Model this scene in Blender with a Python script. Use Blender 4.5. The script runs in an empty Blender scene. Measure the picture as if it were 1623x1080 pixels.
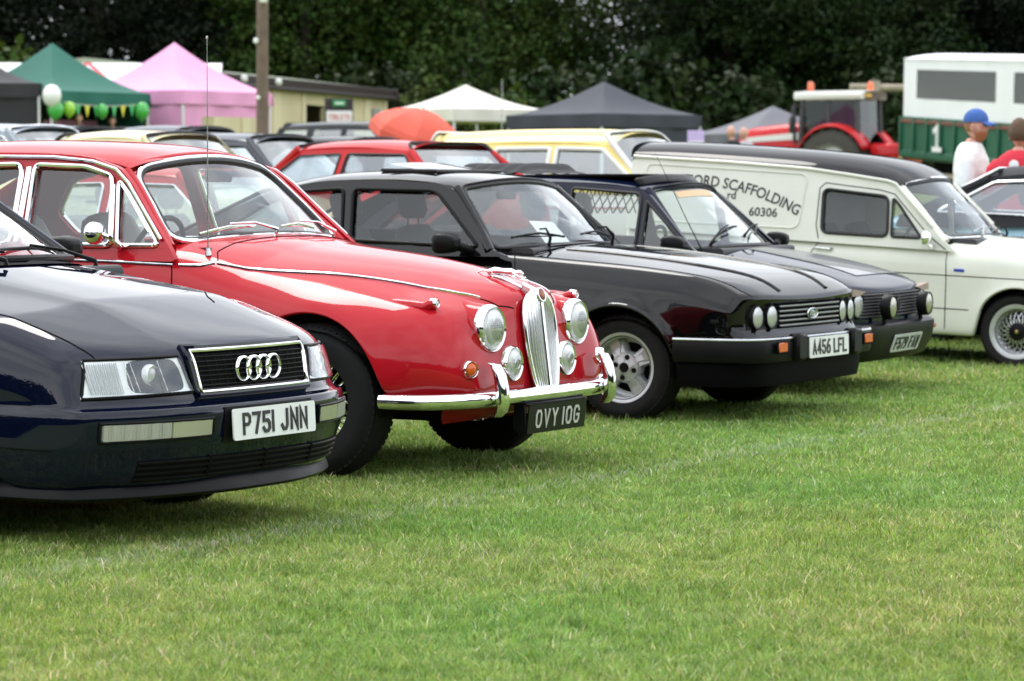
import bpy, bmesh, math, random
import numpy as np
from mathutils import Vector, Matrix, geometry
from mathutils.bvhtree import BVHTree
random.seed(7); rng = np.random.default_rng(11)
SC = bpy.context.scene
COL = SC.collection
PI = math.pi
R = math.radians

# ------------------------------------------------------------------ camera
cd = bpy.data.cameras.new('camera'); cam = bpy.data.objects.new('camera', cd); COL.objects.link(cam)
cam.location = (0, 0, 1.27)
cam.rotation_euler = (R(90 - 2.942), 0, 0)
cd.sensor_width = 36.0; cd.lens = 4865 / 1623 * 36.0
cd.clip_start = 0.1; cd.clip_end = 3000
cd.dof.use_dof = True; cd.dof.focus_distance = 11.8; cd.dof.aperture_fstop = 6.0
SC.camera = cam

# ------------------------------------------------------------------ sky, sun, exposure
SUN_EL, SUN_AZ = 58.0, 335.0           # azimuth clockwise from +Y (the view direction): sun behind the cars, a little left
W = bpy.data.worlds.new('World'); SC.world = W; W.use_nodes = True
nt = W.node_tree; nt.nodes.clear()
def N(t, kind, **kw):
    n = t.nodes.new(kind)
    for k, v in kw.items():
        if k in n.inputs: n.inputs[k].default_value = v
        else: setattr(n, k, v)
    return n
wo = N(nt, 'ShaderNodeOutputWorld'); bg = N(nt, 'ShaderNodeBackground'); bg.inputs['Strength'].default_value = 0.10
sky = N(nt, 'ShaderNodeTexSky'); sky.sky_type = 'NISHITA'; sky.sun_disc = False
sky.sun_elevation = R(SUN_EL); sky.sun_rotation = R(SUN_AZ); sky.dust_density = 2.0
tcw = N(nt, 'ShaderNodeTexCoord')
mpw = N(nt, 'ShaderNodeMapping'); mpw.inputs['Scale'].default_value = (1.0, 1.0, 2.6)
nzw = N(nt, 'ShaderNodeTexNoise'); nzw.inputs['Scale'].default_value = 2.2; nzw.inputs['Detail'].default_value = 6.0
crw = N(nt, 'ShaderNodeValToRGB')
crw.color_ramp.elements[0].position = 0.35; crw.color_ramp.elements[0].color = (10.5, 11.2, 12.4, 1)
crw.color_ramp.elements[1].position = 0.68; crw.color_ramp.elements[1].color = (19.5, 19.8, 20.0, 1)
mxw = N(nt, 'ShaderNodeMixRGB'); mxw.inputs[0].default_value = 0.86      # overcast: cloud covers most of the clear sky
nt.links.new(tcw.outputs['Generated'], mpw.inputs[0]); nt.links.new(mpw.outputs[0], nzw.inputs['Vector'])
nt.links.new(nzw.outputs['Fac'], crw.inputs[0])
nt.links.new(sky.outputs[0], mxw.inputs[1]); nt.links.new(crw.outputs[0], mxw.inputs[2])
nt.links.new(mxw.outputs[0], bg.inputs['Color']); nt.links.new(bg.outputs[0], wo.inputs['Surface'])

sl = bpy.data.lights.new('sun', 'SUN'); sun = bpy.data.objects.new('sun', sl); COL.objects.link(sun)
sl.energy = 1.1; sl.angle = R(22); sl.color = (1.0, 0.97, 0.92)
el, az = R(SUN_EL), R(SUN_AZ)
sd = Vector((math.sin(az) * math.cos(el), math.cos(az) * math.cos(el), math.sin(el)))
sun.rotation_euler = (-sd).to_track_quat('-Z', 'Y').to_euler()
sun.location = (0, 0, 30)
SC.view_settings.view_transform = 'Standard'; SC.view_settings.look = 'None'
SC.view_settings.exposure = 0.52; SC.view_settings.gamma = 1.0; SC.view_settings.use_curve_mapping = False
SC.render.engine = 'CYCLES'
SC.cycles.max_bounces = 10; SC.cycles.transparent_max_bounces = 24; SC.cycles.caustics_reflective = False; SC.cycles.caustics_refractive = False
SC.cycles.use_denoising = True

# ------------------------------------------------------------------ materials
MATS = {}
def mat(name, base=(.5, .5, .5), rough=.5, metal=0.0, coat=0.0, coat_rough=.03, spec=.5, noise=None, bump=None, emit=None, trans=0, sheen=0):
    if name in MATS: return MATS[name]
    m = bpy.data.materials.new(name); m.use_nodes = True; t = m.node_tree
    b = t.nodes['Principled BSDF']
    b.inputs['Base Color'].default_value = (*base, 1); b.inputs['Roughness'].default_value = rough
    b.inputs['Metallic'].default_value = metal; b.inputs['Coat Weight'].default_value = coat
    b.inputs['Coat Roughness'].default_value = coat_rough; b.inputs['Coat IOR'].default_value = 1.45; b.inputs['Specular IOR Level'].default_value = spec
    if trans: b.inputs['Transmission Weight'].default_value = trans
    tc = N(t, 'ShaderNodeTexCoord')
    if noise:                                   # (scale, amount): uneven colour and gloss
        sc_, am = noise
        nz = N(t, 'ShaderNodeTexNoise', Scale=sc_, Detail=5.0)
        t.links.new(tc.outputs['Object'], nz.inputs['Vector'])
        rp = N(t, 'ShaderNodeMapRange'); rp.inputs['To Min'].default_value = 1 - am; rp.inputs['To Max'].default_value = 1 + am
        rp.inputs['From Min'].default_value = .25; rp.inputs['From Max'].default_value = .75
        t.links.new(nz.outputs['Fac'], rp.inputs['Value'])
        mx = N(t, 'ShaderNodeMixRGB', blend_type='MULTIPLY'); mx.inputs[0].default_value = 1; mx.inputs[1].default_value = (*base, 1)
        t.links.new(rp.outputs[0], mx.inputs[2]); t.links.new(mx.outputs[0], b.inputs['Base Color'])
        r2 = N(t, 'ShaderNodeMapRange'); r2.inputs['To Min'].default_value = max(0, rough * (1 - am)); r2.inputs['To Max'].default_value = min(1, rough * (1 + am))
        t.links.new(nz.outputs['Fac'], r2.inputs['Value']); t.links.new(r2.outputs[0], b.inputs['Roughness'])
    if bump:                                    # (scale, strength, distance)
        nb = N(t, 'ShaderNodeTexNoise', Scale=bump[0], Detail=3.0); t.links.new(tc.outputs['Object'], nb.inputs['Vector'])
        bp = N(t, 'ShaderNodeBump'); bp.inputs['Strength'].default_value = bump[1]; bp.inputs['Distance'].default_value = bump[2]
        t.links.new(nb.outputs['Fac'], bp.inputs['Height']); t.links.new(bp.outputs[0], b.inputs['Normal'])
    MATS[name] = m
    return m
def paint(name, base, rough=.35, metal=0.0, spec=.5, crough=.02, coat=.62):
    return mat(name, base, .5, 0.0, coat, crough, 0.0, noise=(3.0, .06), bump=(7.0, .03, .004))
def glass_mat(name, tint, boost=1.0, ior=1.5, add=0.0):
    m = bpy.data.materials.new(name); m.use_nodes = True; t = m.node_tree; t.nodes.clear()
    o = N(t, 'ShaderNodeOutputMaterial'); mx = N(t, 'ShaderNodeMixShader'); tr = N(t, 'ShaderNodeBsdfTransparent'); g = N(t, 'ShaderNodeBsdfGlossy')
    tr.inputs['Color'].default_value = (*tint, 1); g.inputs['Roughness'].default_value = 0.02; g.inputs['Color'].default_value = (.95, .98, 1, 1)
    # Schlick reflectance, the same from either face of the single pane, both surfaces of the glass counted by boost
    geo = N(t, 'ShaderNodeNewGeometry'); dt = N(t, 'ShaderNodeVectorMath', operation='DOT_PRODUCT'); ab = N(t, 'ShaderNodeMath', operation='ABSOLUTE'); om = N(t, 'ShaderNodeMath', operation='SUBTRACT'); om.inputs[0].default_value = 1.0
    pw = N(t, 'ShaderNodeMath', operation='POWER'); pw.inputs[1].default_value = 5.0; f0 = ((ior - 1) / (ior + 1)) ** 2
    mm = N(t, 'ShaderNodeMath', operation='MULTIPLY_ADD'); mm.inputs[1].default_value = (1 - f0) * min(1.15, boost); mm.inputs[2].default_value = f0 * boost + add; mm.use_clamp = True
    t.links.new(geo.outputs['Normal'], dt.inputs[0]); t.links.new(geo.outputs['Incoming'], dt.inputs[1]); t.links.new(dt.outputs['Value'], ab.inputs[0]); t.links.new(ab.outputs[0], om.inputs[1]); t.links.new(om.outputs[0], pw.inputs[0]); t.links.new(pw.outputs[0], mm.inputs[0])
    t.links.new(mm.outputs[0], mx.inputs[0]); t.links.new(tr.outputs[0], mx.inputs[1]); t.links.new(g.outputs[0], mx.inputs[2]); t.links.new(mx.outputs[0], o.inputs['Surface'])
    MATS[name] = m
    return m
def lens_mat(name, base, scale=(0, 60, 0), metal=.55, rough=.12):
    m = mat(name, base, rough, metal, 1.0, .02)
    t = m.node_tree; b = t.nodes['Principled BSDF']
    tc = N(t, 'ShaderNodeTexCoord'); mp = N(t, 'ShaderNodeMapping'); mp.inputs['Scale'].default_value = scale
    w = N(t, 'ShaderNodeTexWave', Scale=1.0); w.bands_direction = 'DIAGONAL'
    bp = N(t, 'ShaderNodeBump'); bp.inputs['Strength'].default_value = .6; bp.inputs['Distance'].default_value = .01
    t.links.new(tc.outputs['Object'], mp.inputs[0]); t.links.new(mp.outputs[0], w.inputs['Vector']); t.links.new(w.outputs['Fac'], bp.inputs['Height']); t.links.new(bp.outputs[0], b.inputs['Normal'])
    return m
M_GLASS = glass_mat('window_glass', (.84, .89, .88), 1.7, add=.01)
M_GLASST = glass_mat('tinted_glass', (.60, .63, .64), 1.3, add=.0)
M_GLASSC = glass_mat('lamp_glass', (.96, .97, .97), 1.0)
M_CHROME = mat('chrome', (.86, .87, .88), .06, 1.0, noise=(9, .3))
M_GRILLE = mat('grille_chrome', (.80, .81, .82), .24, 1.0)
M_SLAT = mat('silver_slat', (.36, .37, .38), .35, .3)
M_STEEL = mat('brushed_alloy', (.52, .53, .54), .28, .9, noise=(14, .2))
M_ALLOY = mat('alloy_silver', (.50, .51, .52), .36, .4, noise=(14, .12))
M_BLACKP = mat('black_plastic', (.006, .006, .0065), .42, spec=.14, noise=(8, .25))
M_BLACKM = mat('black_matt', (.004, .004, .0045), .8, spec=.1)
M_RUBBER = mat('tyre_rubber', (.013, .0125, .013), .75, spec=.2, noise=(18, .3), bump=(60, .2, .004))
M_SEAL = mat('rubber_seal', (.01, .01, .01), .5)
M_PLATEW = mat('plate_white', (.80, .82, .82), .35, coat=.5)
M_PLATEB = mat('plate_black', (.006, .0065, .006), .35, coat=.15, spec=.2)
M_INK = mat('black_lettering', (.012, .012, .013), .45)
M_SILV = mat('silver_lettering', (.62, .63, .58), .4, .3)
M_AMBER = mat('amber_lens', (.66, .10, .008), .2, 0, .6)
M_REDL = mat('red_lens', (.5, .02, .015), .2, 0, 1.0)
M_LENS = lens_mat('headlamp_lens', (.82, .84, .85), (0, 130, 0), .55, .16)
M_LENSY = lens_mat('spot_lens', (.62, .60, .50), (0, 90, 0), .6, .2)
M_FOGL = lens_mat('indicator_lens', (.74, .75, .68), (0, 300, 0), .35, .2)
M_FOGL2 = lens_mat('fog_lens', (.66, .66, .50), (0, 300, 0), .35, .2)
M_REFL = mat('reflector', (.80, .81, .82), .16, 1.0, bump=(30, .3, .004))
M_SEATG = mat('grey_cloth', (.16, .16, .17), .9, bump=(120, .3, .003))
M_SEATB = mat('black_cloth', (.025, .025, .028), .85, bump=(120, .3, .003))
M_SEATT = mat('grey_leather', (.30, .28, .27), .5, bump=(40, .3, .004))
M_DASH = mat('dash_plastic', (.03, .03, .032), .6)
M_PAPER = mat('white_paper', (.82, .82, .80), .7)

# ------------------------------------------------------------------ mesh helpers
def pch(pts):
    """monotone cubic through (x, v) points"""
    pts = sorted(pts); x = np.array([p[0] for p in pts], float); y = np.array([p[1] for p in pts], float)
    if len(x) == 1: return lambda q: float(y[0])
    h = np.diff(x); d = np.diff(y) / h; m = np.zeros(len(x))
    m[0], m[-1] = d[0], d[-1]
    for i in range(1, len(x) - 1):
        if d[i - 1] * d[i] > 0:
            w1, w2 = 2 * h[i] + h[i - 1], h[i] + 2 * h[i - 1]
            m[i] = (w1 + w2) / (w1 / d[i - 1] + w2 / d[i])
    def f(q):
        if q <= x[0]: return float(y[0] + m[0] * 0)
        if q >= x[-1]: return float(y[-1])
        i = int(np.searchsorted(x, q) - 1); i = max(0, min(i, len(h) - 1)); t = (q - x[i]) / h[i]
        return float((2*t**3 - 3*t**2 + 1) * y[i] + (t**3 - 2*t**2 + t) * h[i] * m[i] + (-2*t**3 + 3*t**2) * y[i+1] + (t**3 - t**2) * h[i] * m[i+1])
    return f
def smooth01(t): t = max(0., min(1., t)); return t * t * (3 - 2 * t)
def smooth_path(pts, n=8, closed=False):
    P = [Vector(p) for p in pts]; out = []; L = len(P)
    for i in range(L if closed else L - 1):
        p0 = P[(i - 1) % L] if (closed or i > 0) else P[0] * 2 - P[1]
        p1 = P[i]; p2 = P[(i + 1) % L]; p3 = P[(i + 2) % L] if (closed or i + 2 < L) else P[-1] * 2 - P[-2]
        for k in range(n):
            t = k / n
            out.append(.5 * ((2 * p1) + (p2 - p0) * t + (2 * p0 - 5 * p1 + 4 * p2 - p3) * t * t + (3 * p1 - p0 - 3 * p2 + p3) * t ** 3))
    if not closed: out.append(P[-1].copy())
    return out
def roundpoly(pts, r=.04, n=5):
    """2-D polygon with rounded corners; a point may carry its own radius as a third value"""
    out = []; L = len(pts)
    for i in range(L):
        p = Vector(pts[i][:2]); a = Vector(pts[i - 1][:2]); b = Vector(pts[(i + 1) % L][:2])
        rr = pts[i][2] if len(pts[i]) > 2 else r
        da, db = (a - p), (b - p); la, lb = da.length, db.length
        k = min(rr, la * .48, lb * .48)
        if k < 1e-4: out.append((p.x, p.y)); continue
        s = p + da / la * k; e = p + db / lb * k
        for q in range(n + 1):
            t = q / n; v = s * (1 - t) ** 2 + p * 2 * t * (1 - t) + e * t * t
            out.append((v.x, v.y))
    return out
def densify(poly, step=.08):
    out = []; L = len(poly)
    for i in range(L):
        a = Vector(poly[i]); b = Vector(poly[(i + 1) % L]); n = max(1, int((b - a).length / step))
        for k in range(n): v = a.lerp(b, k / n); out.append((v.x, v.y))
    return out
class MB:
    def __init__(s): s.v = []; s.f = []
    def add(s, v, f):
        o = len(s.v); s.v += [tuple(p) for p in v]; s.f += [tuple(i + o for i in q) for q in f]
        return s
    def box(s, c, d, ch=0.0, rot=None):
        hx, hy, hz = d[0] / 2, d[1] / 2, d[2] / 2
        if ch <= 0:
            v = [(x, y, z) for x in (-hx, hx) for y in (-hy, hy) for z in (-hz, hz)]
            f = [(0, 1, 3, 2), (4, 6, 7, 5), (0, 4, 5, 1), (2, 3, 7, 6), (0, 2, 6, 4), (1, 5, 7, 3)]
        else:
            ch = min(ch, hx * .9, hy * .9, hz * .9); v = []; f = []; idx = {}
            for sx in (-1, 1):
                for sy in (-1, 1):
                    for sz in (-1, 1):
                        for a in range(3):
                            p = [sx * (hx - (ch if a != 0 else 0)), sy * (hy - (ch if a != 1 else 0)), sz * (hz - (ch if a != 2 else 0))]
                            idx[(sx, sy, sz, a)] = len(v); v.append(tuple(p))
            for a in range(3):
                b, c2 = (a + 1) % 3, (a + 2) % 3
                for sg in (-1, 1):
                    q = []
                    for (u, w) in ((-1, -1), (1, -1), (1, 1), (-1, 1)):
                        k = [0, 0, 0]; k[a] = sg; k[b] = u; k[c2] = w; q.append(idx[(*k, a)])
                    f.append(tuple(q if sg > 0 else q[::-1]))
            for a in range(3):
                b, c2 = (a + 1) % 3, (a + 2) % 3
                for u in (-1, 1):
                    for w in (-1, 1):
                        k1 = [0, 0, 0]; k1[a] = -1; k1[b] = u; k1[c2] = w; k2 = list(k1); k2[a] = 1
                        q = (idx[(*k1, b)], idx[(*k2, b)], idx[(*k2, c2)], idx[(*k1, c2)])
                        f.append(q if u * w > 0 else q[::-1])
            for sx in (-1, 1):
                for sy in (-1, 1):
                    for sz in (-1, 1):
                        q = tuple(idx[(sx, sy, sz, a)] for a in range(3)); f.append(q if sx * sy * sz > 0 else q[::-1])
        Mx = rot.to_matrix() if rot is not None and hasattr(rot, 'to_matrix') else rot
        out = []
        for p in v:
            p = Vector(p)
            if Mx is not None: p = Mx @ p
            out.append(tuple(p + Vector(c)))
        return s.add(out, f)
    def tube(s, pts, r, n=8, closed=False, caps=True, flat=None, up=None):
        pts = [p for p in pts if p is not None]
        P = [Vector(p) for p in pts]; L = len(P); rs = r if isinstance(r, (list, tuple)) else [r] * L
        T = []
        for i in range(L):
            a = P[i - 1] if (i > 0 or closed) else P[i]; b = P[(i + 1) % L] if (i < L - 1 or closed) else P[i]
            d = (b - a); T.append(d.normalized() if d.length > 1e-9 else Vector((0, 0, 1)))
        u = Vector(up) if up is not None else (Vector((0, 0, 1)) if abs(T[0].z) < .9 else Vector((1, 0, 0)))
        v = []; f = []
        for i in range(L):
            if up is not None: u = Vector(up)
            u = (u - T[i] * u.dot(T[i])); u = u.normalized() if u.length > 1e-6 else T[i].orthogonal().normalized()
            w = T[i].cross(u)
            for k in range(n):
                a = 2 * PI * k / n; fl = flat if flat is not None else 1.0
                v.append(tuple(P[i] + u * (math.cos(a) * rs[i]) + w * (math.sin(a) * rs[i] * fl)))
        for i in range(L if closed else L - 1):
            j = (i + 1) % L
            for k in range(n): f.append((i * n + k, i * n + (k + 1) % n, j * n + (k + 1) % n, j * n + k))
        if caps and not closed:
            f.append(tuple(range(n))[::-1]); f.append(tuple((L - 1) * n + k for k in range(n)))
        return s.add(v, f)
    def lathe(s, prof, c=(0, 0, 0), axis='x', n=32, a0=0, a1=2 * PI):
        """prof: (radius, height along axis)"""
        full = abs(a1 - a0 - 2 * PI) < 1e-6; m = n if full else n + 1; v = []; f = []; c = Vector(c)
        for (r, h) in prof:
            for k in range(m):
                a = a0 + (a1 - a0) * k / n; p, q = r * math.cos(a), r * math.sin(a)
                v.append(tuple(c + Vector((h, p, q) if axis == 'x' else (q, h, p) if axis == 'y' else (p, q, h))))
        for i in range(len(prof) - 1):
            for k in range(n):
                k2 = (k + 1) % m if full else k + 1
                f.append((i * m + k, i * m + k2, (i + 1) * m + k2, (i + 1) * m + k))
        return s.add(v, f)
    def fan(s, outline):
        n = len(outline); c = sum((Vector(p) for p in outline), Vector()) / n
        return s.add(list(outline) + [tuple(c)], [(i, (i + 1) % n, n) for i in range(n)])
    def grid(s, P, closed=False):
        a, b = len(P), len(P[0])
        f = []
        for i in range(a - 1):
            for j in range(b if closed else b - 1):
                j2 = (j + 1) % b; f.append((i * b + j, (i + 1) * b + j, (i + 1) * b + j2, i * b + j2))
        return s.add([p for r_ in P for p in r_], f)
    def prism(s, poly, d0, d1, axis='y'):
        """polygon in the plane across axis: y -> (x, z), x -> (y, z), z -> (x, y)"""
        g = {'y': lambda p, d: (p[0], d, p[1]), 'x': lambda p, d: (d, p[0], p[1]), 'z': lambda p, d: (p[0], p[1], d)}[axis]
        n = len(poly); v = [g(p, d0) for p in poly] + [g(p, d1) for p in poly]
        f = [tuple(range(n)), tuple(range(2 * n - 1, n - 1, -1))] + [(i, i + n, (i + 1) % n + n, (i + 1) % n) for i in range(n)]
        return s.add(v, f)
    def ribbon(s, pts, w, t0, t1, fr, closed=False):
        """mitred flat stroke; fr(u, v, t) -> 3-D point"""
        P = [Vector(p) for p in pts]; L = len(P); le = []; ri = []
        for i in range(L):
            a = P[i - 1] if (i > 0 or closed) else None; b = P[(i + 1) % L] if (i < L - 1 or closed) else None
            d1 = (P[i] - a).normalized() if a is not None else (b - P[i]).normalized(); d2 = (b - P[i]).normalized() if b is not None else d1
            n1 = Vector((-d1.y, d1.x)); n2 = Vector((-d2.y, d2.x)); m = (n1 + n2)
            m = m.normalized() if m.length > 1e-3 else n1
            k = w / 2 / max(.45, m.dot(n1)); le.append(P[i] + m * k); ri.append(P[i] - m * k)
        v = []; f = []
        for i in range(L):
            for (q, t) in ((le[i], t1), (ri[i], t1), (ri[i], t0), (le[i], t0)): v.append(fr(q.x, q.y, t))
        for i in range(L if closed else L - 1):
            j = (i + 1) % L
            for k in range(4): f.append((i * 4 + k, i * 4 + (k + 1) % 4, j * 4 + (k + 1) % 4, j * 4 + k))
        if not closed: f.append((3, 2, 1, 0)); f.append(tuple((L - 1) * 4 + k for k in range(4)))
        return s.add(v, f)
    def build(s, name, m=None, parent=None, smooth=38, loc=None):
        me = bpy.data.meshes.new(name); me.from_pydata(s.v, [], s.f)
        bm = bmesh.new(); bm.from_mesh(me); bmesh.ops.recalc_face_normals(bm, faces=bm.faces); bm.to_mesh(me); bm.free()
        return link(name, me, m, parent, smooth, loc)
def link(name, me, m=None, parent=None, smooth=38, loc=None):
    if m is not None and not me.materials: me.materials.append(m)
    if smooth and len(me.polygons):
        me.shade_smooth()
        if smooth < 180: me.set_sharp_from_angle(angle=R(smooth))
    o = bpy.data.objects.new(name, me); COL.objects.link(o)
    if parent is not None: o.parent = parent
    if loc is not None: o.location = loc
    return o
def inst(name, me, parent=None, loc=(0, 0, 0), rot=(0, 0, 0), sc=(1, 1, 1)):
    o = bpy.data.objects.new(name, me); COL.objects.link(o); o.parent = parent; o.location = loc; o.rotation_euler = rot; o.scale = sc
    return o
def tag(o, label=None, cat=None, group=None, kind=None):
    if label: o['label'] = label
    if cat: o['category'] = cat
    if group: o['group'] = group
    if kind: o['kind'] = kind
    return o
def thing(name, label, cat, loc=(0, 0, 0), yaw=0, group=None, pitch=0):
    o = bpy.data.objects.new(name, None); COL.objects.link(o); o.location = loc; o.rotation_euler = (0, R(pitch), R(yaw)); o.empty_display_size = .2
    return tag(o, label, cat, group)
def copy_tree(o, parent=None):
    c = o.copy(); COL.objects.link(c)
    if parent is not None: c.parent = parent
    for ch in list(o.children): copy_tree(ch, c)
    return c
class Surf:
    """ray casts onto a finished body shell, in the car's own space"""
    def __init__(s, o):
        bpy.context.view_layer.update(); dg = bpy.context.evaluated_depsgraph_get()
        s.t = BVHTree.FromObject(o, dg)
    def side(s, x, z, sg=-1, d=0.0):
        h = s.t.ray_cast(Vector((x, sg * 3, z)), Vector((0, -sg, 0)))
        return (Vector((x, h[0].y + sg * d, z))) if h[0] else Vector((x, sg * .8, z))
    def front(s, y, z, d=0.0):
        h = s.t.ray_cast(Vector((4, y, z)), Vector((-1, 0, 0)))
        return Vector((h[0].x + d, y, z)) if h[0] else Vector((.7, y, z))
    def topz(s, x, y, d=0.0):
        p = s.top(x, y, d)
        return p if p is not None else Vector((x, y, .9 + d))
    def top(s, x, y, d=0.0):
        h = s.t.ray_cast(Vector((x, y, 4)), Vector((0, 0, -1)))
        return Vector((x, y, h[0].z + d)) if h[0] else None
def cage_obj(name, V, F, m, parent, level=2, crease=None, mirror=True, merge=True):
    me = bpy.data.meshes.new(name)
    bm = bmesh.new(); bv = [bm.verts.new(p) for p in V]
    for f in F:
        try: bm.faces.new([bv[i] for i in f])
        except ValueError: pass
    if merge: bmesh.ops.remove_doubles(bm, verts=bm.verts, dist=2e-4)
    if mirror:
        for v in bm.verts:
            if abs(v.co.y) < 1e-3: v.co.y = 0
    bmesh.ops.recalc_face_normals(bm, faces=bm.faces)
    if crease:
        cl = bm.edges.layers.float.new('crease_edge')
        for e in bm.edges:
            c = crease(e.verts[0].co, e.verts[1].co)
            if c: e[cl] = c
    bm.to_mesh(me); bm.free()
    o = link(name, me, m, parent, 180)
    if mirror:
        md = o.modifiers.new('mirror', 'MIRROR'); md.use_axis = (False, True, False); md.use_clip = True; md.merge_threshold = .001
    if level:
        md = o.modifiers.new('subdivision', 'SUBSURF'); md.levels = level; md.render_levels = level
    return o
# ------------------------------------------------------------------ car building kit
def lower_body(S, m, root, level=2):
    Wf, sec, sh = pch(S['W']), pch(S['sec']), pch(S.get('sh', [(0, .03), (.04, .006), (.1, 0)]))
    Nf, bow, crown = pch(S['N']), pch(S['bow']), pch(S['crown'])
    Rf = pch(S.get('rear', [(0, S['xs'][0])])); arches = S['arches']; sill = pch(S['sill'])
    rows = [pch(r[0]) for r in S['rows']]; zcs = [S['sillc']] + [r[1] for r in S['rows']]; K = len(rows)
    def arch(x):
        z = -1
        for xc, r, zc in arches:
            if abs(x - xc) < r: z = max(z, zc + math.sqrt(r * r - (x - xc) ** 2) * S.get('archh', 1.0))
        return z
    def zs_at(x):
        out = [max(sill(x), arch(x))]
        for rf in rows: out.append(max(rf(x), out[-1] + .014))
        return out
    flare = S.get('flare', .0)
    def yat(x, z):
        y = Wf(x) - sec(z) - sh(max(0, rows[-1](x) - z))
        if flare:
            for xc, r, zc in arches:
                d = math.hypot(x - xc, z - zc) - r
                if z > zc - .12: y += flare * math.exp(-(max(0, d) / .045) ** 2)
        return y
    cmin = min(Nf(z) - bow(1.0) for z in (zcs[0], zcs[K // 2], zcs[K]))
    xs = set(round(x, 3) for x in S['xs'])
    for xc, r, zc in arches:
        for q in (-1.06, -1.0, -.965, -.87, -.7, -.48, -.24, 0, .24, .48, .7, .87, .965, 1.0, 1.06): xs.add(round(xc + q * r, 3))
    xs = sorted(x for x in xs if x < cmin - .025)
    keep = [xs[0]]
    for x in xs[1:]:
        if x - keep[-1] > .014: keep.append(x)
    xs = keep; n = len(xs); ys = S.get('ys', [1, .93, .8, .62, .42, .2, 0]); J = len(ys)
    side = [[None] * (K + 1) for _ in range(n + 1)]; front = [[None] * (K + 1) for _ in range(J)]
    for i, x in enumerate(xs):
        for k, z in enumerate(zs_at(x)): side[i][k] = (x if i else Rf(z), yat(x, z), z)
    cz = []
    for k in range(K + 1):
        xc = Nf(zcs[k]) - bow(1.0)
        for _ in range(4):
            zc_ = (sill(xc) if k == 0 else rows[k - 1](xc)); xc = Nf(zc_) - bow(1.0)
        cz.append((xc, zc_)); side[n][k] = (xc, yat(xc, zc_), zc_)
    for k in range(K + 1):
        for j, yf in enumerate(ys):
            z = zcs[k] + (cz[k][1] - zcs[k]) * yf ** 2
            front[j][k] = (Nf(z) - bow(yf), yf * side[n][k][1], z) if j else side[n][k]
    V = []; F = []
    def quadgrid(G, skip=None):
        a, b = len(G), len(G[0]); o = len(V)
        for r_ in G: V.extend(r_)
        for i in range(a - 1):
            for j in range(b - 1):
                if skip and skip(i, j): continue
                F.append((o + i * b + j, o + (i + 1) * b + j, o + (i + 1) * b + j + 1, o + i * b + j + 1))
    fl = .05
    quadgrid([[(p[0][0], max(.05, p[0][1] - fl), p[0][2])] + p for p in side])
    quadgrid([[(p[0][0] - fl, p[0][1] - (fl if j == 0 else 0), p[0][2])] + p for j, p in enumerate(front)])
    # top: from the shoulder in to the centre line
    xr, xf = S['open']; wb = S.get('cowl', 0.0)
    top = []; zcf = pch(S['zc']) if 'zc' in S else None
    xcK = cz[K][0]; h0 = xcK - .55
    for i in range(n + 1):
        p = side[i][K]; row = []
        for j, yf in enumerate(ys):
            if j == 0: row.append(p); continue
            if i == n: row.append(front[j][K]); continue
            f = smooth01((p[0] - h0) / .55)
            xa = p[0] + (Nf(front[j][K][2]) - bow(yf) - xcK) * f; e = yf ** S.get('crownp', 2.0)
            rz_ = S.get('ridge', 0) * smooth01((.50 - yf * p[1]) / .09) * smooth01((S['zc'][-1][0] + .02 - xa) / .1) if 'ridge' in S else 0
            row.append((xa, yf * p[1], rz_ + p[2] * e + zcf(xa) * (1 - e) if zcf else p[2] + crown(p[0]) * (1 - e)))
        top.append(row)
    def skip(i, j):
        x = (top[i][j][0] + top[i + 1][j + 1][0]) / 2; yf = (ys[j] + ys[j + 1]) / 2
        return xr < x < xf - wb * yf * yf
    quadgrid(top, skip)
    quadgrid([[(Rf(side[0][k][2]), yf * side[0][k][1], side[0][k][2] + (crown(xs[0]) * (1 - yf ** 2) if k == K else 0)) for k in range(K + 1)] for yf in ys])
    cr = S.get('creases', {}); lines = []
    for k, w in cr.items():
        lines.append((set((round(p[k][0], 3), round(p[k][1], 3), round(p[k][2], 3)) for p in side + front), w))
    if 'cc' in S: lines.append((set((round(q[0], 3), round(q[1], 3), round(q[2], 3)) for q in side[n]), S['cc']))
    key = lambda c: (round(c.x, 3), round(c.y, 3), round(c.z, 3))
    def crease(a, b):
        for st, w in lines:
            if key(a) in st and key(b) in st: return w
        return 0
    return cage_obj('body', V, F, m, root, level, crease)

def lift_panel(name, outer, holes, yf, sg, m, parent, th=.028, step=.09):
    """flat outline with openings in side view, bent onto the side surface y = yf(x, z)"""
    outer = densify(outer, step); hs = [densify(h, step) for h in holes]
    polys = [[Vector((p[0], p[1], 0)) for p in q] for q in [outer] + hs]
    tri = geometry.tessellate_polygon(polys); flat = [p for q in polys for p in q]
    mb = MB(); nv = len(flat)
    mb.v = [(p.x, sg * yf(p.x, p.y), p.y) for p in flat] + [(p.x, sg * (yf(p.x, p.y) - th), p.y) for p in flat]
    mb.f = [tuple(t) for t in tri] + [tuple(i + nv for i in t[::-1]) for t in tri]
    o = 0
    for q in polys:
        L = len(q)
        for i in range(L): a, b = o + i, o + (i + 1) % L; mb.f.append((a, b, b + nv, a + nv))
        o += L
    return mb.build(name, m, parent, 30)
def lift_glass(name, poly, yf, sg, m, parent, d=.014):
    poly = densify(poly, .08); c = Vector((sum(p[0] for p in poly) / len(poly), sum(p[1] for p in poly) / len(poly)))
    rings = []
    for t in (1.0, .7, .35): rings.append([(c.x + (p[0] - c.x) * t, sg * (yf(c.x + (p[0] - c.x) * t, c.y + (p[1] - c.y) * t) - d), c.y + (p[1] - c.y) * t) for p in poly])
    mb = MB(); mb.grid(rings, closed=True); mb.fan(rings[-1])
    return mb.build(name, m, parent, 180)
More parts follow.
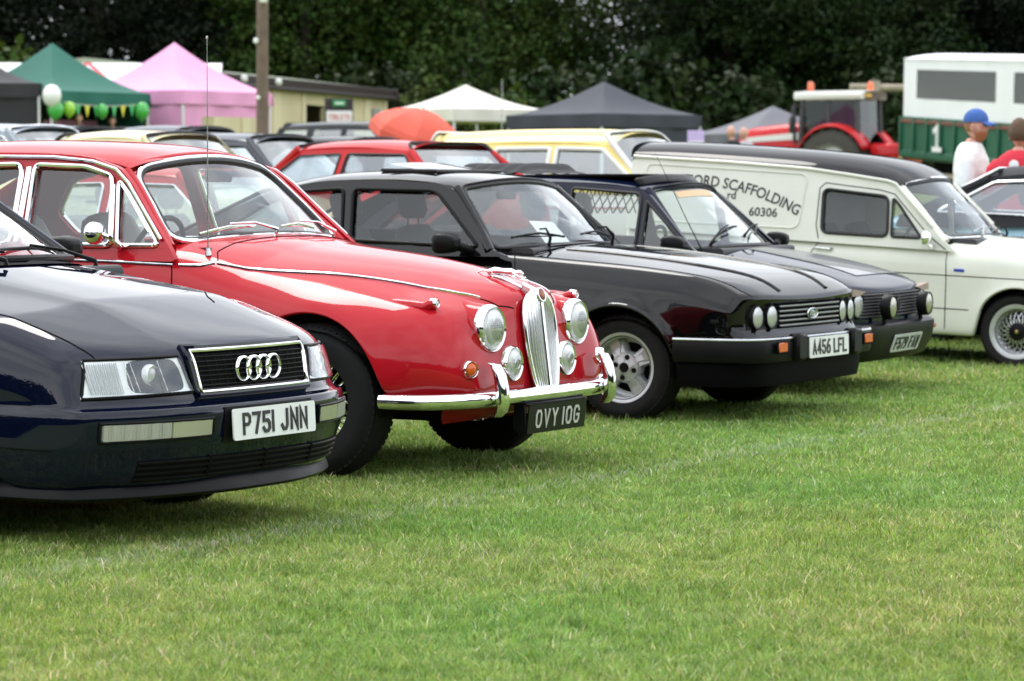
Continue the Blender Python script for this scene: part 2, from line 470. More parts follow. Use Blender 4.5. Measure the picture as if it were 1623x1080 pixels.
def screen(S):
    """windscreen / rear screen surface P(u, v), u -1..1 across, v 0..1 up"""
    def P(u, v):
        hw = S['hwb'] + (S['hwt'] - S['hwb']) * v
        zb = S['zb'] - S.get('db', 0) * u * u; zt = S['zt'] - S.get('dt', 0) * u * u
        x = (S['xb'] - S['bb'] * abs(u) ** 2.2) * (1 - v) + (S['xt'] - S['bt'] * abs(u) ** 2.2) * v + S.get('bulge', 0) * math.sin(PI * v)
        return Vector((x, u * hw, zb + (zt - zb) * v))
    return P
def screen_outline(S, r=.06, inset=0.0):
    hw = (S['hwb'] + S['hwt']) / 2; h = math.hypot(S['zt'] - S['zb'], S['xt'] - S['xb'])
    a, b = hw - inset, h - 2 * inset
    pl = densify(roundpoly([(-a, inset), (a, inset), (a, inset + b), (-a, inset + b)], r, 6), .09)
    return [(p[0] / hw, p[1] / h) for p in pl]
def build_screen(name, S, root, glass, trim=None, r=.06, seal=.012, trimr=.011, off=.0):
    P = screen(S); ol = screen_outline(S, r); rings = []
    for t in (1.0, .75, .5, .25): rings.append([tuple(P(p[0] * t, .5 + (p[1] - .5) * t)) for p in ol])
    mb = MB(); mb.grid(rings, closed=True); mb.fan(rings[-1]); g = mb.build(name, glass, root, 180)
    path = [P(*p) for p in ol]
    MB().tube(path, seal, 8, closed=True).build('rubber_seal', M_SEAL, g)
    if trim:
        o2 = screen_outline(S, r * 1.2, -.016); MB().tube([P(*p) + Vector((math.copysign(.006, S['xb'] - S['xt']), 0, .006)) for p in o2], trimr, 8, closed=True).build('screen_trim', trim, g)
    return g, P
def roof_shell(S, m, root, p=5.0, level=1, n=14):
    rail, top, rw = pch(S['rail']), pch(S['top']), pch(S['rw'])
    xf, xr = S['xf'], S['xr']; ss = [0, .3, .55, .75, .87, .94, .98, 1.0]; V = []; F = []
    fb, rb = S.get('fbow', 0), S.get('rbow', 0)
    for i in range(n + 1):
        t = i / n; x = xr + (xf - xr) * t
        for s in ss:
            yy = rw(x) * s
            xx = x + fb * (1 - s * s) * smooth01((t - .6) / .4) - rb * (1 - s * s) * smooth01((.4 - t) / .4)
            zr, zc = rail(x), top(x)
            V.append((xx, yy, zc - (zc - zr) * s ** p))
        V.append((x, rw(x) - .03, rail(x) - .012))
    b = len(ss) + 1
    for i in range(n):
        for j in range(b - 1): F.append((i * b + j, (i + 1) * b + j, (i + 1) * b + j + 1, i * b + j + 1))
    return cage_obj('roof', V, F, m, root, level)
WHEELS = {}
def wheel(root, x, sg, y, r, w, rr, style, z=None, steer=0):
    """sg -1: the side facing the camera. Built once per style for the +y side and shared."""
    key = (style, round(r, 3), round(w, 3), round(rr, 3))
    if key not in WHEELS:
        WHEELS[key] = wheel_meshes(*key)
    ms = WHEELS[key]
    wo_ = inst('wheel', ms[0][1], root, (x, sg * y, r if z is None else z), (0, 0, (PI if sg < 0 else 0) + R(steer)))
    for nm, me in ms[1:]: inst(nm, me, wo_)
    return wo_
def tmesh(mb, m, smooth=38):
    o = mb.build('tmp', m, None, smooth); me = o.data; bpy.data.objects.remove(o); return me
def wheel_meshes(style, r, w, rr):
    """axis y, outer face at +y (y = 0)"""
    out = []; h = w
    t = MB()
    prof = [(rr - .012, -h), (rr + .015, -h + .002), ((r + rr) / 2, -h - .006), (r - .018, -h + .008), (r - .004, -h + .03), (r, -h + .05), (r, -.05), (r - .004, -.03), (r - .018, -.008), ((r + rr) / 2 + .01, .008), ((r + rr) / 2 - .012, .009), (rr + .015, .001), (rr - .012, -.006)]
    t.lathe(prof, axis='y', n=56)
    for k in range(64):                                            # shoulder blocks and tread ribs
        a = 2 * PI * k / 64
        for (yy, dw) in ((-.017, .018), (-h + .017, .018)):
            t.box((math.cos(a) * (r - .017), yy, math.sin(a) * (r - .017)), (.014, dw, .019 * r / .3), 0, Matrix.Rotation(-a, 3, 'Y'))
    for yy in np.linspace(-h + .06, -.06, 4): t.lathe([(r - .001, yy - .011), (r + .002, yy - .009), (r + .002, yy + .009), (r - .001, yy + .011)], axis='y', n=48)
    tyre = tmesh(t, M_RUBBER)
    if style == 'wire':
        m = MB(); m.lathe([(rr - .03, -h + .01), (rr - .03, -.055), (rr - .012, -.04), (rr - .010, -.012), (rr + .008, -.002), (rr + .012, -.012), (rr - .004, -.02)], axis='y', n=48)
        m.lathe([(.0, .012), (.03, .010), (.042, -.005), (.05, -.03), (.05, -.12), (.0, -.12)], axis='y', n=28)
        for k in range(2): m.box((0, .012, 0), (.15, .012, .026), .004, Matrix.Rotation(PI / 2 * k, 3, 'Y'))
        rim = tmesh(m, M_CHROME); s = MB()
        for k in range(24):
            for (dy, off, y1) in ((-.02, .20, -.03), (-.10, -.20, -.05)):
                a = 2 * PI * k / 24; b2 = a + off
                s.tube([(math.cos(b2) * .048, dy, math.sin(b2) * .048), (math.cos(a) * (rr - .014), y1, math.sin(a) * (rr - .014))], .0034, 5)
        out = [('rim', rim), ('tyre', tyre), ('spokes', tmesh(s, M_CHROME))]
    elif style == 'fourspoke':
        m = MB(); m.lathe([(rr - .03, -h + .01), (rr - .045, -.10), (rr - .022, -.085), (rr - .018, -.015), (rr - .006, -.004), (rr + .010, 0), (rr + .012, -.012)], axis='y', n=56)
        for k in range(4):
            a0 = PI / 4 + PI / 2 * k + .25; ca, sa = math.cos(a0), math.sin(a0)
            def T(u, v, y): return (ca * u - sa * v, y, sa * u + ca * v)
            for (w0, w1, y0, y1, yb) in ((.052, .036, -.030, -.055, -.11), (.028, .012, -.022, -.048, -.05)):
                v = []
                for (u, ww, yy) in ((.028, w0, y0), (.085, (w0 + w1) / 2 * .95, (y0 + y1) / 2 - .004), (rr - .02, w1 + .022, y1 - .02)):
                    v += [T(u, -ww, yy - .012), T(u, -ww + .008, yy), T(u, ww - .008, yy), T(u, ww, yy - .012), T(u, ww, yb), T(u, -ww, yb)]
                f = []
                for i in range(2):
                    for q in range(6): f.append((i * 6 + q, i * 6 + (q + 1) % 6, i * 6 + 6 + (q + 1) % 6, i * 6 + 6 + q))
                f += [tuple(range(6)), tuple(range(17, 11, -1))]; m.add(v, f)
        m.lathe([(.0, -.022), (.026, -.022), (.034, -.028), (.075, -.034), (.085, -.05), (.085, -.1)], axis='y', n=32)
        rim = tmesh(m, M_ALLOY)
        d = MB(); d.lathe([(.0, -.115), (rr - .03, -.115)], axis='y', n=40); disc = tmesh(d, M_BLACKM)
        c = MB(); c.lathe([(.0, -.014), (.024, -.014), (.027, -.020), (.027, -.03)], axis='y', n=24)
        for k in range(4):
            a = PI / 2 * k + .25; c.lathe([(.0, -.020), (.010, -.020), (.014, -.026), (.014, -.036)], c=(math.cos(a) * .056, 0, math.sin(a) * .056), axis='y', n=14)
        out = [('rim', rim), ('tyre', tyre), ('brake_backing', disc), ('hub_caps', tmesh(c, M_BLACKP))]
    elif style == 'mesh':
        m = MB(); m.lathe([(rr - .045, -h + .01), (rr - .05, -.075), (rr - .03, -.065), (rr - .026, -.012), (rr - .004, -.002), (rr + .01, -.001), (rr + .012, -.012)], axis='y', n=56)
        rim = tmesh(m, M_ALLOY); s = MB()
        for k in range(20):
            for off in (.24, -.24):
                a = 2 * PI * k / 20; pts = []
                for t_ in (0, .35, .7, 1): q = a + off * (1 - 2 * t_); u = .05 + (rr - .035 - .05) * t_; pts.append((math.cos(q) * u, -.038 - .03 * t_ * t_, math.sin(q) * u))
                s.tube(pts, .0052, 5)
        d = MB(); d.lathe([(.0, -.11), (rr - .04, -.11)], axis='y', n=40)
        c = MB(); c.lathe([(.0, -.018), (.03, -.02), (.06, -.03), (.062, -.05)], axis='y', n=28)
        g = MB(); g.lathe([(.0, -.006), (.013, -.008), (.018, -.02)], axis='y', n=16)
        out = [('rim', rim), ('tyre', tyre), ('lattice', tmesh(s, M_STEEL)), ('brake_backing', tmesh(d, M_BLACKM)), ('hub', tmesh(c, M_BLACKP)), ('centre_cap', tmesh(g, mat('brass', (.6, .45, .2), .3, 1.0)))]
    else:
        m = MB(); m.lathe([(.0, -.02), (.05, -.018), (.06, -.035), (.11, -.045), (rr - .04, -.03), (rr - .015, -.04), (rr - .006, -.006), (rr + .01, -.001), (rr + .012, -.012)], axis='y', n=40)
        for k in range(10): a = 2 * PI * k / 10; m.box((math.cos(a) * (rr * .62), -.034, math.sin(a) * (rr * .62)), (.05, .01, .018), .003, Matrix.Rotation(-a, 3, 'Y'))
        out = [('rim', tmesh(m, M_STEEL)), ('tyre', tyre)]
    return out
def seat(root, x, y, z, m, h=.62, w=.48, head=True):
    """a front seat: cushion with backrest and headrest"""
    mb = MB(); mb.box((x, y, z), (.5, w, .16), .05); s = mb.build('seat', m, root, 50)
    b = MB(); rot = Matrix.Rotation(R(-14), 3, 'Y')
    prof = [(0, .95), (.12, 1.0), (.5, 1.0), (.8, .92), (.95, .74), (1, .5)]
    rings = []
    for t, k in prof:
        pts = []
        for q in range(16):
            a = 2 * PI * q / 16; ca, sa = math.cos(a), math.sin(a)
            px = .07 * math.copysign(abs(ca) ** .6, ca) * (1.0 - .25 * t); py = w / 2 * k * math.copysign(abs(sa) ** .55, sa)
            v = rot @ Vector((px, py, h * t)); pts.append((x - .23 + v.x, y + v.y, z + .03 + v.z))
        rings.append(pts)
    b.grid(rings, closed=True); b.fan(rings[-1]); b.fan(rings[0]); b.build('backrest', m, s, 60)
    if head:
        hh = MB(); top = rot @ Vector((0, 0, h)); hx, hz = x - .23 + top.x, z + .03 + top.z
        hh.box((hx - .01, y, hz + .13), (.09, .26, .17), .035, rot); hh.tube([(hx, y - .06, hz - .05), (hx, y - .06, hz + .1)], .006); hh.tube([(hx, y + .06, hz - .05), (hx, y + .06, hz + .1)], .006)
        hh.build('headrest', m, s, 50)
    return s
def interior(root, S, m, front=-.85, back=None, floor=.3, hw=.62, zdash=.86, seatz=.45, sh=.60, head=True, wheel_x=None, tilt=22):
    d = MB()
    P = S['ws']; xb = P['xb'] - .03
    pts = [(xb + .10, zdash + .03), (xb - .25, zdash + .02), (xb - .42, zdash), (xb - .47, zdash - .08), (xb - .40, zdash - .32), (xb + .1, zdash - .35)]
    d.prism(roundpoly(pts, .03, 3), -hw, hw, 'y'); d.build('dashboard', M_DASH, root, 40)
    for sy in (-1, 1): seat(root, front, sy * .36, seatz, m, sh, head=head)
    if back is not None:
        b = MB(); b.box((back, 0, seatz + .03), (.5, 1.2, .16), .05); b.box((back - .28, 0, seatz + .32), (.16, 1.22, .52), .06, Matrix.Rotation(R(-18), 3, 'Y')); b.build('rear_bench', m, root, 50)
    w = MB(); wx = (xb - .52) if wheel_x is None else wheel_x
    Rm = Matrix.Rotation(R(-tilt - 45), 3, 'Y'); c = Vector((wx, -.36, zdash - .02))
    ring = [c + Rm @ Vector((.19 * math.cos(2 * PI * k / 36), .19 * math.sin(2 * PI * k / 36), 0)) for k in range(36)]
    w.tube(ring, .013, 8, closed=True)
    for a in (0.3, PI - .3, -PI / 2): w.tube([c, c + Rm @ Vector((.18 * math.sin(a), .18 * math.cos(a), 0))], .012, 6)
    w.tube([c, c + Rm @ Vector((.0, 0, -.25))], .025, 8); w.build('steering_wheel', M_BLACKP, root)
    f = MB(); f.box(((xb + S['open'][0]) / 2, 0, floor), (abs(xb - S['open'][0]), hw * 2.1, .03)); f.build('cabin_floor', M_BLACKM, root)
def underbody(root, x0, x1, hw, axles, r, z=(.24, .55), fw=.5):
    u = MB(); zc, dz = (z[0] + z[1]) / 2, z[1] - z[0]
    xe = min(x1, axles[0] + r + .12) if fw > .4 else x1
    u.box(((x0 + xe) / 2, 0, zc), (xe - x0, 2 * fw, dz))
    cuts = sorted([x0] + [a + s * (r + .05) for a in axles for s in (-1, 1)] + [x1])
    for a, b in list(zip(cuts[::2], cuts[1::2]))[:-1]:
        if b - a > .05: u.box(((a + b) / 2, 0, zc - .003), (b - a - .004, 2 * hw, dz - .006))
    u.build('underbody', M_BLACKM, root, 0)
    for a in axles:
        w = MB(); pr = [(a + (r + .04) * math.cos(PI * k / 12), r * .86 + (r + .03) * math.sin(PI * k / 12)) for k in range(13)]
        for sg in (-1, 1): w = MB(); w.grid([[(p[0], sg * fw, p[1]), (p[0], sg * (hw + .04), p[1])] for p in pr]); w.build('wheel_arch_liner', M_BLACKM, root)
def side_windows(root, S, yU, m_body, both=True):
    """side panels with their openings, glass and trim"""
    for sg in ((-1, 1) if both else (-1,)):
        holes = [roundpoly(w['p'], w.get('r', .05)) for w in S['wins']]
        pn = lift_panel('side_panel', S['side'], holes, yU, sg, m_body, root, th=S.get('th', .03))
        for w, h in zip(S['wins'], holes):
            g = lift_glass(w.get('n', 'side_window'), h, yU, sg, w.get('g', M_GLASS), root)
            tr = w.get('t', M_SEAL); rad = w.get('tr', .010); ex = w.get('ex', .004)
            path = [(p[0], sg * (yU(p[0], p[1]) + ex), p[1]) for p in densify(h, .07)]
            MB().tube(path, rad, 8, closed=True, flat=1.0).build('window_trim', tr, g)
def line_on(sf, pts, sg, d=0.0, kind='side'):
    if kind == 'side': return [sf.side(p[0], p[1], sg, d) for p in pts]
    if kind == 'top': return [sf.top(p[0], p[1] * -sg * 1.0 if False else p[1], d) for p in pts]
    return [sf.front(p[0], p[1], d) for p in pts]
def lin(pts, n=10):
    out = []
    for a, b in zip(pts, pts[1:]):
        for k in range(n): t = k / n; out.append((a[0] + (b[0] - a[0]) * t, a[1] + (b[1] - a[1]) * t))
    out.append(pts[-1]); return out
def shut(root, paths, r=.0032, name='panel_gap'):
    for p in paths: MB().tube(p, r, 6).build(name, M_BLACKM, root)
def lens(name, root, c, r, m, yaw=0, bezel=M_CHROME, bz=.018, dome=.02, depth=.05, pitch=0):
    """round lamp facing +x at c; bezel, reflector bowl behind a domed lens"""
    b = MB(); b.lathe([(r - .002, -.012), (r - .001, .004), (r + bz * .5, .010), (r + bz, .0), (r + bz + .002, -.02), (r + bz, -depth)], n=40)
    o = b.build(name, bezel, root, 60, c); o.rotation_euler = (0, R(pitch), R(yaw))
    l = MB(); rings = [(r * math.sin(t * PI / 2), dome * math.cos(t * PI / 2)) for t in (1, .85, .65, .42, .2, .001)]
    l.lathe(rings, n=40); l.build('lens', m, o, 180)
    return o

# ------------------------------------------------------------------ lettering for number plates
GL = {
 'A': [[(0, 0), (.5, 1), (1, 0)], [(.2, .28), (.8, .28)]], 'F': [[(1, 1), (0, 1), (0, 0)], [(0, .52), (.8, .52)]],
 'G': [[(1, .78), (.78, 1), (.25, 1), (0, .8), (0, .2), (.25, 0), (.78, 0), (1, .2), (1, .46), (.6, .46)]],
 'J': [[(.9, 1), (.9, .22), (.65, 0), (.25, 0), (0, .2)]], 'L': [[(0, 1), (0, 0), (1, 0)]], 'N': [[(0, 0), (0, 1), (1, 0), (1, 1)]],
 'O': [[(.25, 0), (0, .2), (0, .8), (.25, 1), (.75, 1), (1, .8), (1, .2), (.75, 0), 'c']], 'P': [[(0, 0), (0, 1), (.7, 1), (1, .86), (1, .6), (.7, .46), (0, .46)]],
 'V': [[(0, 1), (.5, 0), (1, 1)]], 'W': [[(0, 1), (.22, 0), (.5, .7), (.78, 0), (1, 1)]], 'Y': [[(0, 1), (.5, .5), (.5, 0)], [(1, 1), (.5, .5)]],
 '0': [[(.25, 0), (0, .2), (0, .8), (.25, 1), (.75, 1), (1, .8), (1, .2), (.75, 0), 'c']], '1': [[(.5, 0), (.5, 1)]],
 '4': [[(.75, 0), (.75, 1), (0, .28), (1, .28)]], '5': [[(.95, 1), (.1, 1), (.06, .56), (.7, .58), (1, .42), (1, .16), (.72, 0), (.25, 0), (0, .16)]],
 '6': [[(.9, 1), (.55, 1), (.1, .6), (0, .3), (.02, .14), (.27, 0), (.75, 0), (1, .16), (1, .38), (.75, .54), (.3, .54), (.06, .4)]],
 '7': [[(0, 1), (1, 1), (.38, 0)]], '9': [[(.1, 0), (.45, 0), (.9, .4), (1, .7), (.98, .86), (.73, 1), (.25, 1), (0, .84), (0, .62), (.25, .46), (.7, .46), (.94, .6)]],
 '3': [[(0, 1), (.75, 1), (1, .86), (1, .66), (.75, .53), (.3, .53)], [(.75, .53), (1, .4), (1, .16), (.75, 0), (0, 0)]],
 'T': [[(0, 1), (1, 1)], [(.5, 1), (.5, 0)]], 'I': [[(.5, 0), (.5, 1)]], 'E': [[(1, 1), (0, 1), (0, 0), (1, 0)], [(0, .5), (.8, .5)]], 'S': [[(1, .84), (.75, 1), (.25, 1), (0, .84), (0, .66), (.25, .53), (.75, .47), (1, .34), (1, .16), (.75, 0), (.25, 0), (0, .16)]],
}
def lettering(text, h, w, sw, gap, space, thick=.003):
    """strokes as flat raised ribbons in the y-z plane facing +x, centred on the origin (reads left to right towards +y)"""
    x = 0; segs = []
    for ch in text:
        if ch == ' ': x += space; continue
        cw = w * (.0 if ch in '1I' else 1.0)
        ins = sw / 2
        for st in GL[ch]:
            cl = st[-1] == 'c'; pts = [p for p in st if p != 'c']
            segs.append(([(x + ins + ((p[0] - (.5 if ch in '1I' else 0)) * max(0, cw - sw)), ins + p[1] * (h - sw)) for p in pts], cl))
        x += max(cw, sw) + gap
    tot = x - gap; mb = MB()
    for k, (pts, cl) in enumerate(segs):
        e = pts
        if not cl:                              # square stroke ends
            a, b = Vector(pts[0]), Vector(pts[1]); d = (a - b).normalized() * (sw / 2); y0 = tuple(a + d)
            a2, b2 = Vector(pts[-1]), Vector(pts[-2]); d2 = (a2 - b2).normalized() * (sw / 2); y1 = tuple(a2 + d2); e = [y0] + pts[1:-1] + [y1]
        mb.ribbon(e, sw, 0, thick + .0004 * (k % 3), lambda u, v, t: (t, u - tot / 2, v - h / 2), cl)
    return mb
def number_plate(root, text, c, size=(.52, .111), base=M_PLATEW, ink=M_INK, pitch=0, yaw=0, name='number_plate', border=None, lh=.079, lw=.05, sw=.0125, gap=.011, space=.033):
    mb = MB(); mb.prism(roundpoly([(-size[0] / 2, -size[1] / 2), (size[0] / 2, -size[1] / 2), (size[0] / 2, size[1] / 2), (-size[0] / 2, size[1] / 2)], .012, 4), -.006, 0, 'x')
    o = mb.build(name, base, root, 40, c); o.rotation_euler = (0, R(pitch), R(yaw))
    lettering(text, lh, lw, sw, gap, space).build('lettering', ink, o, 40, (.0008, 0, 0))
    return o
def font_text(s, size, extrude=.001):
    cu = bpy.data.curves.new('lettering', 'FONT'); cu.body = s; cu.size = size; cu.extrude = extrude; cu.offset = size * .016; cu.resolution_u = 3
    to = bpy.data.objects.new('tmp', cu); COL.objects.link(to); bpy.context.view_layer.update()
    me = bpy.data.meshes.new_from_object(to.evaluated_get(bpy.context.evaluated_depsgraph_get()))
    bpy.data.objects.remove(to); bpy.data.curves.remove(cu)
    return me
def wiper(root, a, b, piv, m=M_BLACKP, nm=(0, 0, .02)):
    """arm from the pivot to the middle of a blade a-b"""
    a, b, piv = Vector(a), Vector(b), Vector(piv); n = Vector(nm); mid = (a + b) / 2
    w = MB(); w.tube([piv, piv + n, (piv + mid) / 2 + n * 1.6, mid + n], [.011, .010, .006, .005], 6); w.tube([a, a.lerp(b, .25) + n * .3, mid + n * .5, a.lerp(b, .75) + n * .3, b], .0065, 6); w.tube([a + n * .1, b + n * .1], .004, 5)
    return w.build('wiper', m, root)
def wing_mirror(root, c, size, m=M_BLACKP, arm=None, sg=-1):
    mb = MB(); dx, dy, dz = size; rings = []
    for t, k in ((0, .82), (.12, .97), (.35, 1), (.7, .86), (.93, .6), (1, .3)):
        pts = []
        for q in range(20):
            a = 2 * PI * q / 20; ca, sa = math.cos(a), math.sin(a)
            pts.append((c[0] - dx / 2 + dx * t, c[1] + dy / 2 * k * math.copysign(abs(ca) ** .5, ca), c[2] + dz / 2 * k * math.copysign(abs(sa) ** .5, sa)))
        rings.append(pts)
    mb.grid(rings, closed=True); mb.fan(rings[-1])
    if arm: mb.tube([c, arm], [.03, .022], 8)
    o = mb.build('wing_mirror', m, root, 60)
    g = MB(); g.fan(rings[0]); g.build('mirror_glass', M_CHROME, o)
    return o
# ------------------------------------------------------------------ the field
ROW0 = Vector((-.87, 11.0)); FWD = Vector((.870, -.492)); LAT = Vector((.492, .870))
def gz(x, y):
    """height of the field: level under the front row, rising gently behind it"""
    p = Vector((x, y)) - ROW0; b = -p.dot(FWD); a = p.dot(LAT)
    z = .24 * smooth01((b - 4.8) / 4.5) + .034 * max(0, min(b, 45) - 9)
    z += .10 * smooth01((a - 9.6) / 1.5) * smooth01((b - 1.4) / 3.0) * (1 - smooth01((b - 6) / 4))
    return z
def field_material(name, blade=False):
    m = bpy.data.materials.new(name); m.use_nodes = True; t = m.node_tree; b = t.nodes['Principled BSDF']
    geo = N(t, 'ShaderNodeNewGeometry')
    n1 = N(t, 'ShaderNodeTexNoise', Scale=1.3, Detail=5.0, Roughness=.62); n2 = N(t, 'ShaderNodeTexNoise', Scale=9.0, Detail=4.0); n3 = N(t, 'ShaderNodeTexNoise', Scale=.25, Detail=3.0)
    for n in (n1, n2, n3): t.links.new(geo.outputs['Position'], n.inputs['Vector'])
    c1 = N(t, 'ShaderNodeValToRGB'); e = c1.color_ramp.elements
    e[0].position = .32; e[0].color = (.218, .342, .060, 1); e[1].position = .70; e[1].color = (.318, .405, .108, 1)
    q = e.new(.52); q.color = (.268, .385, .080, 1)
    t.links.new(n1.outputs['Fac'], c1.inputs[0])
    c2 = N(t, 'ShaderNodeValToRGB'); e = c2.color_ramp.elements
    e[0].position = .35; e[0].color = (.75, .80, .70, 1); e[1].position = .68; e[1].color = (1.25, 1.15, 1.15, 1)
    t.links.new(n2.outputs['Fac'], c2.inputs[0])
    mx = N(t, 'ShaderNodeMixRGB', blend_type='MULTIPLY'); mx.inputs[0].default_value = 1
    t.links.new(c1.outputs[0], mx.inputs[1]); t.links.new(c2.outputs[0], mx.inputs[2])
    last = mx.outputs[0]
    if blade:                                  # each blade carries its own tint: greener, yellower or dry straw; some are chalked
        at = N(t, 'ShaderNodeAttribute'); at.attribute_name = 'tint'
        m2 = N(t, 'ShaderNodeMixRGB', blend_type='MULTIPLY'); m2.inputs[0].default_value = 1
        t.links.new(last, m2.inputs[1]); t.links.new(at.outputs['Color'], m2.inputs[2]); last = m2.outputs[0]
        b.inputs['Roughness'].default_value = .5; b.inputs['Specular IOR Level'].default_value = .4
        m3 = N(t, 'ShaderNodeMixRGB'); m3.inputs[2].default_value = (.62, .63, .58, 1)
        t.links.new(at.outputs['Alpha'], m3.inputs[0]); t.links.new(last, m3.inputs[1]); last = m3.outputs[0]
        tl_ = N(t, 'ShaderNodeBsdfTranslucent'); ms = N(t, 'ShaderNodeMixShader'); ms.inputs[0].default_value = .38; out = t.nodes['Material Output']
        t.links.new(last, tl_.inputs['Color']); t.links.new(b.outputs[0], ms.inputs[1]); t.links.new(tl_.outputs[0], ms.inputs[2]); t.links.new(ms.outputs[0], out.inputs['Surface'])
    else:
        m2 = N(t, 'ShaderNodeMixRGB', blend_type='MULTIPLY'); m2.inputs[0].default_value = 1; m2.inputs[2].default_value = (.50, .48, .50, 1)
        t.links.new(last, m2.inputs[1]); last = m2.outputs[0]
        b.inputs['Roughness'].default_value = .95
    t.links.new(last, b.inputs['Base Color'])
    return m
def make_field():
    def axis(lo, hi, fine0, fine1, fs, cs):
        v = [lo]
        while v[-1] < hi:
            s = fs if fine0 <= v[-1] <= fine1 else cs if abs(v[-1]) < 120 else cs * 8
            v.append(v[-1] + s)
        return v
    X = axis(-1500, 1500, -16, 16, 1.0, 12); Y = axis(-1500, 1500, 2, 60, 1.0, 12)
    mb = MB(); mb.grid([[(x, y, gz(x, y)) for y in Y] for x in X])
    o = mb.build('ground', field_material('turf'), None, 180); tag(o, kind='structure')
make_field()
CH0, CH1 = Vector((-1.60, 9.66)), Vector((2.93, 17.4))         # the worn chalk line in front of the bumpers
def make_grass():
    P = []
    def strip(d0, d1, dens):
        n = int((d1 - d0) * (d0 + d1) / 2 * .37 * dens * (1 + .75 * 2 / (.37 * (d0 + d1) / 2)) + 1); u = rng.random(n)
        d = np.sqrt(d0 * d0 + u * (d1 * d1 - d0 * d0)); x = (rng.random(n) - .5) * 2 * (.175 * d + 1.1)
        P.append(np.stack([x, d], 1))
    strip(6.9, 8.6, 19000); strip(8.6, 10.5, 14000); strip(10.5, 13, 9500); strip(13, 16, 5500); strip(16, 20, 3000); strip(20, 27, 1300)
    P = np.concatenate(P); r0 = (P[:, 0] - ROW0.x) * FWD.x + (P[:, 1] - ROW0.y) * FWD.y
    P = P[(r0 > -2.2) | (P[:, 1] > 19)]                                 # nothing of the lawn far under the cars shows
    n = len(P)
    # clumped, patchy lawn: low-frequency value noise on height and tint
    def vnoise(p, s, seed):
        g = np.random.default_rng(seed).random((64, 64)); q = p * s; i = np.floor(q).astype(int); f = q - i; f = f * f * (3 - 2 * f)
        a = g[i[:, 0] % 64, i[:, 1] % 64]; b = g[(i[:, 0] + 1) % 64, i[:, 1] % 64]; c = g[i[:, 0] % 64, (i[:, 1] + 1) % 64]; d = g[(i[:, 0] + 1) % 64, (i[:, 1] + 1) % 64]
        return (a * (1 - f[:, 0]) + b * f[:, 0]) * (1 - f[:, 1]) + (c * (1 - f[:, 0]) + d * f[:, 0]) * f[:, 1]
    v1, v2, v3 = vnoise(P, 2.3, 1), vnoise(P, 9, 2), vnoise(P, .8, 3)
    hgt = (.012 + .018 * v2 + .012 * v1) * (.6 + .8 * rng.random(n)); hgt *= np.where(rng.random(n) < .012, 1.7, 1)
    wid = (.0015 + .0011 * rng.random(n)) * (1 + np.clip(P[:, 1] - 9, 0, 9) * .11)
    az = rng.random(n) * 2 * PI; lean = hgt * (.25 + .9 * rng.random(n)); la = rng.random(n) * 2 * PI
    z = np.array([gz(a, b) for a, b in P]) if True else 0
    sx, sy = np.cos(az) * wid, np.sin(az) * wid; lx, ly = np.cos(la) * lean, np.sin(la) * lean
    V = np.zeros((n, 5, 3)); x, y = P[:, 0], P[:, 1]
    V[:, 0] = np.stack([x - sx, y - sy, z - .004], 1); V[:, 1] = np.stack([x + sx, y + sy, z - .004], 1)
    V[:, 2] = np.stack([x + sx * .8 + lx * .35, y + sy * .8 + ly * .35, z + hgt * .6], 1); V[:, 3] = np.stack([x - sx * .8 + lx * .35, y - sy * .8 + ly * .35, z + hgt * .6], 1)
    V[:, 4] = np.stack([x + lx, y + ly, z + hgt], 1)
    me = bpy.data.meshes.new('grass'); me.vertices.add(n * 5); me.vertices.foreach_set('co', V.reshape(-1))
    b = np.arange(n)[:, None] * 5; loops = np.concatenate([b + np.array([[0, 1, 2, 3]]), b + np.array([[3, 2, 4]])], 1).reshape(-1)
    me.loops.add(n * 7); me.loops.foreach_set('vertex_index', loops.astype(np.int32))
    st = (np.arange(n)[:, None] * 7 + np.array([[0, 4]])).reshape(-1); me.polygons.add(n * 2); me.polygons.foreach_set('loop_start', st.astype(np.int32))
    me.update(calc_edges=True); me.validate()
    T = np.ones((n, 4)); k = rng.random(n)
    br = .62 + .85 * rng.random(n) ** 1.3; T[:, 0] = br * (.85 + .35 * rng.random(n) + .3 * (v3 - .5)); T[:, 1] = br * (1.0 + .12 * rng.random(n)); T[:, 2] = br * (.85 + .7 * rng.random(n))
    dry = k < (.07 + .09 * np.clip(v1 * v3 * 2.2 - .30, 0, 1)); T[dry, 0] *= 2.2; T[dry, 1] *= 1.45; T[dry, 2] *= 3.6
    d = np.array([CH1.x - CH0.x, CH1.y - CH0.y]); L = np.hypot(*d); d /= L
    perp = np.abs((x - CH0.x) * -d[1] + (y - CH0.y) * d[0])
    worn = vnoise(P, 1.6, 5) * .7 + vnoise(P, 6, 6) * .5
    T[:, 3] = np.where(rng.random(n) < np.exp(-(perp / .10) ** 2) * np.clip(worn * 1.7 - .45, 0, 1) * .48, .28 + .42 * rng.random(n), 0)
    at = me.attributes.new('tint', 'FLOAT_COLOR', 'POINT'); at.data.foreach_set('color', np.repeat(T, 5, 0).reshape(-1))
    o = link('grass', me, field_material('grass_blade', True), None, 0); tag(o, 'short mown grass with dry straw patches and a worn chalk line', 'grass', kind='stuff')
make_grass()
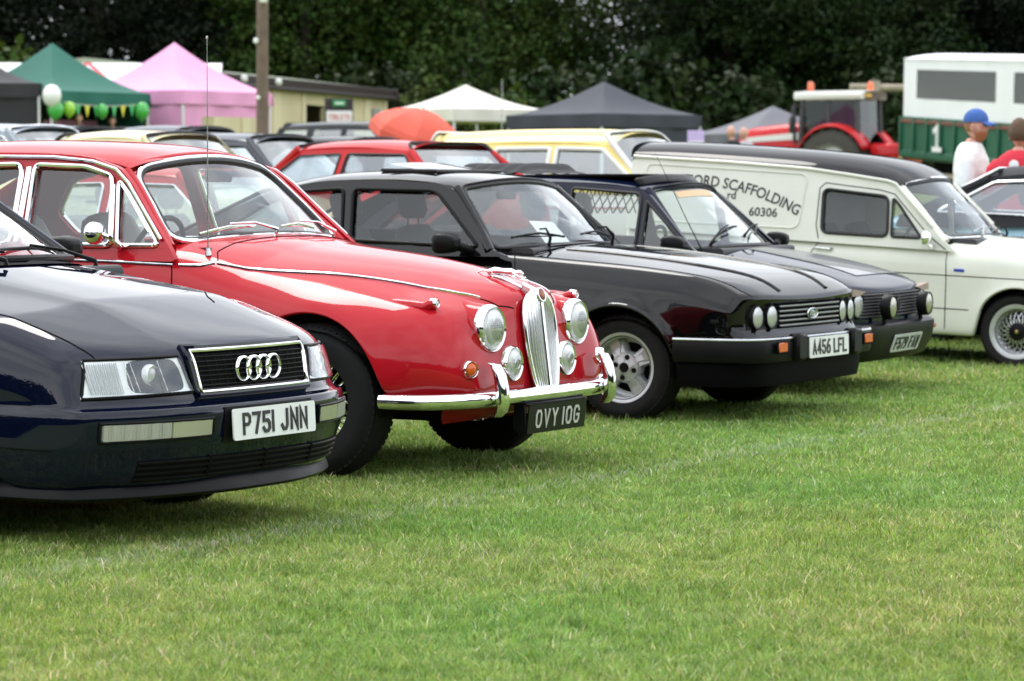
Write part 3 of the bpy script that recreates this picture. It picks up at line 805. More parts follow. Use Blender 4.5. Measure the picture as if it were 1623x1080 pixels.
# ------------------------------------------------------------------ front row: the five parked cars
def fpatch(root, sf, name, quad, m, d=.008, th=.03, nu=10, nv=5, r=0, smooth=30):
    """slab hugging the nose: quad = inner-bottom, outer-bottom, outer-top, inner-top as (y, z)"""
    A, B, C, D = [Vector(q) for q in quad]; F_ = []; Bk = []
    for i in range(nu + 1):
        u = i / nu; f_ = []; b_ = []
        for j in range(nv + 1):
            v = j / nv; p = A.lerp(B, u).lerp(D.lerp(C, u), v); h = sf.front(p.x, p.y)
            dd = d(u, v) if callable(d) else d
            f_.append((h.x + dd, p.x, p.y)); b_.append((h.x + (-.03 if callable(d) else d) - th, p.x, p.y))
        F_.append(f_); Bk.append(b_)
    mb = MB(); mb.grid(F_); mb.grid([r_[::-1] for r_ in Bk])
    ring = lambda G: [G[i][0] for i in range(nu + 1)] + [G[nu][j] for j in range(1, nv + 1)] + [G[i][nv] for i in range(nu - 1, -1, -1)] + [G[0][j] for j in range(nv - 1, 0, -1)]
    mb.grid([ring(F_), ring(Bk)], closed=True)
    return mb.build(name, m, root, smooth)
def fpath(sf, pts, d=.0, n=8): return [sf.front(p[0], p[1], d) for p in lin(pts, n)]
def bumper(root, name, plan, prof, m, n=6, smooth=40, caps=True):
    """sweep a closed profile of (out, z) along half a plan path of (x, y) from the side to the centre, then mirror"""
    half = [Vector((p[0], p[1], 0)) for p in smooth_path([(p[0], p[1], 0) for p in plan], n)]
    full = half + [Vector((p.x, -p.y, 0)) for p in half[::-1][1:]]
    rings = []
    for i, p in enumerate(full):
        a = full[max(0, i - 1)]; b = full[min(len(full) - 1, i + 1)]; t = (b - a).normalized(); nn = Vector((-t.y, t.x, 0)) * -1
        if nn.x < -.2 and i > len(half) * .7 and i < len(full) - len(half) * .7: nn = -nn
        nn = Vector((t.y, -t.x, 0)); nn = nn if (nn.x * .6 + nn.y * (1 if p.y > 0 else -1 if p.y < 0 else 0)) >= 0 else -nn
        rings.append([(p.x + nn.x * o, p.y + nn.y * o, z) for o, z in prof])
    mb = MB(); mb.grid(rings, closed=True)
    if caps: mb.f.append(tuple(range(len(prof)))); k = len(mb.v) - len(prof); mb.f.append(tuple(range(k, k + len(prof)))[::-1])
    return mb.build(name, m, root, smooth)
P_NAVY = paint('navy_paint', (.0022, .004, .016), coat=1.0)
P_RED = paint('red_paint', (.44, .009, .017), coat=.75, crough=.06)
P_BLACK = paint('black_paint', (.0025, .0025, .003), coat=.88)
P_DKBLUE = paint('dark_blue_paint', (.003, .006, .022), .32, .1)
P_CREAM = paint('cream_paint', (.72, .73, .65), .4, 0, .5, .05)
P_BLACKROOF = paint('black_roof_paint', (.005, .005, .007), .35)

# ---- dark navy open-top coupe at the near end of the row
def navy_coupe():
    root = thing('parked_car', 'dark navy car with four interlocked chrome rings on its grille, nearest the camera', 'car', (-.87 - .80 * .870, 10.95 + .80 * .492, 0), -29.5, 'classic cars in the front row')
    S = dict(xs=[-3.35, -3.1, -2.2, -1.7, -1.2, -.8, -.6, -.1, .1], W=[(-3.35, .74), (-2.9, .83), (-1, .858), (.1, .858), (.35, .850), (.5, .838)],
        sec=[(.2, .06), (.24, .025), (.32, .006), (.37, 0), (.475, .004), (.497, .010), (.506, .016), (.62, .014), (.9, .05)], sh=[(0, .075), (.025, .035), (.07, .010), (.14, 0)],
        N=[(.2, .72), (.235, .765), (.32, .782), (.37, .803), (.475, .812), (.497, .802), (.507, .752), (.55, .744), (.67, .728), (.70, .712), (.74, .69)],
        bow=[(0, 0), (.25, .005), (.45, .025), (.7, .085), (.87, .160), (.95, .205), (1, .245)], crown=[(.72, .022), (.45, .055), (.1, .085), (-.3, .11), (-1, .10)], zc=[(-3.4, .90), (-1, .98), (-.4, .965), (-.1, .922), (.3, .848), (.5, .795), (.65, .738), (.71, .712)],
        sill=[(-3.3, .26), (-1, .20), (.5, .205)], sillc=.195, arches=[(-.16, .345, .30), (-2.72, .345, .30)], flare=.006,
        rows=[([(0, .245)], .24), ([(0, .32)], .32), ([(0, .37)], .37), ([(-3, .52), (.3, .478), (.5, .470)], .470), ([(-3, .545), (.3, .500), (.5, .492)], .494), ([(-3, .555), (.3, .510), (.5, .502)], .504),
              ([(-3, .68), (.1, .62), (.5, .56)], .56), ([(-3, .80), (-.6, .80), (.1, .755), (.35, .715), (.5, .645)], .655), ([(-3.2, .84), (-2, .89), (-.6, .872), (-.1, .83), (.15, .805), (.35, .762), (.5, .695)], .710)],
        open=(-2.75, -.36), cowl=.26, creases={3: .55, 4: .5, 5: .9, 6: .9, 9: .15}, crownp=2.4, ridge=.014, ys=[1, .94, .84, .72, .62, .55, .47, .32, .15, 0])
    S['ws'] = dict(xb=-.37, zb=.985, bb=.24, hwb=.66, xt=-.98, zt=1.36, bt=.14, hwt=.52, db=.01, dt=.03)
    body = lower_body(S, P_NAVY, root, 2); sf = Surf(body)
    build_screen('windscreen', S['ws'], root, M_GLASS, M_BLACKP, .05, .014, .016)
    P = screen(S['ws'])
    mb = MB()
    for sg in (-1, 1): mb.tube([P(sg * 1.02, v) for v in (-.03, .2, .4, .6, .8, 1.0)], .026, 10)
    mb.tube([P(u, 1.02) for u in np.linspace(-1.02, 1.02, 13)], .026, 10); mb.build('windscreen_frame', P_NAVY, root)
    interior(root, S, M_SEATB, front=-1.35, back=-2.15, zdash=.92, seatz=.46, sh=.56)
    underbody(root, -3.3, .6, .80, (-.16, -2.72), .30, (.22, .50))
    for x in (-.16, -2.72):
        for sg in (-1, 1): wheel(root, x, sg, .835, .305, .20, .20, 'plain')
    # lamps
    for sg in (-1, 1):
        q = [(sg * .368, .543), (sg * .775, .535), (sg * .735, .664), (sg * .405, .668)]
        c = fpatch(root, sf, 'headlight', q, mat('lamp_white_reflector', (.92, .93, .95), .25, .10), lambda u, v: .004 - .020 * (max(0, math.sin(PI * min(1, u / .66))) * max(0, math.sin(PI * v)) ** .6 if u < .66 else .0), .05, 24, 10)
        MB().tube([p for p in fpath(sf, q + q[:1], .006)][:-1], .006, 6, closed=True).build('headlight_surround', M_BLACKP, c)
        [MB().tube([sf.front(sg * (.40 + .021 * k), .553, .013), sf.front(sg * (.42 + .020 * k), .657, .013)], .0016, 5).build('lens_flute', M_LENS, c) for k in (4, 9, 10)]
        fpatch(c, sf, 'headlight_lens', [(sg * .376, .549), (sg * .768, .541), (sg * .730, .659), (sg * .411, .663)], M_GLASSC, .020, .004, 14, 6)
        ll = MB()                                                         # ribbed outer third and bowl of the lamp
        b0 = sf.front(sg * .52, .605, .006); lens('lamp_bowl', c, b0 + Vector((-.012, 0, 0)), .030, M_LENS, 0, mat('lamp_white_reflector', ()), .010, .010, .02)
        for k in range(16):
            yy = .645 + .0068 * k; t = (k / 15); ll.tube([sf.front(sg * yy, .55, .012), sf.front(sg * yy, .655 - .004 * t, .012)], .0022, 5)
        ll.build('lens_ribs', M_LENS, c)
        q = [(sg * .335, .392), (sg * .765, .388), (sg * .765, .452), (sg * .335, .452)]
        f = fpatch(root, sf, 'bumper_lamp', [(sg * .525, .394), (sg * .755, .391), (sg * .755, .449), (sg * .525, .449)], M_FOGL, .010, .03, 12, 4)
        fpatch(f, sf, 'fog_lens', [(sg * .345, .396), (sg * .518, .394), (sg * .518, .449), (sg * .345, .449)], M_FOGL2, .010, .03, 8, 4)
        rb_ = MB()
        for k in range(22): yy = .53 + .010 * k; rb_.tube([sf.front(sg * yy, .395, .0105), sf.front(sg * yy, .447, .0105)], .0022, 5)
        rb_.build('lens_ribs', M_FOGL, f)
        MB().tube(fpath(sf, q + q[:1], .006)[:-1], .006, 6, closed=True).build('lamp_surround', M_BLACKP, f)
    # grille
    gq = [(-.322, .552), (.322, .552), (.338, .672), (-.338, .672)]
    g = fpatch(root, sf, 'grille', gq, M_BLACKM, .004, .03, 12, 4)
    MB().tube(fpath(sf, [(-.333, .541), (.333, .541), (.350, .683), (-.350, .683), (-.333, .541)], .013, 8)[:-1], .0085, 8, closed=True).build('chrome_frame', M_CHROME, g)
    fr = MB(); fr.tube(fpath(sf, [(-.345, .530), (.345, .530), (.364, .694), (-.364, .694), (-.345, .530)], .004, 8)[:-1], .014, 8, closed=True); fr.build('grille_surround', P_NAVY, g)
    for k in range(7): z = .562 + k * .0165; MB().tube(fpath(sf, [(-.322 - .1 * (z - .552), z), (.322 + .1 * (z - .552), z)], .010, 12), .0026, 5).build('grille_bar', M_BLACKP, g)
    for k in range(15): y = -.308 + k * .044; MB().tube(fpath(sf, [(y, .553), (y * 1.03, .671)], .008, 3), .0018, 4).build('grille_upright', M_BLACKP, g)
    for k in range(4):
        y = -.093 + .062 * k; c = sf.front(y, .611, .022); rg = MB(); rg.lathe([(.037, -.006), (.037, .004), (.041, .007), (.046, .004), (.046, -.006)], n=40)
        o = rg.build('emblem_ring', M_CHROME, root, 60, c + Vector((.0012 * (k % 2), 0, 0)))
    number_plate(root, 'P751 JNN', (.828, 0, .423), pitch=-3)
    fpatch(root, sf, 'plate_mount', [(-.275, .362), (.275, .362), (.275, .486), (-.275, .486)], M_BLACKP, .006, .03, 8, 3)
    # lower intake with slats, black lip
    lg = fpatch(root, sf, 'lower_intake', [(-.62, .243), (.62, .243), (.62, .318), (-.62, .318)], M_BLACKM, .003, .02, 16, 3)
    for k in range(4): z = .252 + .019 * k; MB().tube(fpath(sf, [(-.62, z), (.62, z)], .006, 18), .0045, 5).build('intake_slat', M_BLACKP, lg)
    for y in (-.32, 0, .32): MB().tube(fpath(sf, [(y, .245), (y, .318)], .008, 3), .005, 5).build('intake_upright', M_BLACKP, lg)
    bumper(root, 'front_lip', [(.20, .80), (.345, .80), (.46, .79), (.54, .755), (.62, .64), (.70, .45), (.755, .22), (.765, 0)], [(-.05, .178), (-.002, .180), (.012, .192), (.006, .215), (-.012, .238), (-.05, .242)], M_BLACKP)
    # hood and bumper joints
    tp = lambda pts, d=.0: [sf.top(p[0], p[1], d) for p in lin(pts, 10)]
    ps = []
    for sg in (-1, 1):
        ps.append(tp([(.565, sg * .69), (.50, sg * .705), (.3, sg * .712), (0, sg * .712), (-.35, sg * .70)]))
        ps.append([sf.side(x, z, sg) for x, z in lin([(.25, .366), (.40, .362), (.48, .36)], 5)]); ps.append([sf.side(x, z, sg) for x, z in lin([(-.66, .25), (-.66, .5), (-.62, .80)], 6)])
    ps.append(tp([(.39, .25), (.33, .29), (.27, .36)]))
    shut(root, ps, .003)
    # cowl grille, wipers, wing mirrors
    cw = MB(); cw.grid([[tuple(sf.topz(x - .2 * (y / .62) ** 2, y, .006)) for x in (-.25, -.29, -.33)] for y in np.linspace(-.62, .62, 15)]); cw.build('cowl_panel', M_BLACKM, root)
    for y in (.36, -.18): wiper(root, P((y - .42) / .66, .05) + Vector((.015, 0, .015)), P((y + .16) / .66, .04) + Vector((.015, 0, .012)), sf.topz(-.24, y, .01))
    for sg in (-1, 1): wing_mirror(root, (-.80, sg * .90, 1.005), (.11, .17, .10), M_BLACKP, (-.79, sg * .76, .94), sg)
    mb = MB()
    for sg in (-1, 1): mb.tube([sf.top(-.55, sg * .74, .002), (-1.2, sg * .775, .915), (-2.2, sg * .77, .925), (-2.8, sg * .7, .92)], .012, 8)
    mb.build('belt_trim', M_CHROME, root)
    hd = MB(); hd.box((-2.85, 0, .95), (.5, 1.3, .10), .045); hd.build('folded_hood', M_SEATB, root)
    return root
navy_coupe()

# ---- red saloon with the upright chrome grille
def red_saloon():
    root = thing('parked_car', 'glossy red classic saloon with a leaping cat mascot and chrome overriders', 'car', (-.476, 13.78, 0), -29.5, 'classic cars in the front row')
    SEC = {
     -3.80: [(.42, .36), (.52, .42), (.58, .50), (.57, .60), (.54, .68), (.47, .73), (.36, .755), (.24, .765), (.12, .77), (0, .772)],
     -3.45: [(.60, .28), (.72, .42), (.765, .56), (.75, .70), (.70, .81), (.60, .87), (.48, .895), (.33, .91), (.15, .918), (0, .92)],
     -2.7: [(.76, .25), (.825, .42), (.84, .58), (.825, .74), (.79, .88), (.745, .965), (.6, .985), (.4, .995), (.2, 1.0), (0, 1.0)],
     -1.4: [(.77, .25), (.835, .42), (.845, .58), (.835, .74), (.805, .89), (.768, .972), (.6, .985), (.4, 1.0), (.2, 1.0), (0, 1.0)],
     -.75: [(.77, .25), (.83, .42), (.84, .58), (.83, .73), (.80, .86), (.745, .955), (.60, 1.008), (.4, 1.034), (.2, 1.044), (0, 1.046)],
     -.4: [(.77, .25), (.825, .42), (.835, .58), (.825, .71), (.785, .82), (.705, .885), (.575, .925), (.4, .968), (.2, .992), (0, .998)],
     0.0: [(.79, .25), (.825, .42), (.835, .57), (.82, .68), (.775, .775), (.675, .825), (.55, .878), (.38, .920), (.19, .945), (0, .950)],
     .25: [(.80, .30), (.83, .44), (.835, .555), (.815, .65), (.762, .735), (.655, .794), (.490, .842), (.335, .880), (.17, .902), (0, .907)],
     .40: [(.805, .335), (.825, .45), (.822, .545), (.797, .63), (.742, .720), (.630, .772), (.450, .806), (.30, .842), (.15, .865), (0, .87)]}
    xs = sorted(SEC); rf = [(pch([(x, SEC[x][k][0]) for x in xs]), pch([(x, SEC[x][k][1]) for x in xs])) for k in range(10)]
    arches = [(0, .385, .33), (-2.727, .375, .33)]
    st = set([-3.80, -3.65, -3.45, -3.2, -2.2, -1.9, -1.6, -1.3, -1.05, -.9, -.75, -.55])
    for xc, r, zc in arches:
        for q in (-1.05, -1, -.965, -.87, -.7, -.48, -.24, 0, .24, .48, .7, .87, .965, 1, 1.05): st.add(round(xc + q * r, 3))
    st = sorted(x for x in st if x <= .405); keep = [st[0]]
    for x in st[1:]:
        if x - keep[-1] > .014: keep.append(x)
    cols = []
    for x in keep:
        sec = [(f(x), g(x)) for f, g in rf]; zb = sec[0][1]
        for xc, r, zc in arches:
            if abs(x - xc) < r: zb = max(zb, zc + math.sqrt(r * r - (x - xc) ** 2))
        yz = pch([(s[1] + 1e-4 * i, s[0]) for i, s in enumerate(sec[:7])]); c = []; prev = -1
        for k, (y, z) in enumerate(sec):
            if k == 0: z = zb
            z2 = max(z, prev + .014) if k < 7 else z
            if k < 6:
                y2 = yz(z2)
                for xc, r, zc in arches:
                    dd = math.hypot(x - xc, z2 - zc) - r
                    if z2 > zc - .1: y2 += .012 * math.exp(-(max(0, dd) / .05) ** 2)
                c.append((x, y2, z2))
            else: c.append((x, y, max(z, prev + .004) if k < 7 else z))
            prev = c[-1][2]
        cols.append(c)
    cols += [
     [(.50, .765, .335), (.51, .793, .45), (.515, .788, .54), (.515, .762, .615), (.515, .702, .703), (.52, .615, .754), (.53, .41, .770), (.53, .275, .808), (.535, .14, .832), (.535, 0, .838)],
     [(.565, .71, .335), (.585, .742, .44), (.590, .735, .525), (.592, .70, .595), (.593, .645, .665), (.595, .56, .706), (.600, .375, .725), (.605, .245, .765), (.615, .12, .795), (.618, 0, .803)],
     [(.615, .655, .335), (.640, .685, .43), (.643, .672, .51), (.640, .635, .57), (.640, .575, .610), (.640, .49, .628), (.640, .345, .675), (.645, .215, .715), (.655, .10, .745), (.660, 0, .755)],
     [(.645, .60, .335), (.668, .625, .41), (.672, .605, .475), (.668, .565, .525), (.664, .505, .553), (.662, .430, .565), (.662, .310, .59), (.665, .19, .62), (.675, .09, .645), (.682, 0, .655)],
     [(.668, .545, .335), (.685, .565, .395), (.687, .540, .435), (.684, .495, .465), (.680, .440, .480), (.678, .37, .487), (.678, .265, .497), (.680, .165, .515), (.690, .08, .53), (.698, 0, .535)],
     [(.68, .50, .335), (.695, .515, .37), (.696, .490, .392), (.694, .445, .405), (.690, .39, .412), (.688, .325, .416), (.688, .235, .42), (.690, .15, .425), (.700, .07, .43), (.706, 0, .432)],
     [(.68, .46, .32), (.690, .47, .328), (.690, .445, .33), (.688, .405, .33), (.685, .35, .33), (.684, .29, .33), (.684, .21, .33), (.686, .135, .33), (.694, .065, .33), (.70, 0, .33)]]
    V = []; F = []
    for c in cols: V += [(c[0][0], c[0][1] - .055, c[0][2])] + c
    w = 11; nk = len(keep)
    for i in range(len(cols) - 1):
        xm = (cols[i][5][0] + cols[i + 1][5][0]) / 2
        for k in range(w - 1):
            if k >= 7 and -3.05 < xm < -.80: continue
            F.append((i * w + k, (i + 1) * w + k, (i + 1) * w + k + 1, i * w + k + 1))
    tail = [(-3.8, y * .9, z) for (_, y, z) in cols[0]]
    body = cage_obj('body', V, F, P_RED, root, 2); sf = Surf(body)
    b = MB(); b.fan([tuple(p) for p in cols[0]] + [(p[0], -p[1], p[2]) for p in cols[0][::-1][1:]]); b.build('tail_panel', P_RED, root)
    # cabin
    yU = lambda x, z: .768 - .385 * (z - .97) - .03 * smooth01((-x - 2.3) / .9)
    S = dict(open=(-3.0, -.75))
    S['side'] = roundpoly([(-.70, .925), (-.755, .99), (-.90, 1.130), (-1.03, 1.265), (-1.12, 1.338), (-1.26, 1.378), (-1.5, 1.400), (-1.9, 1.405), (-2.3, 1.385), (-2.65, 1.31), (-2.95, 1.17), (-3.15, 1.0), (-3.2, .92)], .03, 3)
    S['wins'] = [dict(p=[(-1.595, 1.352), (-1.30, 1.342), (-1.140, 1.298), (-1.070, .992), (-1.555, .992)], r=.035, t=M_CHROME, tr=.013, n='front_door_window'),
                 dict(p=[(-1.102, 1.282), (-1.035, 1.225), (-.812, .994), (-1.032, .992)], r=.03, t=M_CHROME, tr=.012, n='quarter_light'),
                 dict(p=[(-1.665, 1.355), (-2.1, 1.345), (-2.36, 1.285), (-2.50, 1.12), (-2.40, 1.0), (-1.635, .992)], r=.05, t=M_CHROME, tr=.013, n='rear_door_window')]
    side_windows(root, S, yU, P_RED)
    S['ws'] = dict(xb=-.70, zb=1.034, bb=.115, hwb=.655, xt=-1.055, zt=1.372, bt=.055, hwt=.535, db=.03, dt=.055, bulge=.012)
    _, P = build_screen('windscreen', S['ws'], root, M_GLASS, M_CHROME, .11, .016, .013)
    MB().tube([P(u, 1.05) + Vector((-.022, 0, .004)) for u in np.linspace(-1.02, 1.02, 21)], .024, 10).build('windscreen_header', P_RED, root)
    roof_shell(dict(xf=-1.11, xr=-3.05, fbow=.055, rbow=0, rail=[(-1.1, 1.330), (-1.26, 1.378), (-1.5, 1.40), (-1.9, 1.405), (-2.3, 1.385), (-2.65, 1.31), (-2.95, 1.17), (-3.05, 1.09)],
        top=[(-1.10, 1.385), (-1.26, 1.426), (-1.43, 1.455), (-1.885, 1.473), (-2.3, 1.464), (-2.65, 1.395), (-2.95, 1.25), (-3.05, 1.17)], rw=[(-1.1, .565), (-1.2, .592), (-1.4, .605), (-2, .606), (-2.6, .59), (-3.05, .57)]), P_RED, root, 3.6, 1, 16)
    for sg in (-1, 1):
        fl = MB(); fl.tube([P(sg * 1.05, v) + Vector((-.012, 0, 0)) for v in (-.10, .1, .3, .5, .7, .9, 1.02)], [.05, .045, .036, .034, .034, .034, .03], 10); fl.build('windscreen_pillar', P_RED, root)
    for sg in (-1, 1): MB().tube([(x, sg * (yU(x, z) + .008), z) for x, z in lin([(-.80, 1.02), (-.92, 1.140), (-1.045, 1.268), (-1.13, 1.330), (-1.27, 1.366), (-1.5, 1.386), (-1.9, 1.391), (-2.3, 1.371), (-2.65, 1.30)], 4)], .009, 6).build('drip_rail', M_CHROME, root)
    for sg in (-1, 1): MB().box((-1.615, sg * (yU(-1.6, 1.17) + .004), 1.172), (.030, .014, .37), .004, Matrix.Rotation(R(-4), 3, 'Y') @ Matrix.Rotation(R(21 * sg), 3, 'X')).build('door_pillar_trim', M_CHROME, root)
    rw = dict(xb=-3.18, zb=1.03, bb=-.12, hwb=.6, xt=-2.72, zt=1.36, bt=-.06, hwt=.5)
    build_screen('rear_screen', rw, root, M_GLASS, M_CHROME, .1)
    interior(root, S, M_SEATT, front=-1.58, back=-2.35, zdash=.955, seatz=.58, sh=.52, head=False, wheel_x=-1.12, floor=.32)
    underbody(root, -3.4, .60, .77, (0, -2.727), .33, (.25, .62))
    for x in (0, -2.727):
        for sg in (-1, 1): wheel(root, x, sg, .795, .335, .185, .205, 'wire')
    # lamps
    for sg in (-1, 1):
        o = lens('headlight', root, (.668, sg * .383, .645), .088, M_LENS, -2 * sg * -1, M_CHROME, .016, .030, .035)
        pod = MB(); pod.lathe([(.104, -.03), (.107, -.045), (.112, -.08), (.125, -.13), (.15, -.19)], n=36); pod.build('headlight_pod', P_RED, o, 180)
        gd = MB()                                                          # upper half carries a fine mesh pattern
        for k in range(1, 9):
            z = .010 * k; h = math.sqrt(max(0, .086 ** 2 - z * z)); gd.tube([(.034 - .030 * ((y * y + z * z) / .0077), y, z) for y in np.linspace(-h, h, 9)], .0011, 4)
        for k in range(-8, 9):
            y = .010 * k; h = math.sqrt(max(0, .086 ** 2 - y * y)); gd.tube([(.034 - .030 * ((y * y + z * z) / .0077), y, z) for z in np.linspace(0.004, h, 7)], .0011, 4)
            gd.tube([(.034 - .030 * ((y * y + z * z) / .0077), y, z) for z in np.linspace(-h, -.004, 5)], .0009, 4)
        gd.build('lens_pattern', M_STEEL, o)
        o = lens('fog_lamp', root, (.690, sg * .242, .490), .066, M_LENS, 0, M_CHROME, .013, .022, .075)
        c = MB(); [c.tube([(.023 - .020 * ((y * y + z * z) / .0043), y, z) for z in np.linspace(-math.sqrt(max(0, .063 ** 2 - y * y)), math.sqrt(max(0, .063 ** 2 - y * y)), 7)], .001, 4) for y in np.linspace(-.055, .055, 12)]; c.lathe([(.018, .021), (.021, .024), (.024, .021)], n=20); c.build('lens_pattern', M_STEEL, o)
        q = sf.front(sg * .59, .482); lens('indicator', root, (q.x + .012, sg * .592, .482), .030, M_AMBER, 22 * sg, M_CHROME, .009, .016, .04)
        # side light pod riding on the wing crown
        z0 = sf.top(.50, sg * .625).z; pd = MB()
        pd.tube([(.33, sg * .630, sf.top(.33, sg * .630).z - .030), (.42, sg * .625, sf.top(.42, sg * .625).z - .018), (.48, sg * .622, sf.top(.48, sg * .622).z - .006), (.508, sg * .621, .756), (.526, sg * .621, .760)], [.030, .030, .028, .024, .019], 16, flat=1.3, up=(0, 0, 1))
        p0 = pd.build('side_light_pod', P_RED, root, 60); lens('side_light', p0, (.528, sg * .621, .760), .014, M_LENS, 0, M_CHROME, .006, .012, .012)
    # grille: oval chrome surround, vertical bars, broad centre rib
    gx = lambda z: .668 + .060 * (1 - ((z - .33) / .46)) if z < .79 else .668
    gwf = pch([(.33, .070), (.40, .098), (.50, .122), (.60, .134), (.68, .133), (.73, .120), (.765, .092), (.785, .055), (.797, .0)])
    def gw(z): return gwf(z)
    zz = list(np.linspace(.340, .74, 12)) + [.76, .775, .787]
    ol = [(gx(z), gw(z), z) for z in zz] + [(gx(.79) - .004, .03, .794), (gx(.79) - .006, 0, .796)]
    bk = MB(); bk.grid([[(gx(z) - .006, -gw(z), z), (gx(z) + .004, 0, z), (gx(z) - .006, gw(z), z)] for z in zz]); g = bk.build('grille', M_BLACKM, root)
    MB().tube(ol + [(p[0], -p[1], p[2]) for p in ol[::-1][1:]], .011, 10).build('grille_surround', M_CHROME, g)
    for k in range(1, 7):
        for sg in (-1, 1): f = k / 7.1; MB().tube([(gx(z) + .016 * (1 - f * f), sg * gw(z) * f, z) for z in zz], .0066, 8).build('grille_bar', M_GRILLE, g)
    MB().tube([(gx(z) + .017, 0, z) for z in zz] + [(.660, 0, .80), (.60, 0, .826)], .009, 10, flat=2.3, up=(1, 0, .3)).build('centre_rib', M_CHROME, g)
    bd = MB(); bd.lathe([(.0, .012), (.020, .010), (.027, .004), (.029, -.006)], n=28); o = bd.build('grille_badge', mat('badge_bronze', (.28, .10, .06), .35, .6), g, 60, (.690, 0, .780)); o.rotation_euler = (0, R(-18), 0)
    rg = MB(); rg.lathe([(.027, -.006), (.027, .008), (.033, .008), (.034, -.008)], n=28); q = rg.build('badge_rim', M_CHROME, g, 60, (.690, 0, .780)); q.rotation_euler = (0, R(-18), 0)
    # leaping cat mascot on its plinth
    c = MB(); zb = lambda x: sf.top(x, 0).z
    c.tube([(.44, 0, zb(.44) + .004), (.50, 0, zb(.50) + .006), (.60, 0, zb(.60) + .004)], [.008, .014, .006], 8)
    c.tube([(.425, 0, .878), (.46, 0, .882), (.505, 0, .879), (.545, 0, .877), (.572, 0, .872)], [.010, .017, .013, .016, .010], 10)
    c.tube([(.565, 0, .874), (.588, 0, .874), (.605, 0, .868)], [.010, .013, .006], 8)
    for sy in (-.009, .009):
        c.tube([(.45, sy, .880), (.435, sy, .866), (.452, sy, .856), (.43, sy, .850)], [.010, .007, .005, .004], 6); c.tube([(.555, sy, .872), (.585, sy, .856), (.612, sy, .852)], [.008, .005, .004], 6)
    c.tube([(.428, 0, .880), (.40, 0, .884), (.375, 0, .876)], [.006, .004, .003], 6); c.tube([(.50, 0, .868), (.51, 0, zb(.51))], .006, 6)
    c.build('leaping_cat_mascot', M_CHROME, root, 70)
    # bumper, overriders, plate
    prof = [(.030 * math.cos(a), .352 + .034 * math.sin(a)) for a in np.linspace(0, 2 * PI, 14, endpoint=False)]
    bumper(root, 'front_bumper', [(.385, .835), (.50, .825), (.60, .775), (.68, .66), (.725, .48), (.745, .25), (.75, 0)], prof, M_CHROME, 6, 70)
    for sg in (-1, 1):
        ov = MB(); rings = []
        for (x, z, hx, hy) in ((.700, .508, .012, .016), (.735, .500, .022, .026), (.755, .46, .026, .030), (.768, .40, .028, .032), (.772, .34, .028, .032), (.765, .30, .026, .030), (.745, .278, .018, .022)):
            rings.append([(x + hx * math.copysign(abs(math.cos(a)) ** .8, math.cos(a)) + .008, sg * .488 + hy * math.sin(a), z) for a in np.linspace(0, 2 * PI, 16, endpoint=False)])
        ov.grid(rings, closed=True); ov.fan(rings[0]); ov.fan(rings[-1]); ov.build('overrider', M_CHROME, root, 70)
    pt = number_plate(root, 'OVY 1OG', (.775, .0, .25), (.52, .125), M_PLATEB, M_SILV, 6, lh=.079, lw=.052, sw=.0105, gap=.020, space=.024)
    bx = MB(); bx.box((.74, 0, .316), (.075, .53, .016), .006); bx.box((.735, -.262, .255), (.06, .012, .12), .004); bx.box((.735, .262, .255), (.06, .012, .12), .004); bx.build('plate_shroud', M_BLACKP, root)
    vl = MB(); vl.grid([[(.62 - .10 * (y / .5) ** 2, y, .335), (.60 - .10 * (y / .5) ** 2, y, .27), (.50, y, .24)] for y in np.linspace(-.52, .52, 9)]); vl.build('front_valance', P_RED, root)
    # brightwork along the wing, hood seam and panel gaps
    for sg in (-1, 1):
        MB().tube([sf.top(x, sg * y, .004) for x, y in lin([(-.54, .702), (-.40, .674), (-.25, .634), (0, .562), (.25, .495), (.38, .450), (.50, .375), (.565, .315)], 6)], .0075, 8, flat=.6).build('bonnet_strip', M_CHROME, root)
        MB().tube([sf.side(x, z, sg, .006) for x, z in lin([(-.73, .910), (-1.1, .922), (-1.6, .930), (-2.3, .925)], 6)], .008, 8, flat=.6).build('waist_strip', M_CHROME, root)
        MB().tube([sf.side(-.70, .909, sg, .005), sf.side(-.65, .908, sg, .005), sf.side(-.60, .907, sg, .005), sf.top(-.55, sg * .704, .004)], .0075, 8, flat=.6).build('scuttle_strip', M_CHROME, root)
        h = sf.side(-1.42, .86, sg, .018); hd = MB(); hd.tube([(h.x - .07, h.y, .86), (h.x - .05, h.y + sg * .012, .86), (h.x + .05, h.y + sg * .012, .862), (h.x + .07, h.y, .862)], .009, 8); hd.build('door_handle', M_CHROME, root)
    ps = []
    for sg in (-1, 1):
        ps.append([sf.top(x, sg * y) for x, y in lin([(.565, .315), (.62, .25), (.645, .16)], 6)]); ps.append([sf.top(x, sg * y) for x, y in lin([(-.54, .695), (-.60, .61), (-.615, .45), (-.60, .2), (-.595, 0)], 6)])
        ps.append([sf.side(x, z, sg) for x, z in lin([(-.755, .94), (-.725, .88), (-.705, .80), (-.70, .6), (-.70, .27)], 8)]); ps.append([sf.side(x, z, sg) for x, z in lin([(-1.60, .95), (-1.61, .6), (-1.62, .27)], 8)])
    shut(root, ps, .0034)
    # aerial, mirror, wipers, washer jets
    a = MB(); ab = sf.top(-.614, -.66); a.tube([ab + Vector((0, -.0, 0)), (-.614, -.664, ab.z + .03)], [.016, .008], 12); a.tube([(-.614, -.664, ab.z + .02), (-.613, -.665, 1.42), (-.612, -.666, 1.90)], [.0035, .003, .0018], 6); a.lathe([(.001, .008), (.005, .004), (.005, -.004), (.001, -.008)], (-.612, -.666, 1.905), 'z', 8); a.build('aerial', M_STEEL, root)
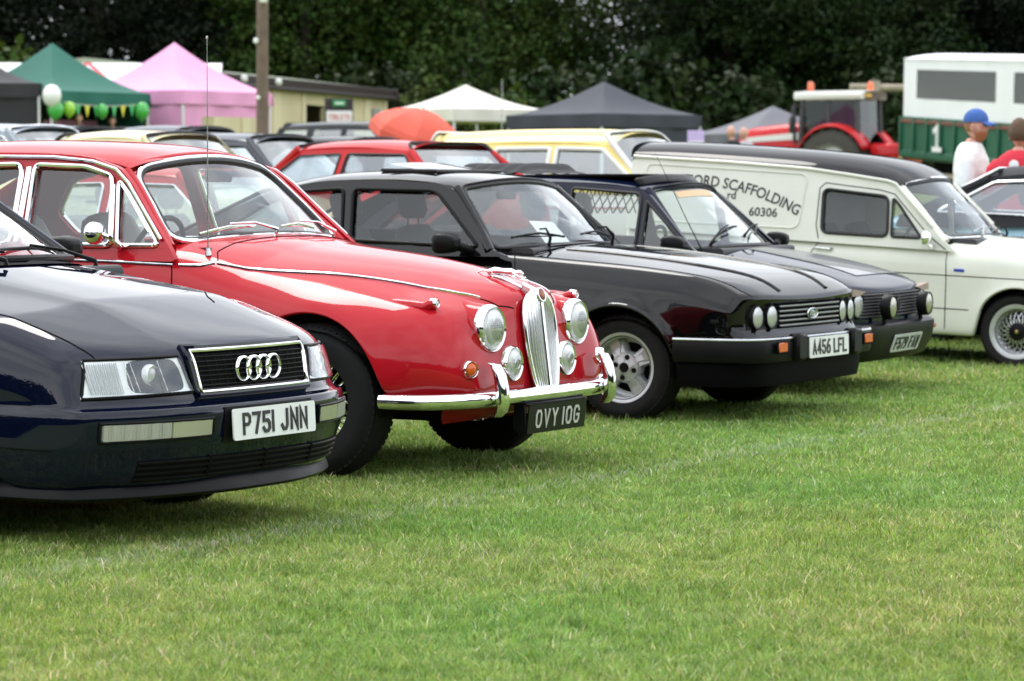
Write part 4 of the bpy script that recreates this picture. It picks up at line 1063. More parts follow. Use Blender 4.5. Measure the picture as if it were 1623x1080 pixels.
    m_ = MB(); prof = [(.001, .052), (.03, .048), (.048, .025), (.054, 0), (.05, -.012)]; m_.lathe(prof, n=28)
    o = m_.build('wing_mirror', M_CHROME, root, 60, (-1.085, -.865, 1.048)); o.rotation_euler = (0, 0, R(-8))
    s_ = MB(); s_.tube([(.03, .0, 0), (.07, .02, -.015), (.085, .06, -.055), (.07, .09, -.065)], [.012, .010, .009, .012], 8); s_.build('mirror_stem', M_CHROME, o)
    wiper(root, P(-.80, .035) + Vector((.02, 0, .015)), P(-.24, .075) + Vector((.02, 0, .015)), sf.top(-.635, -.10, .0), M_CHROME, (.01, 0, .03)); wiper(root, P(.06, .06) + Vector((.02, 0, .015)), P(.55, .06) + Vector((.02, 0, .015)), sf.top(-.62, .36, .0), M_CHROME, (.01, 0, .03))
    im = MB(); im.box((-1.02, .0, 1.30), (.03, .2, .055), .01); im.build('interior_mirror', M_BLACKP, root)
    dc = MB(); dc.box((-.88, .1, 1.035), (.10, .26, .004)); dc.build('papers', M_PAPER, root)
    return root
red_saloon()
# ---- black coupe with the twin round headlamps
def black_coupe():
    root = thing('parked_car', 'shiny black coupe with four round headlamps and four-spoke alloy wheels', 'car', (.593 + .76 * .492, 16.3 + .76 * .870, 0), -29.5, 'classic cars in the front row')
    S = dict(xs=[-3.45, -3.2, -2.2, -1.9, -1.6, -1.2, -.95, -.75, -.6, -.48, .42, .55], W=[(-3.4, .72), (-2.9, .80), (-2.2, .835), (-.5, .838), (.2, .832), (.5, .815), (.7, .79)],
        sec=[(.2, .075), (.26, .05), (.335, .02), (.457, .004), (.63, 0), (.66, .006), (.74, .034), (.86, .072), (.95, .085)], sh=[(0, .05), (.015, .028), (.04, .012), (.08, 0)],
        N=[(.20, .715), (.25, .735), (.335, .765), (.455, .770), (.49, .735), (.50, .728), (.615, .728), (.63, .750), (.645, .762), (.68, .75)],
        bow=[(0, 0), (.35, .004), (.6, .012), (.8, .028), (.93, .055), (1, .085)], crown=[(.72, .012), (.45, .028), (.0, .042), (-.38, .05), (-.8, .05)], zc=[(-3.4, .92), (-.9, .935), (-.64, .932), (0, .872), (.4, .808), (.60, .762), (.70, .716), (.74, .680), (.765, .648)],
        sill=[(-3.3, .27), (-2.3, .22), (-1, .205), (.3, .21), (.7, .215)], sillc=.215, arches=[(0, .335, .28), (-2.56, .335, .28)], flare=.022,
        rows=[([(0, .27)], .265), ([(0, .335)], .335), ([(-3, .47), (0, .455)], .452), ([(-3, .52), (.3, .49), (.7, .487)], .487), ([(-3, .58), (.3, .53), (.7, .52)], .520),
              ([(-3, .66), (-.3, .648), (.3, .60), (.66, .565)], .605), ([(-3, .76), (-1, .75), (-.3, .745), (.0, .725), (.3, .69), (.66, .600)], .622),
              ([(-3.3, .86), (-2.2, .90), (-.9, .880), (-.38, .850), (.0, .825), (.29, .795), (.5, .758), (.62, .712), (.68, .668), (.72, .640)], .645)],
        open=(-2.9, -.70), cowl=.13, creases={4: .5, 5: .6, 7: .3, 8: .75}, crownp=2.2, cc=.45)
    S['ws'] = dict(xb=-.695, zb=.925, bb=.125, hwb=.715, xt=-1.045, zt=1.275, bt=.075, hwt=.545, db=.012, dt=.04, bulge=.008)
    body = lower_body(S, P_BLACK, root, 2); sf = Surf(body)
    yU = lambda x, z: .757 - .46 * (z - .92) - .03 * smooth01((-x - 2.2) / .8)
    S['side'] = roundpoly([(-.70, .87), (-.80, .905), (-1.125, 1.232), (-1.24, 1.268), (-1.6, 1.288), (-2.0, 1.278), (-2.3, 1.235), (-2.65, 1.10), (-2.95, .95), (-2.95, .86)], .03, 3)
    S['wins'] = [dict(p=[(-1.790, 1.236), (-1.245, 1.226), (-.895, .922, .03), (-1.725, .950)], r=.045, t=M_BLACKP, tr=.010, n='door_window', g=M_GLASST),
                 dict(p=[(-1.855, 1.236), (-2.12, 1.222), (-2.35, 1.15), (-2.62, .99), (-1.79, .962)], r=.03, t=M_BLACKP, tr=.010, n='rear_quarter_window', g=M_GLASST)]
    side_windows(root, S, yU, P_BLACK)
    _, P = build_screen('windscreen', S['ws'], root, M_GLASS, M_BLACKP, .05, .014, .010)
    roof_shell(dict(xf=-1.125, xr=-2.35, fbow=.085, rbow=0, rail=[(-1.1, 1.225), (-1.24, 1.268), (-1.6, 1.288), (-2.0, 1.278), (-2.35, 1.22)],
        top=[(-1.10, 1.272), (-1.33, 1.322), (-1.6, 1.343), (-2.0, 1.335), (-2.35, 1.285)], rw=[(-1.1, .585), (-1.3, .598), (-1.8, .59), (-2.35, .575)]), P_BLACK, root, 4.0, 1, 12)
    fl = MB()
    fl.grid([[(-2.33 - .9 * t, y * (.585 + .1 * t), 1.285 - .40 * t - .035 * abs(y) ** 3) for y in np.linspace(-1, 1, 11)] for t in (0, .12)]); fl.grid([[(-2.33 - .9 * t, y * (.585 + .1 * t), 1.285 - .40 * t - .035 * abs(y) ** 3) for y in np.linspace(-1, 1, 11)] for t in (.9, 1)])
    fl.build('tailgate', P_BLACK, root)
    build_screen('rear_screen', dict(xb=-3.13, zb=.93, bb=-.02, hwb=.63, xt=-2.45, zt=1.23, bt=-.02, hwt=.55), root, M_GLASST, None, .06)
    for sg in (-1, 1): MB().tube([P(sg * 1.035, v) + Vector((-.008, 0, 0)) for v in (-.06, .2, .4, .6, .8, 1.02)], [.030, .027, .025, .025, .025, .026], 10).build('windscreen_pillar', P_BLACK, root)
    # open tilting sunroof
    sr = MB(); sr.grid([[(-1.40, y, 1.337 - .01 * (y / .36) ** 2), (-1.43, y, 1.342 - .01 * (y / .36) ** 2), (-1.72, y, 1.388 - .012 * (y / .36) ** 2), (-1.725, y, 1.378), (-1.41, y, 1.328)] for y in np.linspace(-.36, .36, 9)])
    sr.build('sunroof_panel', P_BLACK, root)
    se = MB(); se.tube([(-1.395, -.37, 1.336), (-1.395, .37, 1.336), (-1.75, .37, 1.342), (-1.75, -.37, 1.342)], .010, 6, closed=True); se.build('sunroof_seal', M_SEAL, root)
    interior(root, S, M_SEATG, front=-1.62, back=-2.30, zdash=.885, seatz=.42, sh=.58, wheel_x=-1.20)
    pp = MB(); pp.grid([[tuple(P(u, v) + Vector((-.045, 0, -.02 - .004 * k_))) for v in (.06, .25, .44)] for k_, u in enumerate((-.30, -.15, 0, .12))]); pp.build('show_card', M_PAPER, root, 30)
    im = MB(); im.box((-1.15, 0, 1.20), (.03, .2, .05), .01); im.build('interior_mirror', M_BLACKP, root)
    underbody(root, -3.3, .6, .76, (0, -2.56), .28, (.23, .50))
    for x in (0, -2.56):
        for sg in (-1, 1): wheel(root, x, sg, .775, .288, .195, .178, 'fourspoke')
    # lamps, grille, badge
    for sg in (-1, 1):
        pn = fpatch(root, sf, 'lamp_panel', [(sg * .398, .500), (sg * .695, .500), (sg * .685, .618), (sg * .398, .620)], M_BLACKP, .004, .03, 10, 4)
        for y, z in ((.466, .562), (.612, .563)): q = sf.front(sg * y, z); lens('headlight', root, (q.x + .012, sg * y, z), .060, M_LENS, 4 * sg, M_BLACKP, .007, .012, .03)
        f = MB(); f.box((.842, sg * .571, .408), (.012, .105, .05), .004); o = f.build('indicator', M_AMBER, root, 40)
    g = fpatch(root, sf, 'grille', [(-.39, .497), (.39, .497), (.39, .622), (-.39, .622)], M_BLACKM, .003, .03, 12, 4)
    for k in range(5):
        z = .509 + .0255 * k; s_ = MB(); pts = fpath(sf, [(-.39, z), (.39, z)], .010, 14); s_.tube(pts, .0062, 6, flat=2.0); s_.build('grille_slat', M_BLACKP, g)
        s2 = MB(); s2.tube([p + Vector((.008, 0, .004)) for p in pts], .0046, 6); s2.build('chrome_edge', M_SLAT, g)
    bd = MB(); bd.lathe([(.0, .008), (.80, .006), (.92, .0)], n=36); o = bd.build('grille_badge', mat('badge_green', (.03, .10, .11), .2, .2, 1.0), root, 60, (.752, 0, .567)); o.scale = (1, .066, .028)
    rb = MB(); rb.tube([(.004, .066 * math.cos(a), .027 * math.sin(a)) for a in np.linspace(0, 2 * PI, 32, endpoint=False)], .004, 6, closed=True); rb.build('badge_rim', M_CHROME, root, 60, (.753, 0, .567))
    me = font_text('Ford', .040); o = link('badge_script', me, M_CHROME, root, 0, (.763, -.040, .556)); o.rotation_euler = (PI / 2, 0, PI / 2)
    # bumper: black mouldings wrapping round to the arches with two blocks beside the plate
    bumper(root, 'front_bumper', [(.335, .836), (.52, .832), (.66, .815), (.75, .765), (.800, .66), (.822, .45), (.828, .2), (.828, 0)], [(-.035, .330), (.004, .332), (.012, .345), (.014, .395), (.012, .440), (.004, .456), (-.035, .460)], M_BLACKP, 6)
    st = MB()
    for sg in (-1, 1): pass
    bumper(root, 'bumper_strip', [(.335, .836), (.52, .832), (.66, .815), (.75, .765), (.800, .66), (.822, .45), (.828, .2), (.828, 0)], [(.006, .450), (.013, .446), (.017, .452), (.012, .460), (.004, .460)], M_STEEL, 6)
    for sg in (-1, 1):
        b = MB(); b.box((.836, sg * .365, .402), (.07, .125, .142), .014); b.build('bumper_block', M_BLACKP, root, 40)
        i_ = MB(); i_.box((.838, sg * .571, .408), (.012, .125, .066), .004); i_.build('indicator_surround', M_BLACKM, root, 40)
    number_plate(root, 'A456 LFL', (.858, 0, .392), pitch=-1)
    pb = MB(); pb.box((.843, 0, .392), (.02, .53, .12), .004); pb.build('plate_backing', M_BLACKP, root)
    bumper(root, 'air_dam', [(.345, .815), (.52, .81), (.66, .775), (.745, .65), (.775, .42), (.785, 0)], [(-.06, .200), (-.004, .203), (.006, .25), (.010, .325), (-.02, .334), (-.06, .334)], mat('satin_black_plastic', (.0025, .0025, .003), .6, spec=.05), 6)
    # arch lips, joints, mouldings
    for sg in (-1, 1):
        for xc in (0, -2.56):
            MB().tube([sf.side(xc + .345 * math.cos(a), .28 + .345 * math.sin(a), sg, .002) for a in np.linspace(.30, PI - .30, 24)], .012, 8).build('arch_lip', P_BLACK, root)
        MB().tube([sf.side(x, .445, sg, .010) for x in np.linspace(-.40, -2.15, 16)], .016, 6, flat=.5).build('side_moulding', M_BLACKP, root)
        wing_mirror(root, (-1.0, sg * .905, .942), (.12, .17, .115), M_BLACKP, (-.93, sg * .76, .90), sg)
        d = sf.side(-1.60, .80, sg, .006); h = MB(); h.box((-1.60, d.y, .80), (.14, .02, .03), .006); h.build('door_handle', M_BLACKP, root)
        r = sf.side(.56, .50, sg, .004); q = MB(); q.box((.56, r.y, .545), (.05, .010, .022), .004); q.build('side_repeater', M_BLACKP, root)
    tp = lambda pts: [sf.top(x, y) for x, y in lin(pts, 8)]
    ps = []
    for sg in (-1, 1):
        ps.append(tp([(.715, sg * .640), (.65, sg * .672), (.3, sg * .690), (-.2, sg * .690), (-.62, sg * .680)]))
        ps.append([sf.side(x, z, sg) for x, z in lin([(-.715, .90), (-.685, .86), (-.655, .78), (-.645, .5), (-.645, .23)], 6)]); ps.append([sf.side(x, z, sg) for x, z in lin([(-1.82, .92), (-1.83, .6), (-1.84, .24)], 6)])
    ps.append(tp([(-.64, -.68), (-.60, -.4), (-.585, 0), (-.60, .4), (-.64, .68)])); shut(root, ps, .003)
    # raised bonnet panel
    for sg in (-1, 1): MB().tube(tp([(.70, sg * .30), (.3, sg * .36), (-.2, sg * .40), (-.52, sg * .42)]), .010, 8, flat=2.2).build('bonnet_ridge', P_BLACK, root)
    cw = MB(); cw.grid([[tuple(sf.topz(x - .1 * (y / .62) ** 2, y, .005)) for x in (-.615, -.65, -.68)] for y in np.linspace(-.6, .6, 13)]); cw.build('cowl_grille', M_BLACKP, root)
    for y0, y1, py in ((-.60, -.15, -.375), (.06, .52, .375)): wiper(root, P(y0 / .71 , .10) + Vector((.03, 0, .02)), P(y1 / .71, .07) + Vector((.03, 0, .02)), sf.topz(-.665, py, .006), M_BLACKP, (.01, 0, .045))
    return root
black_coupe()

# ---- dark blue hatchback with the fabric roof
def blue_hatch():
    root = thing('parked_car', 'dark blue hatchback with a folded fabric roof and two round spot lamps', 'car', (1.637, 19.027, 0), -25.5, 'classic cars in the front row')
    S = dict(xs=[-3.1, -2.9, -2.2, -1.8, -1.4, -1.0, -.7, -.45, -.2, .4, .55], W=[(-3.1, .76), (-2.5, .81), (-.5, .815), (.3, .81), (.7, .775)],
        sec=[(.2, .05), (.27, .02), (.45, .004), (.6, 0), (.8, .02), (.95, .05)], sh=[(0, .07), (.02, .035), (.06, .014), (.12, 0)],
        N=[(.2, .70), (.27, .76), (.44, .785), (.455, .785), (.615, .775), (.635, .770), (.68, .75)], bow=[(0, 0), (.4, .008), (.7, .03), (.9, .07), (1, .115)],
        crown=[(.7, .008), (.3, .022), (-.2, .03), (-1, .03)], zc=[(-3, .95), (-.5, .90), (-.2, .878), (.2, .808), (.5, .742), (.66, .690), (.73, .655), (.77, .635)], sill=[(-3, .26), (0, .21), (.7, .22)], sillc=.22, arches=[(0, .33, .28), (-2.4, .33, .28)], flare=.012,
        rows=[([(0, .27)], .27), ([(0, .36)], .36), ([(0, .44)], .44), ([(0, .455)], .455), ([(-3, .60), (.7, .54)], .54), ([(-3, .76), (-1, .75), (0, .71), (.4, .66), (.7, .60)], .61), ([(-3, .92), (-1.5, .895), (-.6, .862), (-.25, .842), (.02, .812), (.35, .748), (.6, .672), (.72, .628)], .630)],
        open=(-2.75, -.22), cowl=.13, creases={3: .5, 4: .5, 7: .6}, crownp=2.2, cc=.3)
    S['ws'] = dict(xb=-.175, zb=.885, bb=.125, hwb=.675, xt=-.555, zt=1.250, bt=.07, hwt=.50, db=.015, dt=.03)
    body = lower_body(S, P_DKBLUE, root, 2); sf = Surf(body)
    yU = lambda x, z: .735 - .42 * (z - .86)
    S['side'] = roundpoly([(-.14, .82), (-.255, .865), (-.605, 1.205), (-.70, 1.243), (-1.1, 1.272), (-1.9, 1.282), (-2.3, 1.255), (-2.80, .96), (-2.8, .84)], .03, 3)
    S['wins'] = [dict(p=[(-1.125, 1.238), (-.675, 1.205), (-.650, 1.18), (-.640, .885), (-1.105, .902)], r=.03, n='door_window'), dict(p=[(-.610, 1.160, .015), (-.270, .858, .015), (-.605, .878)], r=.02, n='quarter_light'),
                 dict(p=[(-1.19, 1.24), (-2.0, 1.238), (-2.25, 1.15), (-2.45, .96), (-1.165, .908)], r=.04, n='rear_side_window')]
    side_windows(root, S, yU, P_DKBLUE)
    _, P = build_screen('windscreen', S['ws'], root, M_GLASS, M_BLACKP, .04, .012, .009)
    roof_shell(dict(xf=-.61, xr=-2.35, fbow=.075, rbow=0, rail=[(-.6, 1.203), (-.70, 1.243), (-1.1, 1.272), (-1.9, 1.282), (-2.35, 1.25)],
        top=[(-.6, 1.252), (-.85, 1.288), (-1.1, 1.31), (-1.5, 1.322), (-2.35, 1.308)], rw=[(-.6, .545), (-.8, .565), (-1.5, .56), (-2.35, .55)]), P_DKBLUE, root, 4.0, 1, 12)
    for sg in (-1, 1): MB().tube([P(sg * 1.035, v) + Vector((-.008, 0, 0)) for v in (-.06, .2, .4, .6, .8, 1.02)], [.028, .026, .024, .024, .024, .026], 10).build('windscreen_pillar', P_DKBLUE, root)
    build_screen('rear_screen', dict(xb=-2.88, zb=.95, bb=-.03, hwb=.6, xt=-2.42, zt=1.25, bt=-.02, hwt=.5), root, M_GLASST, M_SEAL, .05)
    # fabric roof bunched up behind, dark wind deflector in front
    fb = MB(); nx = 34
    fb.grid([[(-1.45 - .62 * i / nx, y * .44, 1.318 + (.012 + .045 * smooth01(i / 6) * smooth01((nx - i) / 4) + .022 * math.sin(i * 1.15 + .6 * math.sin(3 * y)) * smooth01(i / 5)) * (1 - .75 * abs(y) ** 6)) for y in np.linspace(-1, 1, 17)] for i in range(nx + 1)])
    fb.build('folded_fabric_roof', M_SEATB, root, 70)
    op = MB(); op.box((-1.10, 0, 1.314), (.72, .84, .022), .008); op.build('roof_opening_frame', M_BLACKM, root)
    df = MB(); df.grid([[(-.70 + .05 * (1 - (y / .5) ** 2) - .04 * t, y, 1.262 + .018 * (1 - (y / .5) ** 4) + .045 * t - .012 * (y / .5) ** 2) for t in (0, .35, .7, 1)] for y in np.linspace(-.5, .5, 15)])
    o = df.build('wind_deflector', M_BLACKP, root, 60); md = o.modifiers.new('thickness', 'SOLIDIFY'); md.thickness = .01
    interior(root, S, M_SEATG, front=-1.12, back=-1.9, zdash=.845, seatz=.42, sh=.56, wheel_x=-.70)
    # expanding lattice guard in the door window
    lt = MB(); yy = lambda x, z: -(yU(x, z) - .022)
    for k in range(-3, 12):
        x0 = -1.12 + .052 * k
        for s in (-1, 1):
            pts = [(x, yy(x, z), z) for x, z in ((x0 + s * .075 * t, 1.235 - .15 * t) for t in np.linspace(0, 1, 5)) if -1.115 < x < -.66]
            if len(pts) > 1: lt.tube(pts, .0045, 4)
    lt.build('window_lattice', M_BLACKP, root)
    underbody(root, -3, .55, .75, (0, -2.4), .27, (.24, .5))
    for x in (0, -2.4):
        for sg in (-1, 1): wheel(root, x, sg, .76, .275, .18, .175, 'plain')
    # nose
    g = fpatch(root, sf, 'grille', [(-.60, .462), (.60, .462), (.59, .612), (-.59, .612)], M_BLACKM, .002, .03, 14, 3)
    for k in range(8): z = .472 + .0185 * k; MB().tube(fpath(sf, [(-.595, z), (.595, z)], .008, 16), .0055, 6).build('grille_slat', mat('faded_black', (.05, .05, .055), .5), g)
    for sg in (-1, 1):
        q = sf.front(sg * .59, .545); lens('headlight', root, (q.x + .004, sg * .60, .54), .070, M_LENS, 6 * sg, M_BLACKP, .01, .012, .03)
        br = MB(); br.prism([(sg * .49, .622), (sg * .715, .645), (sg * .715, .600), (sg * .60, .598)], 0, .05, 'x'); br.build('lamp_brow', mat('bare_filler', (.32, .24, .19), .6), root, 0, (sf.front(sg * .6, .60).x - .022, 0, 0))
        o = lens('spot_lamp', root, (.872, sg * .347, .527), .064, M_LENSY, 0, M_BLACKP, .010, .018, .05)
        bk = MB(); bk.lathe([(.073, -.040), (.062, -.058), (.036, -.068), (.0, -.070)], n=24); bk.tube([(-.05, 0, -.06), (-.05, 0, -.115)], .014, 8); bk.build('lamp_shell', M_BLACKP, o)
        rr = MB(); rr.box((.842, sg * .70, .375), (.012, .06, .03), .004); rr.build('marker_lamp', M_REDL if sg > 0 else M_AMBER, root, 40).location = (-.045, 0, 0)
    bumper(root, 'front_bumper', [(.34, .808), (.55, .805), (.68, .785), (.77, .72), (.825, .56), (.845, .3), (.85, 0)], [(-.10, .200), (-.055, .215), (-.02, .27), (.004, .34), (.012, .395), (.010, .418), (-.005, .428), (-.10, .434)], M_BLACKP, 6)
    number_plate(root, 'F579 FAW', (.848, 0, .302), base=mat('plate_grey', (.58, .60, .60), .4, coat=.4), pitch=20)
    bd = MB(); bd.tube([(.0, .034 * math.cos(a), .034 * math.sin(a)) for a in np.linspace(0, 2 * PI, 24, endpoint=False)], .0035, 6, closed=True)
    for pts in ([(-.016, .028), (0, -.002), (.016, .028)], [(-.028, .016), (-.012, -.030), (0, -.004), (.012, -.030), (.028, .016)]): bd.tube([(.0, p[0], p[1]) for p in pts], .003, 5)
    bd.build('grille_badge', mat('faded_black', ()), root, 60, (.80, 0, .538))
    for sg in (-1, 1):
        wing_mirror(root, (-.315, sg * .885, .902), (.13, .15, .105), M_BLACKP, (-.28, sg * .74, .87), sg)
        d = sf.side(-1.02, .80, sg, .006); h = MB(); h.box((-1.02, d.y, .80), (.13, .02, .03), .006); h.build('door_handle', M_BLACKP, root)
    tp = lambda pts: [sf.top(x, y) for x, y in lin(pts, 8)]
    ps = []
    for sg in (-1, 1): ps += [tp([(.64, sg * .66), (.3, sg * .69), (-.2, sg * .68)]), [sf.side(x, z, sg) for x, z in lin([(-.17, .86), (-.14, .75), (-.14, .24)], 6)], [sf.side(x, z, sg) for x, z in lin([(-1.15, .88), (-1.16, .24)], 6)]]
    shut(root, ps, .003)
    bp = MB(); bp.grid([[tuple(sf.topz(x, y, .004)) for y in np.linspace(-.22, .60, 9)] for x in np.linspace(-.10, .60, 9)]); bp.build('bonnet_panel', mat('satin_black', (.012, .013, .016), .32, coat=.5), root)
    for y0, y1, py in ((-.42, -.06, -.50), (.14, .46, .06)): wiper(root, P(y0 / .67, .12) + Vector((.03, 0, .02)), P(y1 / .67, .26) + Vector((.03, 0, .02)), sf.topz(-.24, py, .006), M_BLACKP, (.01, 0, .04))
    st = MB(); st.grid([[tuple(P(u, v) + Vector((.004, 0, .002))) for v in (.83, .93)] for u in np.linspace(-.62, .40, 11)]); st.build('sun_strip', mat('orange_film', (.62, .40, .22), .5), root)
    a = MB(); a.tube([sf.side(-.20, .84, -1), (-.33, -.66, 1.05), (-.56, -.60, 1.45)], [.005, .003, .0015], 5); a.build('aerial', M_BLACKP, root)
    return root
blue_hatch()

# ---- cream and black delivery van
def cream_van():
    root = thing('delivery_van', 'cream van with a black roof and arched lettering on its side panel', 'van', (3.807, 21.95, -.030), -25, 'classic cars in the front row', 2.5)
    S = dict(xs=[-2.98, -2.9, -2.2, -1.8, -1.4, -1.0, -.7, -.52, .42], W=[(-2.98, .775), (-1, .785), (0, .785), (.4, .765), (.6, .73)],
        sec=[(.19, .03), (.25, .006), (.6, .0), (.75, .012), (.9, .03)], sh=[(0, .06), (.02, .03), (.06, .01), (.12, 0)],
        N=[(.2, .62), (.4, .66), (.6, .68), (.70, .68), (.76, .655)], bow=[(0, 0), (.5, .012), (.8, .045), (1, .11)], crown=[(.6, .02), (0, .06), (-.45, .06), (-1, .06)],
        sill=[(-3, .20), (.6, .22)], sillc=.24, arches=[(0, .30, .27), (-2.4, .30, .27)], flare=.022,
        rows=[([(0, .27)], .28), ([(0, .40)], .40), ([(0, .52)], .52), ([(-3, .63), (.5, .628)], .63), ([(-3, .70), (.5, .69)], .68), ([(-3, .76), (-.6, .76), (.5, .71)], .70), ([(-3, .88), (-1.4, .872), (-.55, .842), (-.1, .826), (.3, .79), (.55, .735)], .73)],
        open=(-2.9, -.44), cowl=.15, creases={6: .2}, crownp=2.2)
    S['ws'] = dict(xb=-.425, zb=.905, bb=.145, hwb=.672, xt=-.835, zt=1.285, bt=.095, hwt=.572, db=.015, dt=.045, bulge=.012)
    body = lower_body(S, P_CREAM, root, 2); sf = Surf(body)
    yU = lambda x, z: .768 - .17 * (z - .85) - .06 * max(0, z - 1.15)
    S['side'] = roundpoly([(-.46, .80), (-.560, .875), (-.915, 1.240), (-1.0, 1.266), (-1.3, 1.300), (-1.6, 1.330), (-2.2, 1.352), (-2.92, 1.366), (-2.97, 1.34), (-2.97, .84)], .02, 3)
    S['wins'] = [dict(p=[(-1.470, 1.195), (-.985, 1.160), (-.965, .880), (-1.455, .886)], r=.05, n='door_window', g=M_GLASST, t=M_SEAL, tr=.012), dict(p=[(-.948, 1.152, .02), (-.905, 1.115, .03), (-.715, .882, .03), (-.935, .880, .02)], n='quarter_light', g=M_GLASS, t=M_SEAL, tr=.010)]
    side_windows(root, S, yU, P_CREAM)
    rb = MB(); rb.grid([[(-2.968, y * yU(-2.97, z) * .995, z) for y in np.linspace(-1, 1, 7)] for z in np.linspace(.84, 1.37, 5)]); rb.build('rear_doors', P_CREAM, root)
    _, P = build_screen('windscreen', S['ws'], root, M_GLASS, M_CHROME, .07, .015, .010)
    roof_shell(dict(xf=-.925, xr=-2.98, fbow=.10, rbow=0, rail=[(-.9, 1.232), (-1.0, 1.264), (-1.3, 1.297), (-1.6, 1.330), (-2.2, 1.358), (-2.98, 1.382)],
        top=[(-.9, 1.285), (-1.1, 1.398), (-1.4, 1.448), (-1.76, 1.470), (-2.7, 1.487), (-2.98, 1.478)], rw=[(-.9, .615), (-1.0, .668), (-1.2, .688), (-1.8, .684), (-2.98, .680)]), P_BLACKROOF, root, 4.4, 1, 18)
    rr = MB(); rr.fan([(-2.979, .68 * math.copysign(abs(math.cos(a)) ** .55, math.cos(a)), 1.362 + .118 * math.sin(a) ** .6) for a in np.linspace(0, PI, 21)]); rr.build('roof_end', P_BLACKROOF, root)
    gt = MB()
    for sg in (-1, 1): MB().tube([(x, sg * (yU(x, z) + .010), z) for x, z in lin([(-.64, .965), (-.94, 1.252), (-1.0, 1.270), (-1.3, 1.303), (-1.6, 1.332), (-2.2, 1.354), (-2.96, 1.368)], 5)], .012, 6).build('gutter', P_CREAM, root)
    for sg in (-1, 1): MB().tube([P(sg * 1.04, v) + Vector((-.010, 0, 0)) for v in (-.10, .1, .3, .5, .7, .9, 1.02)], [.042, .034, .030, .028, .028, .028, .026], 10).build('windscreen_pillar', P_CREAM, root)
    interior(root, S, M_SEATB, front=-1.22, back=None, zdash=.86, seatz=.42, sh=.50, head=False, wheel_x=-.92)
    bk = MB(); bk.box((-1.62, 0, .95), (.02, 1.30, .78)); bk.build('bulkhead', mat('grey_board', (.25, .25, .24), .8), root)
    underbody(root, -2.9, .55, .74, (0, -2.4), .27, (.22, .5))
    for x in (0, -2.4):
        for sg in (-1, 1): wheel(root, x, sg, .765, .268, .18, .185, 'mesh')
    for sg in (-1, 1):
        q = sf.front(sg * .56, .58); lens('headlight', root, (q.x + .02, sg * .56, .58), .085, M_LENS, 6 * sg, M_CHROME, .015, .02, .08)
        # raised mouldings that frame the side panel, door outline, handle
        MB().tube([(x, sg * (yU(x, z) + .002), z) for x, z in densify(roundpoly([(-2.85, 1.318), (-1.60, 1.292), (-1.635, .905), (-2.85, .905)], .06), .08)], .007, 6, closed=True).build('panel_moulding', P_CREAM, root)
        pth = [(-1.475, .845), (-1.50, .93), (-1.500, 1.20), (-1.46, 1.238), (-1.05, 1.205), (-.94, 1.180), (-.66, .90), (-.53, .81)]
        d = [Vector((x, sg * (yU(x, z) + .001), z)) for x, z in lin(pth, 6)] + [sf.side(x, z, sg) for x, z in lin([(-.53, .80), (-.515, .6), (-.51, .215)], 8)]
        d2 = [Vector((-1.475, sg * (yU(-1.47, .845) + .001), .845))] + [sf.side(x, z, sg) for x, z in lin([(-1.49, .80), (-1.55, .70), (-1.57, .5), (-1.57, .22)], 8)]
        shut(root, [d, d2, [sf.side(x, .632, sg) for x in np.linspace(-2.9, .42, 34)], [sf.side(x, .40, sg) for x in np.linspace(-2.0, -.34, 14)]], .0034)
        h = sf.side(-1.44, .775, sg, .016); hd = MB(); hd.tube([(-1.50, h.y - sg * .014, .775), (-1.485, h.y + sg * .008, .777), (-1.38, h.y + sg * .008, .771), (-1.365, h.y - sg * .014, .770)], .0085, 8); hd.build('door_handle', M_CHROME, root)
        m_ = MB(); m_.lathe([(.001, .040), (.035, .034), (.050, .012), (.055, -.01)], n=24); o = m_.build('wing_mirror', M_CHROME, root, 60, (-.655, sg * .86, .885)); s_ = MB(); s_.tube([(0, 0, -.03), (.02, -sg * .02, -.05), (.03, -sg * .08, -.06)], [.010, .012, .02], 8); s_.build('mirror_stem', M_CHROME, o)
    bumper(root, 'front_bumper', [(.42, .79), (.58, .77), (.68, .68), (.73, .45), (.74, 0)], [(.0, .30), (.02, .31), (.026, .345), (.02, .38), (.0, .39)], M_CHROME)
    gr = fpatch(root, sf, 'grille', [(-.42, .50), (.42, .50), (.42, .66), (-.42, .66)], M_BLACKM, .004, .03)
    for k in range(6): MB().tube(fpath(sf, [(-.42, .515 + .026 * k), (.42, .515 + .026 * k)], .008), .005, 6).build('grille_slat', M_CHROME, gr)
    wiper(root, P(-.55, .05) + Vector((.02, 0, .015)), P(-.02, .10) + Vector((.02, 0, .015)), P(-.45, -.04) + Vector((.02, 0, 0)), M_STEEL, (.01, 0, .03)); wiper(root, P(.2, .06) + Vector((.02, 0, .015)), P(.66, .08) + Vector((.02, 0, .015)), P(.55, -.04) + Vector((.02, 0, 0)), M_BLACKP, (.01, 0, .03))
    # sign-written side: words bent along an arc, smaller lines below
    def sign(txt, size, fx, name, sx=1.0):
        me = font_text(txt, size, .0008)
        for v in me.vertices:
            x, z, t = fx(v.co.x * sx, v.co.y)
            v.co = (x, -(yU(x, z) + .0015 + (.0008 if v.co.z > 0 else 0)), z)
        return link(name, me, M_INK, root, 0)
    def arc(x0, z0, a0, rad):
        def f(u, v):
            a = a0 + u / rad; return (x0 + (rad + v) * math.sin(a) - rad * math.sin(a0), z0 + (rad + v) * math.cos(a) - rad * math.cos(a0), 0)
        return f
    sign('FORD SCAFFOLDING', .108, arc(-2.52, 1.175, -.05, 1.75), 'sign_writing', .875)
    sign('rd', .080, lambda u, v: (-2.20 + u, 1.092 + v, 0), 'sign_writing'); sign('60306', .088, lambda u, v: (-2.02 + u, .978 + v, 0), 'sign_writing')
